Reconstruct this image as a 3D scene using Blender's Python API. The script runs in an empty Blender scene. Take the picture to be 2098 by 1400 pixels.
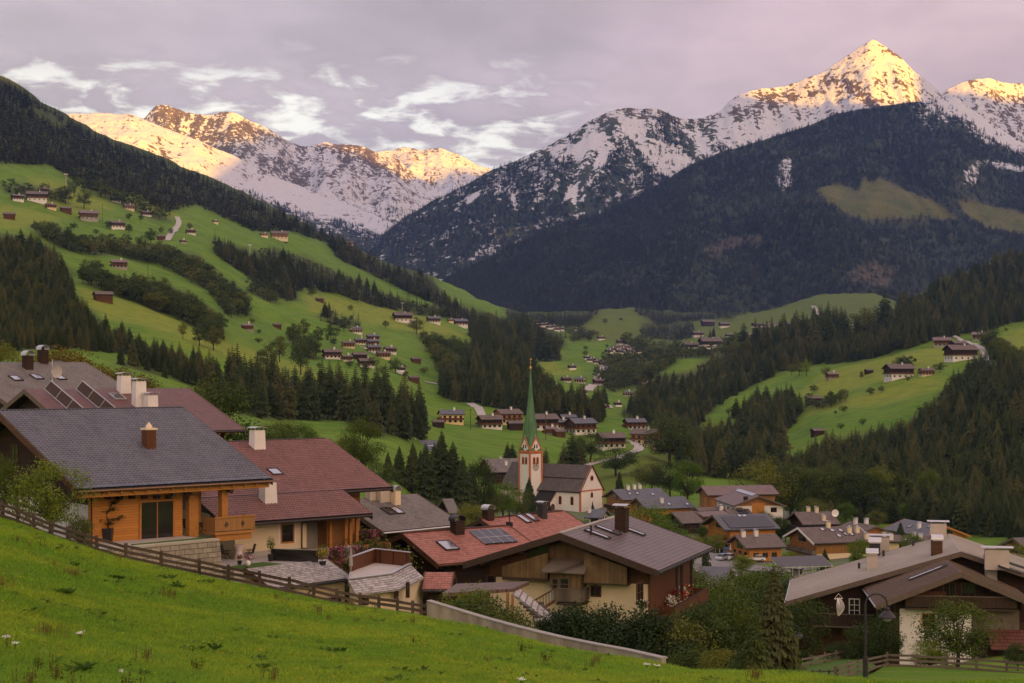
import bpy, math, random, time
HAZE = 3.5e-5; OCC = 0.0; NIND_C = 290; NIND_B = 105
import bpy, math, random, time
import numpy as np
from mathutils import Vector, Matrix
T0 = time.time()
random.seed(7); RNG = np.random.default_rng(7)
S = bpy.context.scene
COL = S.collection
F, VH, CU, CZ = 3200.0, 760.0, 1049.0, 100.0
def P(u, v, Y):
 return np.array([(u - CU) / F * Y, Y, CZ + (VH - v) / F * Y])
def proj(p):
 return CU + p[0] / p[1] * F, VH - (p[2] - CZ) / p[1] * F
R = math.radians
_LAT = RNG.random((4, 256, 256))
def vnoise(x, y, k=0):
 x = np.asarray(x, float); y = np.asarray(y, float)
 xi = np.floor(x).astype(int); yi = np.floor(y).astype(int)
 fx = x - xi; fy = y - yi
 fx = fx * fx * (3 - 2 * fx); fy = fy * fy * (3 - 2 * fy)
 L = _LAT[k % 4]
 a = L[xi & 255, yi & 255]; b = L[(xi + 1) & 255, yi & 255]
 c = L[xi & 255, (yi + 1) & 255]; d = L[(xi + 1) & 255, (yi + 1) & 255]
 return (a * (1 - fx) + b * fx) * (1 - fy) + (c * (1 - fx) + d * fx) * fy
def fbm(x, y, o=4, k=0, g=0.5):
 s = 0; a = 1; t = 0
 for i in range(o):
  s = s + a * (vnoise(x * 2 ** i + 17.3 * i, y * 2 ** i + 9.1 * i, k + i) * 2 - 1); t += a; a *= g
 return s / t
def ridged(x, y, o=4, k=0):
 s = 0; a = 1; t = 0
 for i in range(o):
  s = s + a * (1 - np.abs(vnoise(x * 2 ** i + 5.3 * i, y * 2 ** i + 3.1 * i, k + i) * 2 - 1) * 2); t += a; a *= .5
 return s / t
def pchip(x, y, q):
 x = np.asarray(x, float); y = np.asarray(y, float); h = np.diff(x); d = np.diff(y) / h
 m = np.zeros_like(y); m[0] = d[0]; m[-1] = d[-1]
 for i in range(1, len(x) - 1):
  if d[i - 1] * d[i] > 0:
   w1 = 2 * h[i] + h[i - 1]; w2 = h[i] + 2 * h[i - 1]
   m[i] = (w1 + w2) / (w1 / d[i - 1] + w2 / d[i])
 q = np.clip(np.asarray(q, float), x[0], x[-1])
 i = np.clip(np.searchsorted(x, q, side='right') - 1, 0, len(x) - 2)
 t = (q - x[i]) / h[i]; t2 = t * t; t3 = t2 * t
 return (2*t3-3*t2+1)*y[i] + (t3-2*t2+t)*h[i]*m[i] + (-2*t3+3*t2)*y[i+1] + (t3-t2)*h[i]*m[i+1]
def inpoly(px, py, poly):
 px = np.asarray(px, float); py = np.asarray(py, float); r = np.zeros(px.shape, bool); n = len(poly)
 for i in range(n):
  x1, y1 = poly[i]; x2, y2 = poly[(i + 1) % n]
  if y1 == y2: continue
  c = ((y1 > py) != (y2 > py)) & (px < (x2 - x1) * (py - y1) / (y2 - y1) + x1)
  r ^= c
 return r
def tag(o, label=None, cat=None, group=None, kind=None):
 if label: o['label'] = label
 if cat: o['category'] = cat
 if group: o['group'] = group
 if kind: o['kind'] = kind
 return o
def empty(name, loc, rz=0.0, label=None, cat=None, group=None):
 o = bpy.data.objects.new(name, None); COL.objects.link(o)
 o.location = tuple(float(c) for c in loc); o.rotation_euler = (0, 0, rz); o.empty_display_size = .5
 return tag(o, label, cat, group)
class MB:
 """collects faces of ONE mesh"""
 def __init__(s): s.v = []; s.f = []; s.uv = None; s.mi = []; s.smooth = False
 def face(s, pts, uv=None):
  n = len(s.v); s.v += [tuple(map(float, p)) for p in pts]; s.f.append(tuple(range(n, n + len(pts))))
  if uv is not None:
   if s.uv is None: s.uv = {}
   s.uv[len(s.f) - 1] = uv
 def box(s, a, b):
  x0, y0, z0 = [min(a[i], b[i]) for i in range(3)]; x1, y1, z1 = [max(a[i], b[i]) for i in range(3)]
  s.hexa([(x0,y0,z0),(x1,y0,z0),(x1,y1,z0),(x0,y1,z0)], [(x0,y0,z1),(x1,y0,z1),(x1,y1,z1),(x0,y1,z1)])
  return s
 def hexa(s, lo, hi):
  n = len(s.v); k = len(lo); s.v += [tuple(map(float, p)) for p in list(lo) + list(hi)]
  s.f.append(tuple(range(n + k - 1, n - 1, -1))); s.f.append(tuple(range(n + k, n + 2 * k)))
  for i in range(k):
   j = (i + 1) % k; s.f.append((n + i, n + j, n + k + j, n + k + i))
  return s
 def tube(s, p, q, r0, r1=None, n=8, cap=True):
  p = np.array(p, float); q = np.array(q, float); r1 = r0 if r1 is None else r1
  d = q - p; L = np.linalg.norm(d)
  if L < 1e-9: return s
  d /= L; a = np.cross(d, (0, 0, 1) if abs(d[2]) < .9 else (1, 0, 0)); a /= np.linalg.norm(a); b = np.cross(d, a)
  k = len(s.v)
  for c, r in ((p, r0), (q, r1)):
   for i in range(n):
    t = 2 * math.pi * i / n; s.v.append(tuple(c + r * (math.cos(t) * a + math.sin(t) * b)))
  for i in range(n):
   j = (i + 1) % n; s.f.append((k + i, k + j, k + n + j, k + n + i))
  if cap: s.f.append(tuple(range(k + n - 1, k - 1, -1))); s.f.append(tuple(range(k + n, k + 2 * n)))
  return s
 def bar(s, p, q, w, h):
  """box of width w and height h along p-q"""
  p = np.array(p, float); q = np.array(q, float); d = q - p; d /= np.linalg.norm(d)
  a = np.cross(d, (0, 0, 1)); la = np.linalg.norm(a)
  a = np.array((1., 0, 0)) if la < 1e-6 else a / la
  b = np.cross(a, d); a = a * w / 2; b = b * h / 2
  s.hexa([p-a-b, p+a-b, p+a+b, p-a+b], [q-a-b, q+a-b, q+a+b, q-a+b]); return s
 def lathe(s, c, prof, n=16):
  c = np.array(c, float); k = len(s.v)
  for r, z in prof:
   for i in range(n):
    t = 2 * math.pi * i / n; s.v.append((c[0] + r * math.cos(t), c[1] + r * math.sin(t), c[2] + z))
  for j in range(len(prof) - 1):
   for i in range(n):
    i2 = (i + 1) % n; s.f.append((k+j*n+i, k+j*n+i2, k+(j+1)*n+i2, k+(j+1)*n+i))
  s.f.append(tuple(range(k + n - 1, k - 1, -1))); m = k + (len(prof) - 1) * n; s.f.append(tuple(range(m, m + n)))
  return s
 def mesh(s, name):
  me = bpy.data.meshes.new(name); me.from_pydata(s.v, [], s.f)
  if s.uv:
   l = me.uv_layers.new(name='UVMap')
   for p in me.polygons:
    u = s.uv.get(p.index)
    if u:
     for k, li in enumerate(p.loop_indices): l.data[li].uv = u[k]
  if s.smooth: me.shade_smooth()
  return me
 def build(s, name, mat, parent=None, label=None, cat=None, group=None, kind=None):
  if not s.f: return None
  me = s.mesh(name); me.materials.append(mat)
  o = bpy.data.objects.new(name, me); COL.objects.link(o)
  if parent: o.parent = parent
  return tag(o, label, cat, group, kind)
def grid_mesh(name, V, nu, nv, mat, attrs=None, smooth=True, kind='structure', parent=None, uv=None):
 """V: (nu*nv,3), index i*nv+j"""
 me = bpy.data.meshes.new(name)
 i, j = np.meshgrid(np.arange(nu - 1), np.arange(nv - 1), indexing='ij'); a = (i * nv + j).ravel()
 Q = np.stack([a, a + nv, a + nv + 1, a + 1], 1)
 me.vertices.add(len(V)); me.vertices.foreach_set('co', np.asarray(V, np.float32).ravel())
 me.loops.add(Q.size); me.loops.foreach_set('vertex_index', Q.ravel().astype(np.int32))
 me.polygons.add(len(Q)); me.polygons.foreach_set('loop_start', (np.arange(len(Q)) * 4).astype(np.int32))
 try: me.polygons.foreach_set('loop_total', np.full(len(Q), 4, np.int32))
 except Exception: pass
 me.update(calc_edges=True)
 for k, val in (attrs or {}).items():
  at = me.attributes.new(k, 'FLOAT', 'POINT'); at.data.foreach_set('value', np.asarray(val, np.float32).ravel())
 if uv is not None:
  l = me.uv_layers.new(name='UVMap'); l.data.foreach_set('uv', np.asarray(uv, np.float32)[Q.ravel()].ravel())
 if smooth: me.shade_smooth()
 me.materials.append(mat)
 o = bpy.data.objects.new(name, me); COL.objects.link(o)
 if kind: o['kind'] = kind
 if parent: o.parent = parent
 return o
def copy_thing(o, loc, rz, scale, label=None, group=None):
 c = o.copy(); COL.objects.link(c); c.location = loc; c.rotation_euler = (0, 0, rz)
 c.scale = scale if hasattr(scale, '__len__') else (scale,) * 3
 if label: c['label'] = label
 if group: c['group'] = group
 for ch in o.children:
  d = ch.copy(); COL.objects.link(d); d.parent = c
  for g in ch.children:
   e = g.copy(); COL.objects.link(e); e.parent = d
 return c
class NT:
 def __init__(s, tree): s.t = tree; s.n = tree.nodes; s.l = tree.links
 def new(s, typ, **kw):
  n = s.n.new('ShaderNode' + typ)
  for k, v in kw.items(): setattr(n, k, v)
  return n
 def set(s, sock, v):
  if isinstance(v, bpy.types.NodeSocket): s.l.new(v, sock)
  else:
   if hasattr(sock.default_value, '__len__') and not hasattr(v, '__len__'): v = (v,) * len(sock.default_value)
   if hasattr(sock.default_value, '__len__') and len(sock.default_value) == 4 and len(v) == 3: v = tuple(v) + (1,)
   sock.default_value = v
 def math(s, op, a, b=0.0, clamp=False):
  n = s.new('Math', operation=op, use_clamp=clamp); s.set(n.inputs[0], a); s.set(n.inputs[1], b); return n.outputs[0]
 def sstep(s, x, a, b):
  n = s.new('MapRange', interpolation_type='SMOOTHSTEP'); s.set(n.inputs[0], x); s.set(n.inputs[1], a); s.set(n.inputs[2], b); return n.outputs[0]
 def mix(s, f, a, b, blend='MIX'):
  n = s.new('Mix', data_type='RGBA', blend_type=blend); s.set(n.inputs[0], f); s.set(n.inputs[6], a); s.set(n.inputs[7], b); return n.outputs[2]
 def noise(s, vec, scale, detail=3, rough=.55, dist=0):
  n = s.new('TexNoise'); s.set(n.inputs['Scale'], scale); s.set(n.inputs['Detail'], detail); s.set(n.inputs['Roughness'], rough); s.set(n.inputs['Distortion'], dist)
  if vec is not None: s.l.new(vec, n.inputs['Vector'])
  return n.outputs[0]
 def mapping(s, vec, scale=(1,1,1), rot=(0,0,0)):
  n = s.new('Mapping'); s.l.new(vec, n.inputs[0]); n.inputs['Scale'].default_value = scale; n.inputs['Rotation'].default_value = rot; return n.outputs[0]
 def attr(s, name):
  n = s.new('Attribute', attribute_name=name); return n.outputs['Fac']
 def pos(s): return s.new('NewGeometry').outputs['Position']
 def obj(s): return s.new('TexCoord').outputs['Object']
 def uv(s): return s.new('TexCoord').outputs['UV']
 def sep(s, v):
  n = s.new('SeparateXYZ'); s.l.new(v, n.inputs[0]); return n.outputs
 def bump(s, h, strength=.3, dist=.05):
  n = s.new('Bump'); s.set(n.inputs['Strength'], strength); s.set(n.inputs['Distance'], dist); s.l.new(h, n.inputs['Height']); return n.outputs[0]
 def out(s, col, rough=.8, bump=None, spec=.3, metal=0.0, trans=None):
  b = s.new('BsdfPrincipled'); s.set(b.inputs['Base Color'], col); s.set(b.inputs['Roughness'], rough)
  s.set(b.inputs['Specular IOR Level'], spec); s.set(b.inputs['Metallic'], metal)
  if bump is not None: s.l.new(bump, b.inputs['Normal'])
  o = s.n.get('Material Output') or s.new('OutputMaterial')
  if trans:
   t = s.new('BsdfTranslucent'); s.set(t.inputs[0], trans[1]); m = s.new('MixShader'); m.inputs[0].default_value = trans[0]
   s.l.new(b.outputs[0], m.inputs[1]); s.l.new(t.outputs[0], m.inputs[2]); s.l.new(m.outputs[0], o.inputs[0])
  else: s.l.new(b.outputs[0], o.inputs[0])
  return b
def newmat(name):
 m = bpy.data.materials.new(name); m.use_nodes = True; m.node_tree.nodes.clear(); m.node_tree.nodes.new('ShaderNodeOutputMaterial')
 return m, NT(m.node_tree)
def lin(r, g, b):
 f = lambda c: (c / 255 / 12.92) if c / 255 <= .04045 else ((c / 255 + .055) / 1.055) ** 2.4
 return (f(r), f(g), f(b))
M = {}
def plain(name, col, rough=.8, var=.25, scale=2.0, bump=0.0, spec=.3, metal=0.0):
 m, n = newmat(name); o = n.obj()
 a = n.noise(o, scale, 4); b = n.noise(o, scale * 9, 3)
 f = n.math('ADD', n.math('MULTIPLY', n.math('SUBTRACT', a, .5), 2 * var), n.math('MULTIPLY', n.math('SUBTRACT', b, .5), var))
 c = n.mix(1.0, col, n.mix(1.0, (1, 1, 1), f, 'ADD'), 'MULTIPLY')
 n.out(c, rough, n.bump(b, bump, .02) if bump else None, spec, metal); M[name] = m; return m
def wood(name, col, col2, vertical=True, rough=.75, board=.16, weather=.35, gap=.35):
 m, n = newmat(name); o = n.obj(); s = n.sep(o)
 w = n.math('ADD', s[0], s[1]) if vertical else s[2]
 q = n.math('DIVIDE', w, board); fr = n.math('FRACT', q); fl = n.math('FLOOR', q)
 wn = n.new('TexWhiteNoise', noise_dimensions='1D'); n.l.new(fl, wn.inputs['W'])
 st = n.mapping(o, (7, 7, .6) if vertical else (.5, .5, 9))
 g = n.noise(st, 2.2, 4, .6); big = n.noise(o, .55, 3)
 c = n.mix(n.math('ADD', n.math('MULTIPLY', g, .6), n.math('MULTIPLY', wn.outputs[0], .5), True), col, col2)
 c = n.mix(n.math('MULTIPLY', n.sstep(big, .45, .7), weather), c, tuple(x * .45 for x in col2))
 e = n.math('MINIMUM', fr, n.math('SUBTRACT', 1.0, fr)); e = n.sstep(e, .0, .09)
 c = n.mix(n.math('SUBTRACT', 1.0, e), c, tuple(x * gap for x in col2))
 n.out(c, rough, n.bump(n.math('ADD', e, n.math('MULTIPLY', g, .3)), .5, .02), .25); M[name] = m; return m
def sheetroof(name, col, col2, seam=.45, row=0, rough=.55, seamdark=.55, var=.5):
 """roof covering on UV metres (u along ridge, v down slope)"""
 m, n = newmat(name); uv = n.uv(); s = n.sep(uv)
 big = n.noise(uv, .35, 4); fine = n.noise(n.mapping(uv, (3, .8, 1)), 2.5, 4)
 f = n.math('MULTIPLY', n.math('ADD', big, fine), .5)
 c = n.mix(n.sstep(f, .35, .65), col, col2)
 c = n.mix(n.math('MULTIPLY', n.sstep(n.noise(n.mapping(uv, (1, .35, 1)), .55, 5, .65), .48, .66), .55), c, tuple(x * .55 for x in col))
 h = fine
 if seam:
  fr = n.math('FRACT', n.math('DIVIDE', s[0], seam)); e = n.sstep(n.math('MINIMUM', fr, n.math('SUBTRACT', 1.0, fr)), .03, .15)
  c = n.mix(n.math('SUBTRACT', 1.0, e), c, tuple(x * seamdark for x in col)); h = n.math('ADD', n.math('MULTIPLY', fine, .3), e)
 if row:
  q = n.math('DIVIDE', s[1], row); fr = n.math('FRACT', q)
  off = n.math('MULTIPLY', n.math('MODULO', n.math('FLOOR', q), 2.0), .5)
  wn = n.new('TexWhiteNoise', noise_dimensions='2D'); cb = n.new('CombineXYZ')
  n.l.new(n.math('FLOOR', n.math('ADD', n.math('DIVIDE', s[0], row * .9), off)), cb.inputs[0]); n.l.new(n.math('FLOOR', q), cb.inputs[1]); n.l.new(cb.outputs[0], wn.inputs['Vector'])
  c = n.mix(n.math('MULTIPLY', wn.outputs[0], var), c, tuple(min(1, x * 1.7) for x in col2))
  e2 = n.sstep(fr, .0, .34)
  c = n.mix(n.math('SUBTRACT', 1.0, e2), c, tuple(x * .28 for x in col)); h = n.math('ADD', h, fr)
 n.out(c, rough, n.bump(h, .45, .03), .35); M[name] = m; return m
cam = bpy.data.objects.new('camera', bpy.data.cameras.new('camera')); COL.objects.link(cam); S.camera = cam
cam.location = (0, 0, CZ); cam.rotation_euler = (R(90), 0, 0)
cam.data.sensor_width = 36; cam.data.lens = 36 * F / 2098; cam.data.shift_y = (VH - 700) / 2098; cam.data.clip_start = .5; cam.data.clip_end = 60000
SUN_EL = R(2.0); SD = np.array([-.58, .8146])
sd3 = Vector((SD[0] * math.cos(SUN_EL), SD[1] * math.cos(SUN_EL), -math.sin(SUN_EL)))
sl = bpy.data.lights.new('sun', 'SUN'); sl.energy = 5.0; sl.angle = R(.5); sl.color = (1.0, .44, .0)
sun = bpy.data.objects.new('sun', sl); COL.objects.link(sun); sun.rotation_euler = sd3.to_track_quat('-Z', 'Y').to_euler()
sun.location = (3000, -4000, 2000)
W = bpy.data.worlds.new('World'); S.world = W; W.use_nodes = True; W.node_tree.nodes.clear(); n = NT(W.node_tree)
sky = n.new('TexSky', sky_type='NISHITA', sun_disc=False, sun_elevation=SUN_EL, sun_rotation=math.atan2(-SD[0], -SD[1]), altitude=1000, air_density=1.0, dust_density=1.5)
dirn = n.new('TexCoord').outputs['Generated']; d = n.sep(dirn)
zc = n.math('MAXIMUM', d[2], 0.0)
den = n.math('ADD', zc, .10); cb = n.new('CombineXYZ')
n.l.new(n.math('DIVIDE', d[0], den), cb.inputs[0]); n.l.new(n.math('DIVIDE', d[1], den), cb.inputs[1])
cl = n.noise(n.mapping(cb.outputs[0], (1.3, 1.0, 1)), 5.2, 9, .60, .35)
big = n.noise(n.mapping(cb.outputs[0], (.8, .55, 1)), 1.1, 3, .5)
az = n.math('ARCTAN2', d[0], d[1])
el = n.math('ARCSINE', d[2])
mk = n.math('MULTIPLY', n.math('MULTIPLY', n.sstep(el, .215, .165), n.sstep(az, .12, -.02)), 1.0)
tint = n.mix(n.sstep(az, -.12, .30), (.63, .53, .635), (.83, .605, .665))
body = n.mix(n.sstep(big, .36, .66), n.mix(1.0, tint, (1.28, 1.25, 1.22), 'MULTIPLY'), n.mix(1.0, tint, (.80, .80, .82), 'MULTIPLY'))
body = n.mix(n.math('MULTIPLY', n.sstep(cl, .36, .64), n.math('ADD', .25, n.math('MULTIPLY', mk, .6))), n.mix(1.0, body, (1.18, 1.16, 1.15), 'MULTIPLY'), n.mix(1.0, body, (.78, .78, .80), 'MULTIPLY'))
gaps = n.math('MULTIPLY', n.sstep(n.math('ADD', cl, n.math('MULTIPLY', mk, .095)), .55, .72), n.math('ADD', n.math('MULTIPLY', mk, .95), .03))
view = n.mix(gaps, body, (1.55, 1.43, 1.38))
view = n.mix(n.math('MULTIPLY', n.sstep(el, .155, .105), n.math('MULTIPLY', n.sstep(az, .10, -.05), .35)), view, (1.5, 1.38, 1.38))
wd = n.math('ADD', n.math('MULTIPLY', d[0], -float(SD[0])), n.math('MULTIPLY', d[1], -float(SD[1])))
west = n.math('POWER', n.sstep(wd, -.25, 1.0), 1.6)
glow = n.mix(n.math('MULTIPLY', west, n.sstep(el, 1.2, .15)), (0, 0, 0), (3.5, 2.25, 1.22))
top = n.mix(n.sstep(el, .35, 1.1), (0, 0, 0), (.45, .42, .42))
tot = n.mix(1.0, n.mix(1.0, view, glow, 'ADD'), top, 'ADD')
tot = n.mix(n.sstep(el, .0, -.05), tot, (.12, .12, .12))
bg1 = n.new('Background'); n.l.new(tot, bg1.inputs[0]); bg1.inputs[1].default_value = .135
bg2 = n.new('Background'); n.l.new(n.mix(1.0, sky.outputs[0], n.mix(n.math('MULTIPLY', gaps, .5), (.14, .14, .14), (1, 1, 1)), 'MULTIPLY'), bg2.inputs[0]); bg2.inputs[1].default_value = .05
ad = n.new('AddShader'); n.l.new(bg1.outputs[0], ad.inputs[0]); n.l.new(bg2.outputs[0], ad.inputs[1])
wo = n.new('OutputWorld'); n.l.new(ad.outputs[0], wo.inputs[0])
try: W.cycles.sampling_method = 'MANUAL'; W.cycles.sample_map_resolution = 512
except Exception: pass
S.view_settings.view_transform = 'Standard'; S.view_settings.look = 'None'; S.view_settings.gamma = 1; S.view_settings.exposure = 2.38
S.render.engine = 'CYCLES'; cy = S.cycles
cy.max_bounces = 5; cy.diffuse_bounces = 2; cy.glossy_bounces = 2; cy.transmission_bounces = 2; cy.volume_bounces = 0; cy.transparent_max_bounces = 4
cy.use_denoising = True; cy.use_adaptive_sampling = True; cy.adaptive_threshold = .012; cy.sample_clamp_indirect = 4
try: cy.denoiser = 'OPENIMAGEDENOISE'; cy.denoising_input_passes = 'RGB_ALBEDO_NORMAL'; cy.denoising_prefilter = 'ACCURATE'
except Exception: pass
m, n = newmat('air'); pv = n.new('VolumePrincipled'); n.set(pv.inputs['Color'], (.26, .46, 1.0)); pv.inputs['Density'].default_value = HAZE; pv.inputs['Anisotropy'].default_value = 0.0
n.l.new(pv.outputs[0], n.n['Material Output'].inputs['Volume']); M['air'] = m
hz = MB().box((-7500, -7500, -60), (12500, 15500, 1990)).build('haze', m); hz['kind'] = 'stuff'
K = 1.23
NEAR = {  # photo column -> (distance, height relative to the eye)
 -600: [(3,-1.6),(42,-6.6),(108,-7.0),(116,-8.5),(135,-8),(165,-5)],
 -300: [(3,-1.6),(42,-7.0),(107,-8.2),(115,-9.6),(135,-9),(165,-6)],
 0:    [(3,-1.7),(42,-8.0),(80,-9.3),(106,-9.9),(112,-12.0),(135,-11),(165,-9)],
 250:  [(3,-1.7),(42,-8.5),(80,-11.0),(100,-12.1),(106,-14.4),(130,-14),(165,-12)],
 470:  [(3,-1.7),(42,-8.9),(80,-12.1),(101,-13.7),(107,-16.2),(130,-17),(165,-17)],
 700:  [(3,-1.7),(42,-9.1),(80,-13.1),(100,-15.2),(105,-18.6),(130,-21),(165,-22)],
 880:  [(3,-1.7),(42,-9.2),(80,-13.4),(96.2,-15.4),(97.6,-15.75),(100,-18.9),(125,-22.5),(165,-26)],
 1000: [(3,-1.7),(42,-9.25),(78,-13.6),(92.2,-15.45),(93.6,-15.9),(96,-19),(125,-23.5),(165,-27)],
 1100: [(3,-1.7),(42,-9.3),(75,-13.6),(87.4,-15.3),(88.7,-15.75),(91,-18.5),(125,-24.5),(165,-28)],
 1290: [(3,-1.7),(42,-9.4),(70,-13.4),(80.4,-15.0),(81.8,-15.4),(85,-18.2),(120,-25),(165,-29)],
 1640: [(3,-1.7),(42,-9.5),(58,-11.7),(66,-12.9),(74,-15.4),(113,-22),(135,-26.4),(165,-31)],
 1800: [(3,-1.7),(42,-9.3),(54,-11.1),(60,-12.0),(68,-14.6),(112,-21.8),(135,-26.4),(165,-31)],
 2098: [(3,-1.7),(42,-9.2),(50,-10.3),(55,-11.0),(64,-14.0),(112,-22),(135,-24.5),(165,-30)],
 2500: [(3,-1.7),(42,-9.0),(50,-9.8),(55,-10.6),(64,-14.0),(112,-22),(135,-24.5),(165,-29)]}
FAR = {  # photo column -> (distance/K, ground row in the photo)
 -600: [(285,720),(500,560),(750,430),(1000,330),(1400,180),(2200,-40),(2700,-60),(3400,300)],
 -300: [(285,745),(500,610),(750,500),(1000,420),(1400,290),(2200,80),(2700,60),(3400,380)],
 0: [(285,795),(350,745),(550,645),(750,540),(900,478),(1000,455),(1150,425),(1300,385),(1400,352),(2200,185),(2600,165),(3400,420)],
 200: [(285,815),(350,775),(500,700),(650,613),(700,588),(800,573),(900,548),(1000,520),(1100,492),(1200,468),(1400,424),(1450,412),(1600,375),(2400,290),(2700,278),(3400,470)],
 400: [(285,865),(350,835),(450,785),(600,692),(750,640),(900,606),(1000,570),(1100,535),(1200,505),(1500,458),(1700,424),(2500,362),(2800,352),(3400,520)],
 600: [(285,935),(350,905),(480,862),(600,800),(750,740),(900,698),(1000,660),(1150,622),(1300,588),(1500,540),(1700,502),(1750,490),(1900,472),(2600,452),(2800,447),(3400,580)],
 800: [(285,985),(350,950),(470,892),(620,820),(700,790),(900,742),(1100,697),(1300,662),(1450,632),(1600,610),(1850,580),(2100,562),(2600,545),(3400,620)],
 900: [(285,1065),(350,1035),(430,985),(520,918),(600,875),(700,842),(850,790),(1050,735),(1250,695),(1400,668),(1600,635),(1900,606),(2300,590),(2600,582),(3400,640)],
 1000: [(285,1085),(350,1060),(430,1020),(520,938),(560,906),(640,862),(700,836),(760,812),(1000,760),(1500,698),(1800,668),(2200,640),(2600,622),(3000,640),(3400,660)],
 1100: [(285,1100),(350,1075),(430,1045),(490,985),(550,930),(610,890),(680,852),(750,830),(950,800),(1300,763),(1500,742),(1700,715),(2000,690),(2300,664),(2800,650),(3400,640)],
 1200: [(285,1110),(350,1085),(430,1050),(500,990),(560,950),(620,905),(680,872),(740,850),(850,832),(1000,815),(1200,788),(1500,745),(1800,715),(2200,684),(2800,652),(3400,640)],
 1300: [(285,1125),(350,1085),(400,1062),(450,1025),(500,980),(560,942),(620,906),(700,874),(800,858),(1000,828),(1200,790),(1500,750),(1900,716),(2400,690),(3000,656),(3400,624)],
 1400: [(285,1150),(300,1140),(400,1070),(480,1010),(560,965),(700,910),(850,868),(1000,818),(1250,770),(1450,738),(1800,724),(2300,704),(3000,668),(3400,640)],
 1500: [(285,1170),(310,1150),(400,1070),(480,1020),(650,942),(800,884),(900,850),(1000,814),(1150,775),(1400,734),(1800,718),(2400,700),(2700,686),(3000,663),(3400,640)],
 1600: [(270,1180),(300,1155),(400,1072),(450,1030),(600,962),(750,908),(800,889),(900,842),(1000,802),(1100,772),(1200,747),(1500,712),(2000,712),(2500,698),(2800,672),(3100,648),(3400,628)],
 1700: [(270,1180),(300,1150),(400,1068),(600,960),(720,888),(800,848),(900,808),(1000,771),(1100,752),(1250,720),(1500,698),(2000,712),(2400,700),(2800,665),(3100,635),(3400,598)],
 1800: [(270,1175),(310,1135),(400,1060),(600,955),(700,900),(770,852),(850,800),(950,764),(1050,740),(1150,722),(1300,690),(1600,660),(2100,690),(2800,650),(3400,602)],
 1900: [(270,1170),(310,1130),(400,1055),(600,950),(680,900),(750,838),(800,800),(900,757),(1000,729),(1100,702),(1200,683),(1300,660),(1700,605),(2200,600),(2600,640),(3400,640)],
 2000: [(270,1165),(310,1120),(400,1045),(550,955),(650,880),(750,818),(850,764),(950,729),(1050,709),(1150,690),(1250,663),(1350,640),(1400,625),(1900,562),(2400,552),(3400,600)],
 2100: [(270,1155),(310,1110),(400,1025),(600,885),(850,742),(1000,708),(1200,678),(1300,650),(1400,625),(2000,530),(2500,520),(3400,580)],
 2400: [(270,1140),(310,1095),(400,990),(600,825),(1000,660),(1400,580),(2000,450),(2600,430),(3400,500)],
 2700: [(270,1100),(400,950),(600,770),(1000,590),(1400,500),(2000,370),(2600,350),(3400,450)]}
YG = np.concatenate([np.geomspace(3, 36, 14)[:-1], np.arange(36, 70, 1.5), np.arange(70, 132, .8), np.geomspace(132, 4300, 250)])
UG = np.concatenate([np.arange(-1600, -400, 60), np.arange(-400, 2500, 8), np.arange(2500, 3700, 60)]).astype(float)
def lut(tab, conv, lo, hi):
 us = sorted(tab); ys = YG[(YG >= lo) & (YG <= hi)]
 g = np.array([pchip([conv(u, a)[0] for a in tab[u]], [conv(u, a)[1] for a in tab[u]], ys) for u in us])
 q = np.clip(UG, us[0], us[-1]); out = np.empty((len(UG), len(ys)))
 for j in range(len(ys)): out[:, j] = pchip(us, g[:, j], q)
 return out
zn = lut(NEAR, lambda u, a: a, 0, 165); zf = lut(FAR, lambda u, a: (a[0] * K, (VH - a[1]) / F * a[0] * K), 352, 9e9)
mid = YG[(YG > 165) & (YG < 352)]; ya = YG[YG <= 165][-1]; yb = YG[YG >= 352][0]
t = (np.log(mid) - np.log(ya)) / (np.log(yb) - np.log(ya))
zm = zn[:, -1:] * (1 - t) + zf[:, :1] * t
ZG = np.concatenate([zn, zm, zf], 1)
k5 = np.array([1, 4, 6, 4, 1.]) / 16
for it in range(4):
 zz = np.pad(ZG, ((2, 2), (2, 2)), 'edge'); zz = sum(k5[i] * zz[i:i + ZG.shape[0], 2:-2] for i in range(5))
 z2 = np.pad(zz, ((0, 0), (2, 2)), 'edge'); z2 = sum(k5[i] * z2[:, i:i + ZG.shape[1]] for i in range(5))
 w = np.clip((YG - 140) / 60, 0, 1)[None, :]; ZG = ZG * (1 - w) + z2 * w
XG = (UG[:, None] - CU) / F * YG[None, :]; YY = np.broadcast_to(YG[None, :], XG.shape)
ZG = ZG + CZ + fbm(XG / 60, YY / 60, 4, 1) * np.clip((YY - 170) / 3000, 0, 1) ** .7 * 13 + fbm(XG / 7, YY / 7, 3, 2) * .10 * np.clip(YY / 30, 0, 1)
VG = VH - (ZG - CZ) / YG[None, :] * F
UGd = np.diff(UG)
def colz(u):
 i = int(np.clip(np.searchsorted(UG, u) - 1, 0, len(UG) - 2)); t = (u - UG[i]) / UGd[i]
 return ZG[i] * (1 - t) + ZG[i + 1] * t
def hit(u, v, ymin=0):
 """distance at which the sight line through photo point (u,v) meets the ground"""
 z = colz(u); vv = VH - (z - CZ) / YG * F
 k = np.nonzero((vv <= v) & (YG > ymin))[0]
 if len(k) == 0 or k[0] == 0: return None
 k = k[0]; t = (vv[k - 1] - v) / (vv[k - 1] - vv[k] + 1e-9); t = min(max(t, 0), 1)
 return YG[k - 1] + (YG[k] - YG[k - 1]) * t
def gz(x, y):
 u = CU + x / y * F; z = colz(u); return float(np.interp(y, YG, z))
def ground(u, v, ymin=0, Y=None):
 Y = Y or hit(u, v, ymin)
 if Y is None: return None
 p = P(u, v, Y); p[2] = gz(p[0], Y); return p
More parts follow.
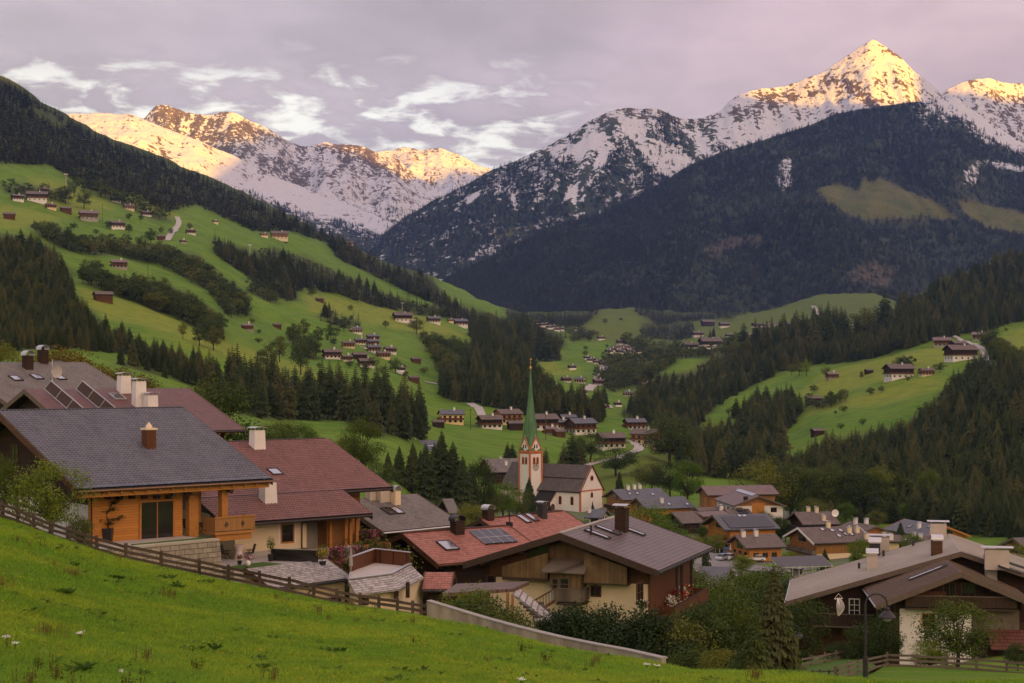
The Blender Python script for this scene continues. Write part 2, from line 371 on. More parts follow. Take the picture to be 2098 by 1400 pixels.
FIELDS_DRY = [[(155,585),(240,612),(330,638),(420,688),(520,716),(640,755),(720,792),(700,800),(600,770),(500,745),(400,716),(300,668),(215,655),(180,622)],
 [(-60,405),(60,430),(130,448),(60,468),(-60,470)], [(60,360),(180,390),(240,425),(140,440),(60,400)], [(250,395),(350,430),(380,455),(310,440),(250,420)],
 [(620,600),(720,610),(860,640),(960,690),(880,690),(740,660),(630,640)], [(2040,690),(2120,665),(2120,720),(2060,715)],
 [(1085,715),(1140,745),(1190,770),(1120,770)], [(1370,770),(1480,735),(1520,725),(1500,745),(1420,770)],
 [(1700,760),(1960,700),(1980,735),(1740,800),(1600,830)], [(1560,860),(1900,770),(1960,790),(1800,830)]]
FIELDS_OLIVE = [[(1180,965),(1290,935),(1372,912),(1366,985),(1240,1010),(1190,1000)], [(60,205),(140,235),(150,255),(90,240)], [(1280,670),(1420,690),(1420,712),(1290,710)], [(1190,600),(1300,600),(1480,640),(1700,570),(1870,570),(1870,660),(1640,700),(1400,700),(1190,700)]]  # last patch mutes the far valley fields, distance haze put into their colour
PXU, PXV = np.broadcast_to(UG[:, None], ZG.shape), VG
def mask(polys, soft=2):
 a = np.zeros(ZG.shape)
 for p in polys: a[inpoly(PXU, PXV, p) & (YY > 140)] = 1
 for _ in range(soft):
  b = np.pad(a, 1, 'edge'); a = (b[:-2, 1:-1] + b[2:, 1:-1] + b[1:-1, :-2] + b[1:-1, 2:] + 2 * a) / 6
 return a
def _p(s): 
 a = [float(x) for x in s.split()]; return list(zip(a[::2], a[1::2]))
WOODS = [
 ('upper', _p('-60 90 0 100 60 140 150 190 260 250 400 310 470 350 520 380 560 400 640 445 720 470 745 500 735 530 690 505 600 475 520 475 400 420 340 435 270 402 180 388 100 338 0 335 -60 330'), 1.0, 22, 6.0),
 ('left', _p('-80 470 60 485 110 512 150 560 150 600 200 650 235 690 300 712 400 742 430 772 390 790 250 725 150 715 -80 722'), .95, 44, 9.5),
 ('belt', _p('60 462 110 465 165 490 230 500 300 500 400 520 450 560 500 600 515 645 470 655 420 592 330 547 240 525 150 520 100 500'), .12, 30, 11),
 ('belt', _p('165 548 250 572 330 577 400 612 450 642 460 690 440 702 400 672 330 642 250 612 170 582'), .18, 36, 12),
 ('mid', _p('440 490 520 517 560 507 640 532 700 562 760 592 850 622 960 642 940 657 860 645 760 625 690 602 622 592 595 622 540 592 500 562 440 522'), .88, 30, 7.5),
 ('crest', _p('655 480 720 480 740 490 800 500 860 535 885 572 930 622 1000 642 1080 672 1040 692 970 682 900 627 840 602 760 562 690 530'), .95, 26, 6.5),
 ('centre', _p('965 655 1080 655 1130 702 1150 737 1120 742 1085 722 1100 762 1170 812 1240 832 1230 868 1120 857 1000 832 905 817 900 782 950 722 975 692'), .97, 46, 8.5),
 ('leafy', _p('850 682 890 692 960 702 960 742 920 802 895 742'), .2, 34, 10),
 ('row', _p('230 745 330 772 440 802 490 850 560 862 700 862 740 890 870 905 870 870 740 835 600 822 470 792 330 738'), 1.0, 92, 15),
 ('valley', _p('1240 725 1300 722 1330 747 1395 737 1310 792 1250 805 1215 772'), .4, 24, 7),
 ('valley', _p('1290 832 1300 800 1350 770 1420 762 1440 740 1500 702 1560 690 1620 682 1660 712 1630 732 1600 762 1540 792 1480 822 1440 862 1400 900 1340 880 1270 852'), .8, 36, 9),
 ('valley', _p('1320 662 1420 655 1420 692 1380 700 1310 690'), .9, 20, 6),
 ('ridge', _p('1560 692 1700 655 1740 682 1850 625 1900 570 2000 520 2160 470 2160 640 2000 682 1900 702 1800 732 1700 747 1640 747 1600 762 1570 742'), .94, 36, 8),
 ('lower', _p('1375 902 1420 880 1480 870 1530 850 1590 820 1620 812 1640 852 1590 902 1620 942 1700 902 1800 882 1850 872 1900 832 1960 772 2000 732 2160 740 2160 1115 1950 1090 1800 1070 1650 1035 1560 985 1470 980 1400 975'), .90, 60, 12),
 ('far', _p('1265 700 1300 690 1340 700 1400 705 1460 715 1500 700 1520 712 1440 735 1390 735 1330 745 1300 722'), .4, 20, 7),
 ('far', _p('1035 625 1120 615 1230 620 1225 640 1195 668 1150 672 1040 655'), 1.0, 17, 5.0),
 ('far', _p('1300 610 1420 620 1530 615 1535 640 1500 650 1420 658 1345 668 1325 650 1300 640'), 1.0, 17, 5.0),
 ('far', _p('1830 600 1900 580 1900 640 1840 640'), 1.0, 22, 6),
 ('far', _p('1060 640 1140 680 1160 690 1150 720 1110 700 1060 665'), .9, 26, 8),
 ('far', _p('1150 675 1190 668 1230 690 1180 700'), .2, 16, 8),
 ('copse', _p('1690 812 1740 820 1680 840 1640 838'), .1, 22, 9),
 ('copse', _p('1500 860 1560 830 1620 815 1640 850 1560 870'), .9, 45, 9),
 ('copse', _p('1830 750 1870 745 1870 760 1835 762'), .0, 24, 9),
 ('copse', _p('560 600 575 600 570 625 540 615 500 595 520 590'), .1, 26, 9),
 ('copse', _p('600 690 640 695 650 740 610 730'), .0, 34, 12),
 ('copse', _p('2015 690 2060 700 2100 730 2100 770 2050 760 2020 720'), .1, 34, 11),
 ('copse', _p('655 645 720 655 740 670 700 672 650 655'), 1.0, 30, 9),
 ('copse', _p('160 385 250 400 330 440 360 455 320 455 250 420 180 400'), .25, 26, 11),
 ('copse', _p('0 380 50 375 130 395 140 415 80 410 20 400'), .3, 24, 11),
]
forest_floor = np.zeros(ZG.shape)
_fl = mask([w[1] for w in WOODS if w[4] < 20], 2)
dry = mask(FIELDS_DRY, 3); olive = mask(FIELDS_OLIVE, 1)
village = mask([[(1180,1030),(1620,1040),(1760,1100),(1760,1200),(1500,1240),(1000,1180),(740,1110),(800,1060),(1000,1040)]], 2) * (YY < 620)
near_m = np.zeros(ZG.shape)
m, n = newmat('grassland'); p = n.pos(); s = n.sep(p)
a1 = n.noise(p, .012, 5); a2 = n.noise(p, .14, 5); a3 = n.noise(p, 2.2, 4); a4 = n.noise(n.mapping(p, (.5, .5, .12), (0, 0, .5)), .12, 3)
g = n.mix(n.sstep(a1, .35, .65), (.085, .200, .012), (.125, .240, .014))
g = n.mix(n.math('MULTIPLY', n.sstep(a2, .4, .66), .5), g, (.145, .245, .018))
g = n.mix(n.math('MULTIPLY', n.sstep(a4, .48, .62), .4), g, (.055, .125, .012)); a5 = n.noise(n.mapping(p, (.05, .35, .35), (0, 0, .55)), 1.0, 4); g = n.mix(n.math('MULTIPLY', n.sstep(a5, .45, .65), .45), g, (.20, .20, .045)); g = n.mix(n.math('MULTIPLY', n.sstep(a5, .50, .36), .45), g, (.055, .13, .012))
g = n.mix(n.math('MULTIPLY', n.attr('dry'), n.math('ADD', .25, n.math('MULTIPLY', n.sstep(a2, .3, .7), .45))), g, (.27, .28, .035))
g = n.mix(n.math('MULTIPLY', n.attr('olive'), .8), g, (.105, .135, .018))
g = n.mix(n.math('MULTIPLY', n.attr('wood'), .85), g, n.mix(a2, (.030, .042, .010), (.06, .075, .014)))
g = n.mix(n.math('MULTIPLY', n.attr('village'), n.math('MULTIPLY', n.sstep(a2, .42, .55), .85)), g, (.16, .15, .135))
g = n.mix(n.math('MULTIPLY', n.sstep(a3, .35, .7), .30), g, n.mix(1.0, g, (.5, .55, .5), 'MULTIPLY'))
n.out(g, .9, n.bump(n.math('ADD', a3, n.math('MULTIPLY', a2, 2.0)), .5, .25), .12); M['grassland'] = m
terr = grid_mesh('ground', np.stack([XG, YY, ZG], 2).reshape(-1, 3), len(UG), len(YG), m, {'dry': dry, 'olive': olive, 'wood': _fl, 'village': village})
bx = []; NU = 40; NV = 30
for i in range(NU):
 for j in range(NV):
  x = -5200 + 10200 * i / (NU - 1); y = 2.9 - 3600 * (j / (NV - 1)) ** 2
  bx.append((x, y, CZ - 1.75 + max(0, -y) * .055 + (abs(x) * .02 if x < 0 else 0) - (.015 * x if x > 0 else 0)))
grid_mesh('ground', np.array(bx), NU, NV, M['grassland'], {'dry': np.zeros(NU * NV), 'olive': np.zeros(NU * NV), 'wood': np.zeros(NU * NV), 'village': np.zeros(NU * NV)})
def interp_uv(tab, u):
 tab = sorted(tab); us = [a[0] for a in tab]
 return [pchip(us, [a[k] for a in tab], u) if k < 2 else np.interp(u, us, [a[k] for a in tab]) for k in (1, 2)]
MTS = {}
def mountain(name, ridge, base, mat, du=4, nt=150, p=1.0, spur=.10, wl=420, seed=0, sil=3.0, back=.35, gully=.5, attr=None):
 u0 = ridge[0][0]; u1 = ridge[-1][0]; U = np.arange(u0, u1 + .1, du)
 vr, yr = interp_uv(ridge, U); vb, yb = interp_uv(base, U)
 vr = vr - sil * (fbm(U / 28, U * 0 + seed, 4, seed, .6))
 T = np.concatenate([np.linspace(0, 1, nt), 1 + np.linspace(0, back, 14)[1:]])
 Tf = T[None, :]; Y = yb[:, None] + (yr - yb)[:, None] * Tf
 zr = (VH - vr) / F * yr; zb = (VH - vb) / F * yb
 tt = np.clip(Tf, 0, 1); Z = zb[:, None] + (zr - zb)[:, None] * tt ** p
 over = np.clip(Tf - 1, 0, 9); Z = Z - over * (zr - zb)[:, None] * 1.1
 X = (U[:, None] - CU) / F * Y
 env = np.sin(np.pi * np.clip(tt, 0, 1)) ** .7 * (1 - .55 * tt)
 dY = (ridged(X / wl + .35 * fbm(X / 900, Y / 900, 2, seed), Y / (wl * 3.2), 4, seed + 1)) * gully * (yr - yb)[:, None] * .16 * env
 Y = Y + dY; X = (U[:, None] - CU) / F * Y
 H = (zr - zb)[:, None]
 Z = Z + H * spur * env * (ridged(X / wl, Y / (wl * 1.6), 5, seed + 2) * .8 - .15) + H * .018 * fbm(X / 60, Y / 60, 4, seed + 3) * np.clip(tt * 12, 0, 1) * np.clip((1.02 - tt) * 14, .15, 1)
 V = VH - Z / Y * F
 att = {k: fn(np.broadcast_to(U[:, None], V.shape), V, np.broadcast_to(tt, V.shape), Z, X, Y) for k, fn in (attr or {}).items()}
 o = grid_mesh(name, np.stack([X, Y, Z + CZ], 2).reshape(-1, 3), len(U), len(T), mat, att)
 key = name
 while key in MTS: key += "_"
 MTS[key] = dict(U=U, nt=nt, X=X, Y=Y, Z=Z + CZ, V=V, att=att, o=o)
 return MTS[key]
def snowmat(name, streak=(1, 1, 1), snowcol=(.585, .60, .655)):
 m, n = newmat(name); p = n.pos()
 f1 = n.noise(p, .010, 6, .62); f2 = n.noise(p, .045, 5, .65); st = n.noise(n.mapping(p, (.022, .004, .004)), 1.0, 4, .6); f3 = n.noise(p, .16, 3)
 nz = n.new('NewGeometry').outputs['Normal']; sz = n.sep(nz)[2]
 k = n.math('ADD', n.math('MULTIPLY', f1, 1.1), n.math('ADD', n.math('MULTIPLY', f2, 2.3), n.math('SUBTRACT', n.math('MULTIPLY', st, 1.5), 1.95)))
 x = n.math('ADD', n.math('SUBTRACT', n.attr('snow'), k), n.math('MULTIPLY', n.math('SUBTRACT', sz, .72), .25))
 sn = n.math('MULTIPLY', n.sstep(x, -.035, .045), n.sstep(n.attr('snow'), .04, .14))
 rock = n.mix(n.sstep(f2, .35, .65), (.045, .034, .026), (.135, .10, .068))
 wood_ = n.mix(n.sstep(f2, .3, .7), (.024, .036, .022), (.050, .060, .028))
 low = n.mix(n.attr('forest'), rock, wood_)
 low = n.mix(n.attr('meadow'), low, n.mix(n.sstep(f1, .3, .7), (.075, .095, .022), (.13, .125, .035)))
 c = n.mix(sn, low, n.mix(f3, snowcol, tuple(x * .93 for x in snowcol)))
 n.out(c, .8, n.bump(n.math('ADD', f2, n.math('MULTIPLY', f3, .4)), .7, 14), .1); M[name] = m; return m
sm = lambda x, a, b: (lambda t: t * t * (3 - 2 * t))(np.clip((x - a) / (b - a), 0, 1))
def pm(polys, blur=0):
 def f(U, V, *r):
  a = np.zeros(U.shape)
  for q in polys: a[inpoly(U, V, q)] = 1
  for _ in range(2):
   b = np.pad(a, 1, 'edge'); a = (b[:-2, 1:-1] + b[2:, 1:-1] + b[1:-1, :-2] + b[1:-1, 2:] + 2 * a) / 6
  return a
 return f
mat_snow = snowmat('snow_and_rock'); mat_wood = snowmat('forest_slope')
A_MEADOW = [_p('1672 385 1720 378 1760 392 1770 358 1790 380 1800 362 1830 380 1880 400 1925 420 1965 450 1900 445 1810 448 1760 448 1700 420'), _p('1960 410 2020 420 2160 450 2160 492 2030 470 1985 445')]
A_SNOW = [_p('1590 345 1612 318 1626 330 1622 380 1600 395 1585 370'), _p('1975 350 2000 325 2098 338 2160 350 2100 352 2010 342 2000 372 1960 385')]
A_BARE = [_p('1440 510 1520 480 1580 486 1500 512 1450 530'), _p('1740 560 1790 530 1840 560 1810 590 1750 580')]
pmA = pm(A_SNOW); pmAm = pm(A_MEADOW); pmAb = pm(A_BARE)
def snowA(U, V, T, Z, X, Y):
 right = sm(U, 1840, 1960) * sm(T, .80, .97) * .95 + sm(U, 1960, 2060) * sm(V, 330, 270) * .55
 return np.clip(np.maximum(right, pmA(U, V) * .62) , 0, 1)
ridgeA = [(780,650,4500),(880,590,4700),(960,547,4900),(1010,524,5000),(1115,470,5200),(1250,430,5400),(1345,380,5500),(1436,328,5600),(1540,295,5700),(1600,276,5750),(1650,260,5800),(1719,233,5900),(1770,222,5950),(1820,215,6000),(1880,208,6050),(1950,200,6100),(1995,226,6100),(2050,266,6100),(2110,300,6050),(2200,350,6000),(2400,430,5900),(2700,520,5800)]
baseA = [(780,720,4150),(1000,700,4150),(1200,668,4150),(1300,640,4200),(1400,652,4200),(1500,655,4200),(1600,645,4200),(1700,615,4200),(1800,620,4200),(1900,650,4200),(2100,600,4200),(2400,560,4200),(2700,560,4200)]
A = mountain('forested_mountain', ridgeA, baseA, mat_wood, p=.95, spur=.15, wl=520, seed=1, sil=2.5, gully=.9,
  attr={'snow': snowA, 'forest': lambda U, V, *r: np.clip(1 - pmAm(U, V) - pmAb(U, V) * .6, 0, 1), 'meadow': lambda U, V, *r: pmAm(U, V)})
B_OPEN = [_p('1120 300 1180 290 1235 270 1240 300 1170 320 1130 325'), _p('1225 300 1260 295 1240 340 1215 350'), _p('1262 240 1320 245 1330 280 1380 300 1410 320 1440 340 1400 355 1370 368 1330 340 1300 300 1275 270'), _p('1395 265 1430 262 1450 300 1490 320 1470 335 1430 310'), _p('1500 250 1560 240 1680 245 1680 262 1560 300 1500 310'), _p('1160 390 1190 370 1180 400 1150 420'), _p('1040 395 1060 400 1060 425 1045 420'), _p('1125 370 1150 360 1150 390 1130 395'), _p('950 405 985 390 985 400 955 420'), _p('1010 395 1030 385 1028 398 1008 402')]
pmB = pm(B_OPEN)
def snowB(U, V, T, Z, X, Y):
 a = sm(V, 470, 330) * .20 + sm(U, 1420, 1520) * .40 * sm(V, 330, 270) + .22
 c = sm(U, 1440, 1560) * sm(V, 300, 235) * .22
 peak = sm(U, 1690, 1760) * sm(V, 215, 150) * .25
 rocks = np.zeros(U.shape)
 for q in (_p('1680 160 1730 150 1760 175 1800 215 1850 235 1840 255 1780 225 1740 185 1700 175'), _p('1800 92 1850 110 1850 122 1815 108'), _p('1460 225 1540 215 1580 190 1640 195 1640 210 1580 225 1560 240 1470 240')): rocks[inpoly(U, V, q)] = 1
 for _ in range(4):
  b = np.pad(rocks, 1, 'edge'); rocks = (b[:-2, 1:-1] + b[2:, 1:-1] + b[1:-1, :-2] + b[1:-1, 2:] + 2 * rocks) / 6
 return np.clip(np.maximum(np.minimum(a + c + peak, .66), pmB(U, V) * .80) - rocks * .26, 0, 1)
ridgeB = [(700,560,6300),(790,478,6350),(860,428,6400),(940,385,6450),(1010,349,6500),(1060,328,6520),(1110,304,6540),(1165,278,6560),(1215,245,6600),(1262,226,6620),(1300,221,6640),(1340,222,6660),(1385,240,6700),(1420,243,6740),(1455,236,6800),(1480,224,6850),(1500,204,6900),(1545,186,6950),(1600,176,7000),(1660,158,7000),(1690,146,7000),(1722,122,7000),(1745,108,7000),(1765,94,7000),(1787,82,7000),(1805,92,7000),(1835,110,7000),(1880,152,7000),(1930,192,7050),(1980,235,7100),(2060,300,7200),(2200,420,7300),(2700,620,7300)]
baseB = [(700,640,5600),(800,590,5600),(1000,560,5700),(1200,520,5800),(1500,470,6000),(1800,430,6100),(2200,470,6100),(2700,640,6100)]
def forB(U, V, T, Z, X, Y): return np.clip(sm(V, 225, 262) * sm(U, 1700, 1500) , 0, 1)
B = mountain('snowy_mountain', ridgeB, baseB, mat_snow, p=.95, spur=.16, wl=330, seed=3, sil=4, gully=1.0, attr={'snow': snowB, 'forest': forB, 'meadow': pm([_p('1000 480 1040 470 1090 460 1080 475 1020 488')])})
def snowE(U, V, T, Z, X, Y): return .55 + .12 * sm(V, 260, 180) - .25 * sm(V, 240, 340)
Em = mountain('snowy_mountain', [(1860,290,8000),(1920,205,8000),(1945,181,8000),(1990,166,8000),(2022,158,8000),(2062,170,8050),(2110,176,8100),(2160,190,8100),(2300,240,8100),(2500,330,8100),(2800,420,8100)],
  [(1860,400,7300),(2000,400,7300),(2200,400,7300),(2800,480,7300)], mat_snow, spur=.2, wl=260, seed=5, sil=5, attr={'snow': snowE, 'forest': lambda U, V, *r: U * 0, 'meadow': lambda U, V, *r: U * 0})
def rk(U, V, polys, it=4):
 a = np.zeros(U.shape)
 for q in polys: a[inpoly(U, V, q)] = 1
 for _ in range(it):
  b = np.pad(a, 1, 'edge'); a = (b[:-2, 1:-1] + b[2:, 1:-1] + b[1:-1, :-2] + b[1:-1, 2:] + 2 * a) / 6
 return a
def snowD2(U, V, T, Z, X, Y):
 a = .56 + .12 * sm(V, 330, 420) - .42 * sm(V, 400 + (U - 600) * .16, 470 + (U - 600) * .13)
 r = rk(U, V, [_p('290 245 322 214 365 222 440 245 520 250 560 290 520 320 470 320 430 300 380 280 320 255'), _p('640 300 720 292 780 320 800 360 770 372 720 350 690 330'), _p('520 320 600 330 640 380 600 378 540 345')])
 return np.clip(a - .17 * r, 0, 1)
fD2 = lambda U, V, *r: sm(V, 385 + (U - 600) * .15, 430 + (U - 600) * .12)
ridgeD2 = [(-200,330,9000),(150,262,9000),(250,255,9000),(296,242,9000),(312,226,9000),(330,216,9000),(352,220,9000),(400,234,9000),(440,235,9000),(470,229,9000),(500,240,9000),(540,260,9050),(580,284,9100),(620,301,9200),(660,293,9300),(700,297,9300),(730,297,9300),(765,310,9300),(800,318,9400),(850,360,9500),(950,420,9500),(1060,480,9500)]
baseD2 = [(-200,520,7900),(200,520,7900),(600,520,7900),(800,520,7900),(950,520,7900),(1060,540,7900)]
D2 = mountain('snowy_mountain', ridgeD2, baseD2, mat_snow, p=.9, spur=.16, wl=300, seed=6, sil=4, gully=1.1, attr={'snow': snowD2, 'forest': fD2, 'meadow': lambda U, V, *r: U * 0})
def snowD3(U, V, T, Z, X, Y): return np.clip(.66 - .42 * sm(V, 395, 470) , 0, 1)
D3 = mountain('snowy_mountain', [(700,400,11000),(740,330,11000),(770,312,11000),(800,307,11000),(830,301,11000),(860,306,11000),(900,305,11000),(930,314,11000),(965,330,11000),(1005,347,11000),(1060,385,11000),(1150,450,11000),(1300,520,11000)],
  [(700,520,9700),(900,500,9700),(1060,510,9700),(1300,560,9700)], mat_snow, p=.9, spur=.18, wl=280, seed=2, sil=5, attr={'snow': snowD3, 'forest': lambda U, V, *r: sm(V, 390, 430), 'meadow': lambda U, V, *r: U * 0})
def snowD1(U, V, T, Z, X, Y):
 edge = np.interp(U, [100, 380, 450, 560, 650, 760, 900], [330, 345, 385, 420, 445, 470, 500])
 return np.clip(.80 - .66 * sm(V, edge - 14, edge + 30), 0, 1)
fD1 = lambda U, V, *r: sm(V, np.interp(U, [100, 380, 450, 560, 650, 760, 900], [330, 345, 380, 410, 435, 460, 490]) - 10, np.interp(U, [100, 380, 450, 560, 650, 760, 900], [330, 345, 380, 410, 435, 460, 490]) + 15)
ridgeD1 = [(-300,260,7400),(60,238,7400),(150,233,7400),(210,231,7400),(265,233,7400),(296,245,7400),(335,260,7400),(375,276,7400),(415,291,7400),(446,304,7450),(493,326,7500),(557,360,7550),(614,380,7600),(643,396,7600),(700,415,7600),(757,437,7600),(820,462,7600),(900,500,7600)]
baseD1 = [(-300,560,6300),(200,560,6300),(500,560,6300),(700,560,6400),(900,570,6500)]
D1 = mountain('snowy_mountain', ridgeD1, baseD1, mat_snow, p=.9, spur=.10, wl=380, seed=4, sil=3, gully=.8, attr={'snow': snowD1, 'forest': fD1, 'meadow': lambda U, V, *r: U * 0})
sk = [(-3500,900),(-1500,800),(300,760),(900,960),(1800,1250),(2600,1350),(3000,1420),(3240,1560),(3450,1690),(3700,1850),(3900,1890),(4000,1970),(4450,1970),(4700,1800),(4935,1670),(5375,1630),(5550,1880),(5900,2010),(6250,1990),(6617,1870),(7200,1870),(8500,1500)]
PERP = np.array([SD[1], -SD[0]]); pts = []; ws = np.arange(-3500, 8501, 100.)
hs = np.interp(ws, [a[0] for a in sk], [a[1] for a in sk]) + fbm(ws / 350, ws * 0, 4, 2) * 40
TS = [-2650, -3000, -3300, -3500, -3650, -4000, -4500]; HF = [.02, .45, .8, 1.0, .8, .4, 0]
for w_, h_ in zip(ws, hs):
 for t_, f_ in zip(TS, HF):
  q = PERP * w_ + SD * t_; pts.append((q[0], q[1], CZ + OCC + (h_ - 200) * f_ if f_ > .1 else CZ + 100))
grid_mesh('mountain', np.array(pts), len(ws), len(TS), mat_wood, {'snow': np.zeros(len(pts)), 'forest': np.ones(len(pts)), 'meadow': np.zeros(len(pts))})  # unseen ridge added behind the camera, skyline shaped to shade all but the peaks
def leafmat(name, a, b, c, rough=.7, trans=.25, var=1.0):
 m, n = newmat(name); oi = n.new('ObjectInfo').outputs['Random']; p = n.obj()
 f = n.noise(p, .55, 3); f2 = n.noise(p, 3.0, 2)
 col = n.mix(n.sstep(f, .35, .65), a, b)
 col = n.mix(n.math('MULTIPLY', n.sstep(oi, .45, 1.0), .8 * var), col, c)
 col = n.mix(1.0, col, n.mix(n.math('ADD', n.math('MULTIPLY', f2, .6), n.math('MULTIPLY', oi, .4)), (.5, .5, .5), (1.6, 1.6, 1.6)), 'MULTIPLY')
 n.out(col, rough, None, .2, trans=(trans, col) if trans else None); M[name] = m; return m
leafmat('needles', (.036, .060, .019), (.058, .080, .024), (.095, .092, .030), trans=.10)
leafmat('needles_far', (.025, .043, .022), (.044, .062, .028), (.090, .084, .030), trans=0)
leafmat('needles_light', (.040, .070, .016), (.060, .092, .018), (.075, .092, .020), trans=.15)
leafmat('leaf_green', (.065, .135, .012), (.110, .175, .014), (.145, .180, .018))
leafmat('leaf_dark', (.044, .078, .016), (.070, .100, .018), (.105, .112, .020))
leafmat('leaf_olive', (.070, .112, .014), (.108, .148, .016), (.150, .150, .018))
leafmat('leaf_autumn', (.120, .095, .010), (.170, .110, .012), (.085, .090, .014))
leafmat('leaf_far', (.042, .070, .018), (.066, .092, .020), (.100, .104, .024), trans=0)
leafmat('hedge_green', (.020, .042, .010), (.034, .058, .012), (.040, .060, .012), trans=.06)
leafmat('flower_red', (.55, .03, .03), (.65, .08, .05), (.5, .02, .06), trans=0)
leafmat('flower_pink', (.45, .04, .16), (.30, .02, .10), (.6, .2, .32), trans=0)
leafmat('flower_white', (.80, .76, .70), (.7, .64, .6), (.8, .8, .7), trans=0)
leafmat('flower_yellow', (.70, .42, .03), (.75, .5, .04), (.7, .4, .02), trans=0)
plain('bark', (.055, .040, .028), .9, .5, 3, .5); plain('bark_grey', (.12, .10, .085), .9, .4, 3, .5)
def conifer_mesh(seed, H=1.0, whorls=26, br=9, seg=3, base=.10, rad=.20, fine=True):
 r = random.Random(seed); c = MB(); t = MB()
 t.tube((0, 0, -.03), (0, 0, .55), .016, .010, 7); t.tube((0, 0, .55), (0, 0, .99), .010, .002, 6)
 lean = r.uniform(-.02, .02)
 for w in range(whorls):
  q = w / (whorls - 1); z = base + (1 - base) * q ** .92 * .985
  R0 = rad * (1.0 * (1 - q) ** .78) * r.uniform(.85, 1.15) + .016 * (1 - q * .6)
  if q < .08: R0 *= .75
  nb = max(5, int(br * (1 - .45 * q))); ph = r.uniform(0, 6.28)
  for i in range(nb):
   a = ph + 6.283 * i / nb + r.uniform(-.25, .25); L = R0 * r.uniform(.68, 1.15)
   if r.random() < .06: continue
   droop = r.uniform(.28, .50) * (1 - .55 * q); ca, sa = math.cos(a), math.sin(a)
   def pt(s_, side, dz=0):
    zz = z - L * droop * s_ ** 1.3 + L * .10 * max(0, s_ - .75) + dz
    return (ca * L * s_ - sa * side, sa * L * s_ + ca * side, zz)
   wd = L * r.uniform(.30, .44) + .006
   if fine:
    for k in range(seg):
     s0 = k / seg; s1 = (k + 1.25) / seg; s1 = min(s1, 1.02)
     for sg in (-1, 1):
      ww = wd * (1 - .55 * s0) * r.uniform(.7, 1.2); hang = -L * r.uniform(.14, .34) - .006
      c.face([pt(s0, 0), pt((s0 + s1) / 2 + .05, sg * ww * .9, hang * .6), pt(s1, sg * ww * .35, hang), pt(s1, 0)])
   else:
    c.face([pt(0, 0), pt(.55, -wd, -L * .13), pt(1.0, 0), pt(.55, wd, -L * .13)])
 c.face([(-.006, 0, .955), (.006, 0, .955), (0, 0, 1.0)]); c.face([(0, -.006, .955), (0, .006, .955), (0, 0, 1.0)])
 return c, t
def broad_mesh(seed, lobes=16, leaves=60, ls=.050, shape=(.36, .36, .36), zc=.60, trunk=True, low=.12, gap=.0):
 r = random.Random(seed); c = MB(); t = MB(); tips = []
 for i in range(lobes):
  for _ in range(40):
   x, y, z = [r.uniform(-1, 1) for _ in range(3)]
   q = x * x + y * y + z * z
   if .12 < q < 1: break
  k = 1.0 if z < 0 else (1 - .45 * z * z)
  tips.append((x * shape[0] * k, y * shape[1] * k, zc + z * shape[2], r.uniform(.10, .17) * (shape[0] / .36) ** .5))
 for (x, y, z, rr) in tips:
  n_ = int(leaves * r.uniform(.7, 1.25))
  for _ in range(n_):
   d = np.array([r.gauss(0, 1) for _ in range(3)]); d /= np.linalg.norm(d) + 1e-9
   rad = rr * r.random() ** .33 * r.uniform(.75, 1.2); p = np.array([x, y, z]) + d * rad * np.array([1.15, 1.15, .85])
   if p[2] < low: continue
   nrm = d * .7 + np.array([r.gauss(0, .5), r.gauss(0, .5), r.gauss(.35, .5)]); nrm /= np.linalg.norm(nrm) + 1e-9
   a = np.cross(nrm, [r.gauss(0, 1) for _ in range(3)]); a /= np.linalg.norm(a) + 1e-9; b = np.cross(nrm, a)
   s_ = ls * r.uniform(.6, 1.25); c.face([p - a * s_ * .5, p + b * s_ * .32, p + a * s_ * .6, p - b * s_ * .32])
 if trunk:
  hb = max(low + .08, .28); t.tube((0, 0, -.03), (.01, 0, hb), .026, .019, 8)
  for (x, y, z, rr) in tips[::2]:
   m_ = (x * .35 + .005, y * .35, hb + (z - hb) * .45); t.tube((.01, 0, hb - .02), m_, .013, .009, 5); t.tube(m_, (x, y, z), .009, .003, 5)
 return c, t
def join(c, t, name, mc, mt):
 me = bpy.data.meshes.new(name); k = len(c.v); me.from_pydata(c.v + t.v, [], c.f + [tuple(i + k for i in f) for f in t.f])
 me.materials.append(mc); me.materials.append(mt); me.polygons.foreach_set('material_index', [0] * len(c.f) + [1] * len(t.f)); me.update()
 return me
def proto_coll(name, meshes):
 co = bpy.data.collections.new(name)
 for i, me in enumerate(meshes):
  o = bpy.data.objects.new('%s_%02d' % (name, i), me); co.objects.link(o)
 return co
con_near = [conifer_mesh(s, whorls=46, br=15, seg=5, base=b, rad=rd) for s, b, rd in ((1, .05, .20), (2, .08, .18), (3, .14, .17), (4, .04, .225))]
con_mid = [conifer_mesh(s, whorls=24, br=11, seg=2, base=b, rad=rd) for s, b, rd in ((11, .05, .21), (12, .08, .185), (13, .07, .235), (14, .13, .17))]
con_far = [conifer_mesh(s, whorls=11, br=7, base=.04, rad=rd, fine=False) for s, rd in ((21, .22), (22, .19), (23, .25))]
bro_near = [broad_mesh(31, 40, 190, .027), broad_mesh(32, 36, 190, .027, (.30, .30, .40), .58), broad_mesh(33, 46, 170, .027, (.42, .40, .36), .60)]
bro_mid = [broad_mesh(41, 24, 60, .052), broad_mesh(42, 22, 60, .052, (.29, .29, .42), .55), broad_mesh(43, 28, 56, .052, (.42, .40, .36), .58)]
bro_far = [broad_mesh(51, 12, 26, .105), broad_mesh(52, 11, 26, .10, (.28, .28, .42), .54)]
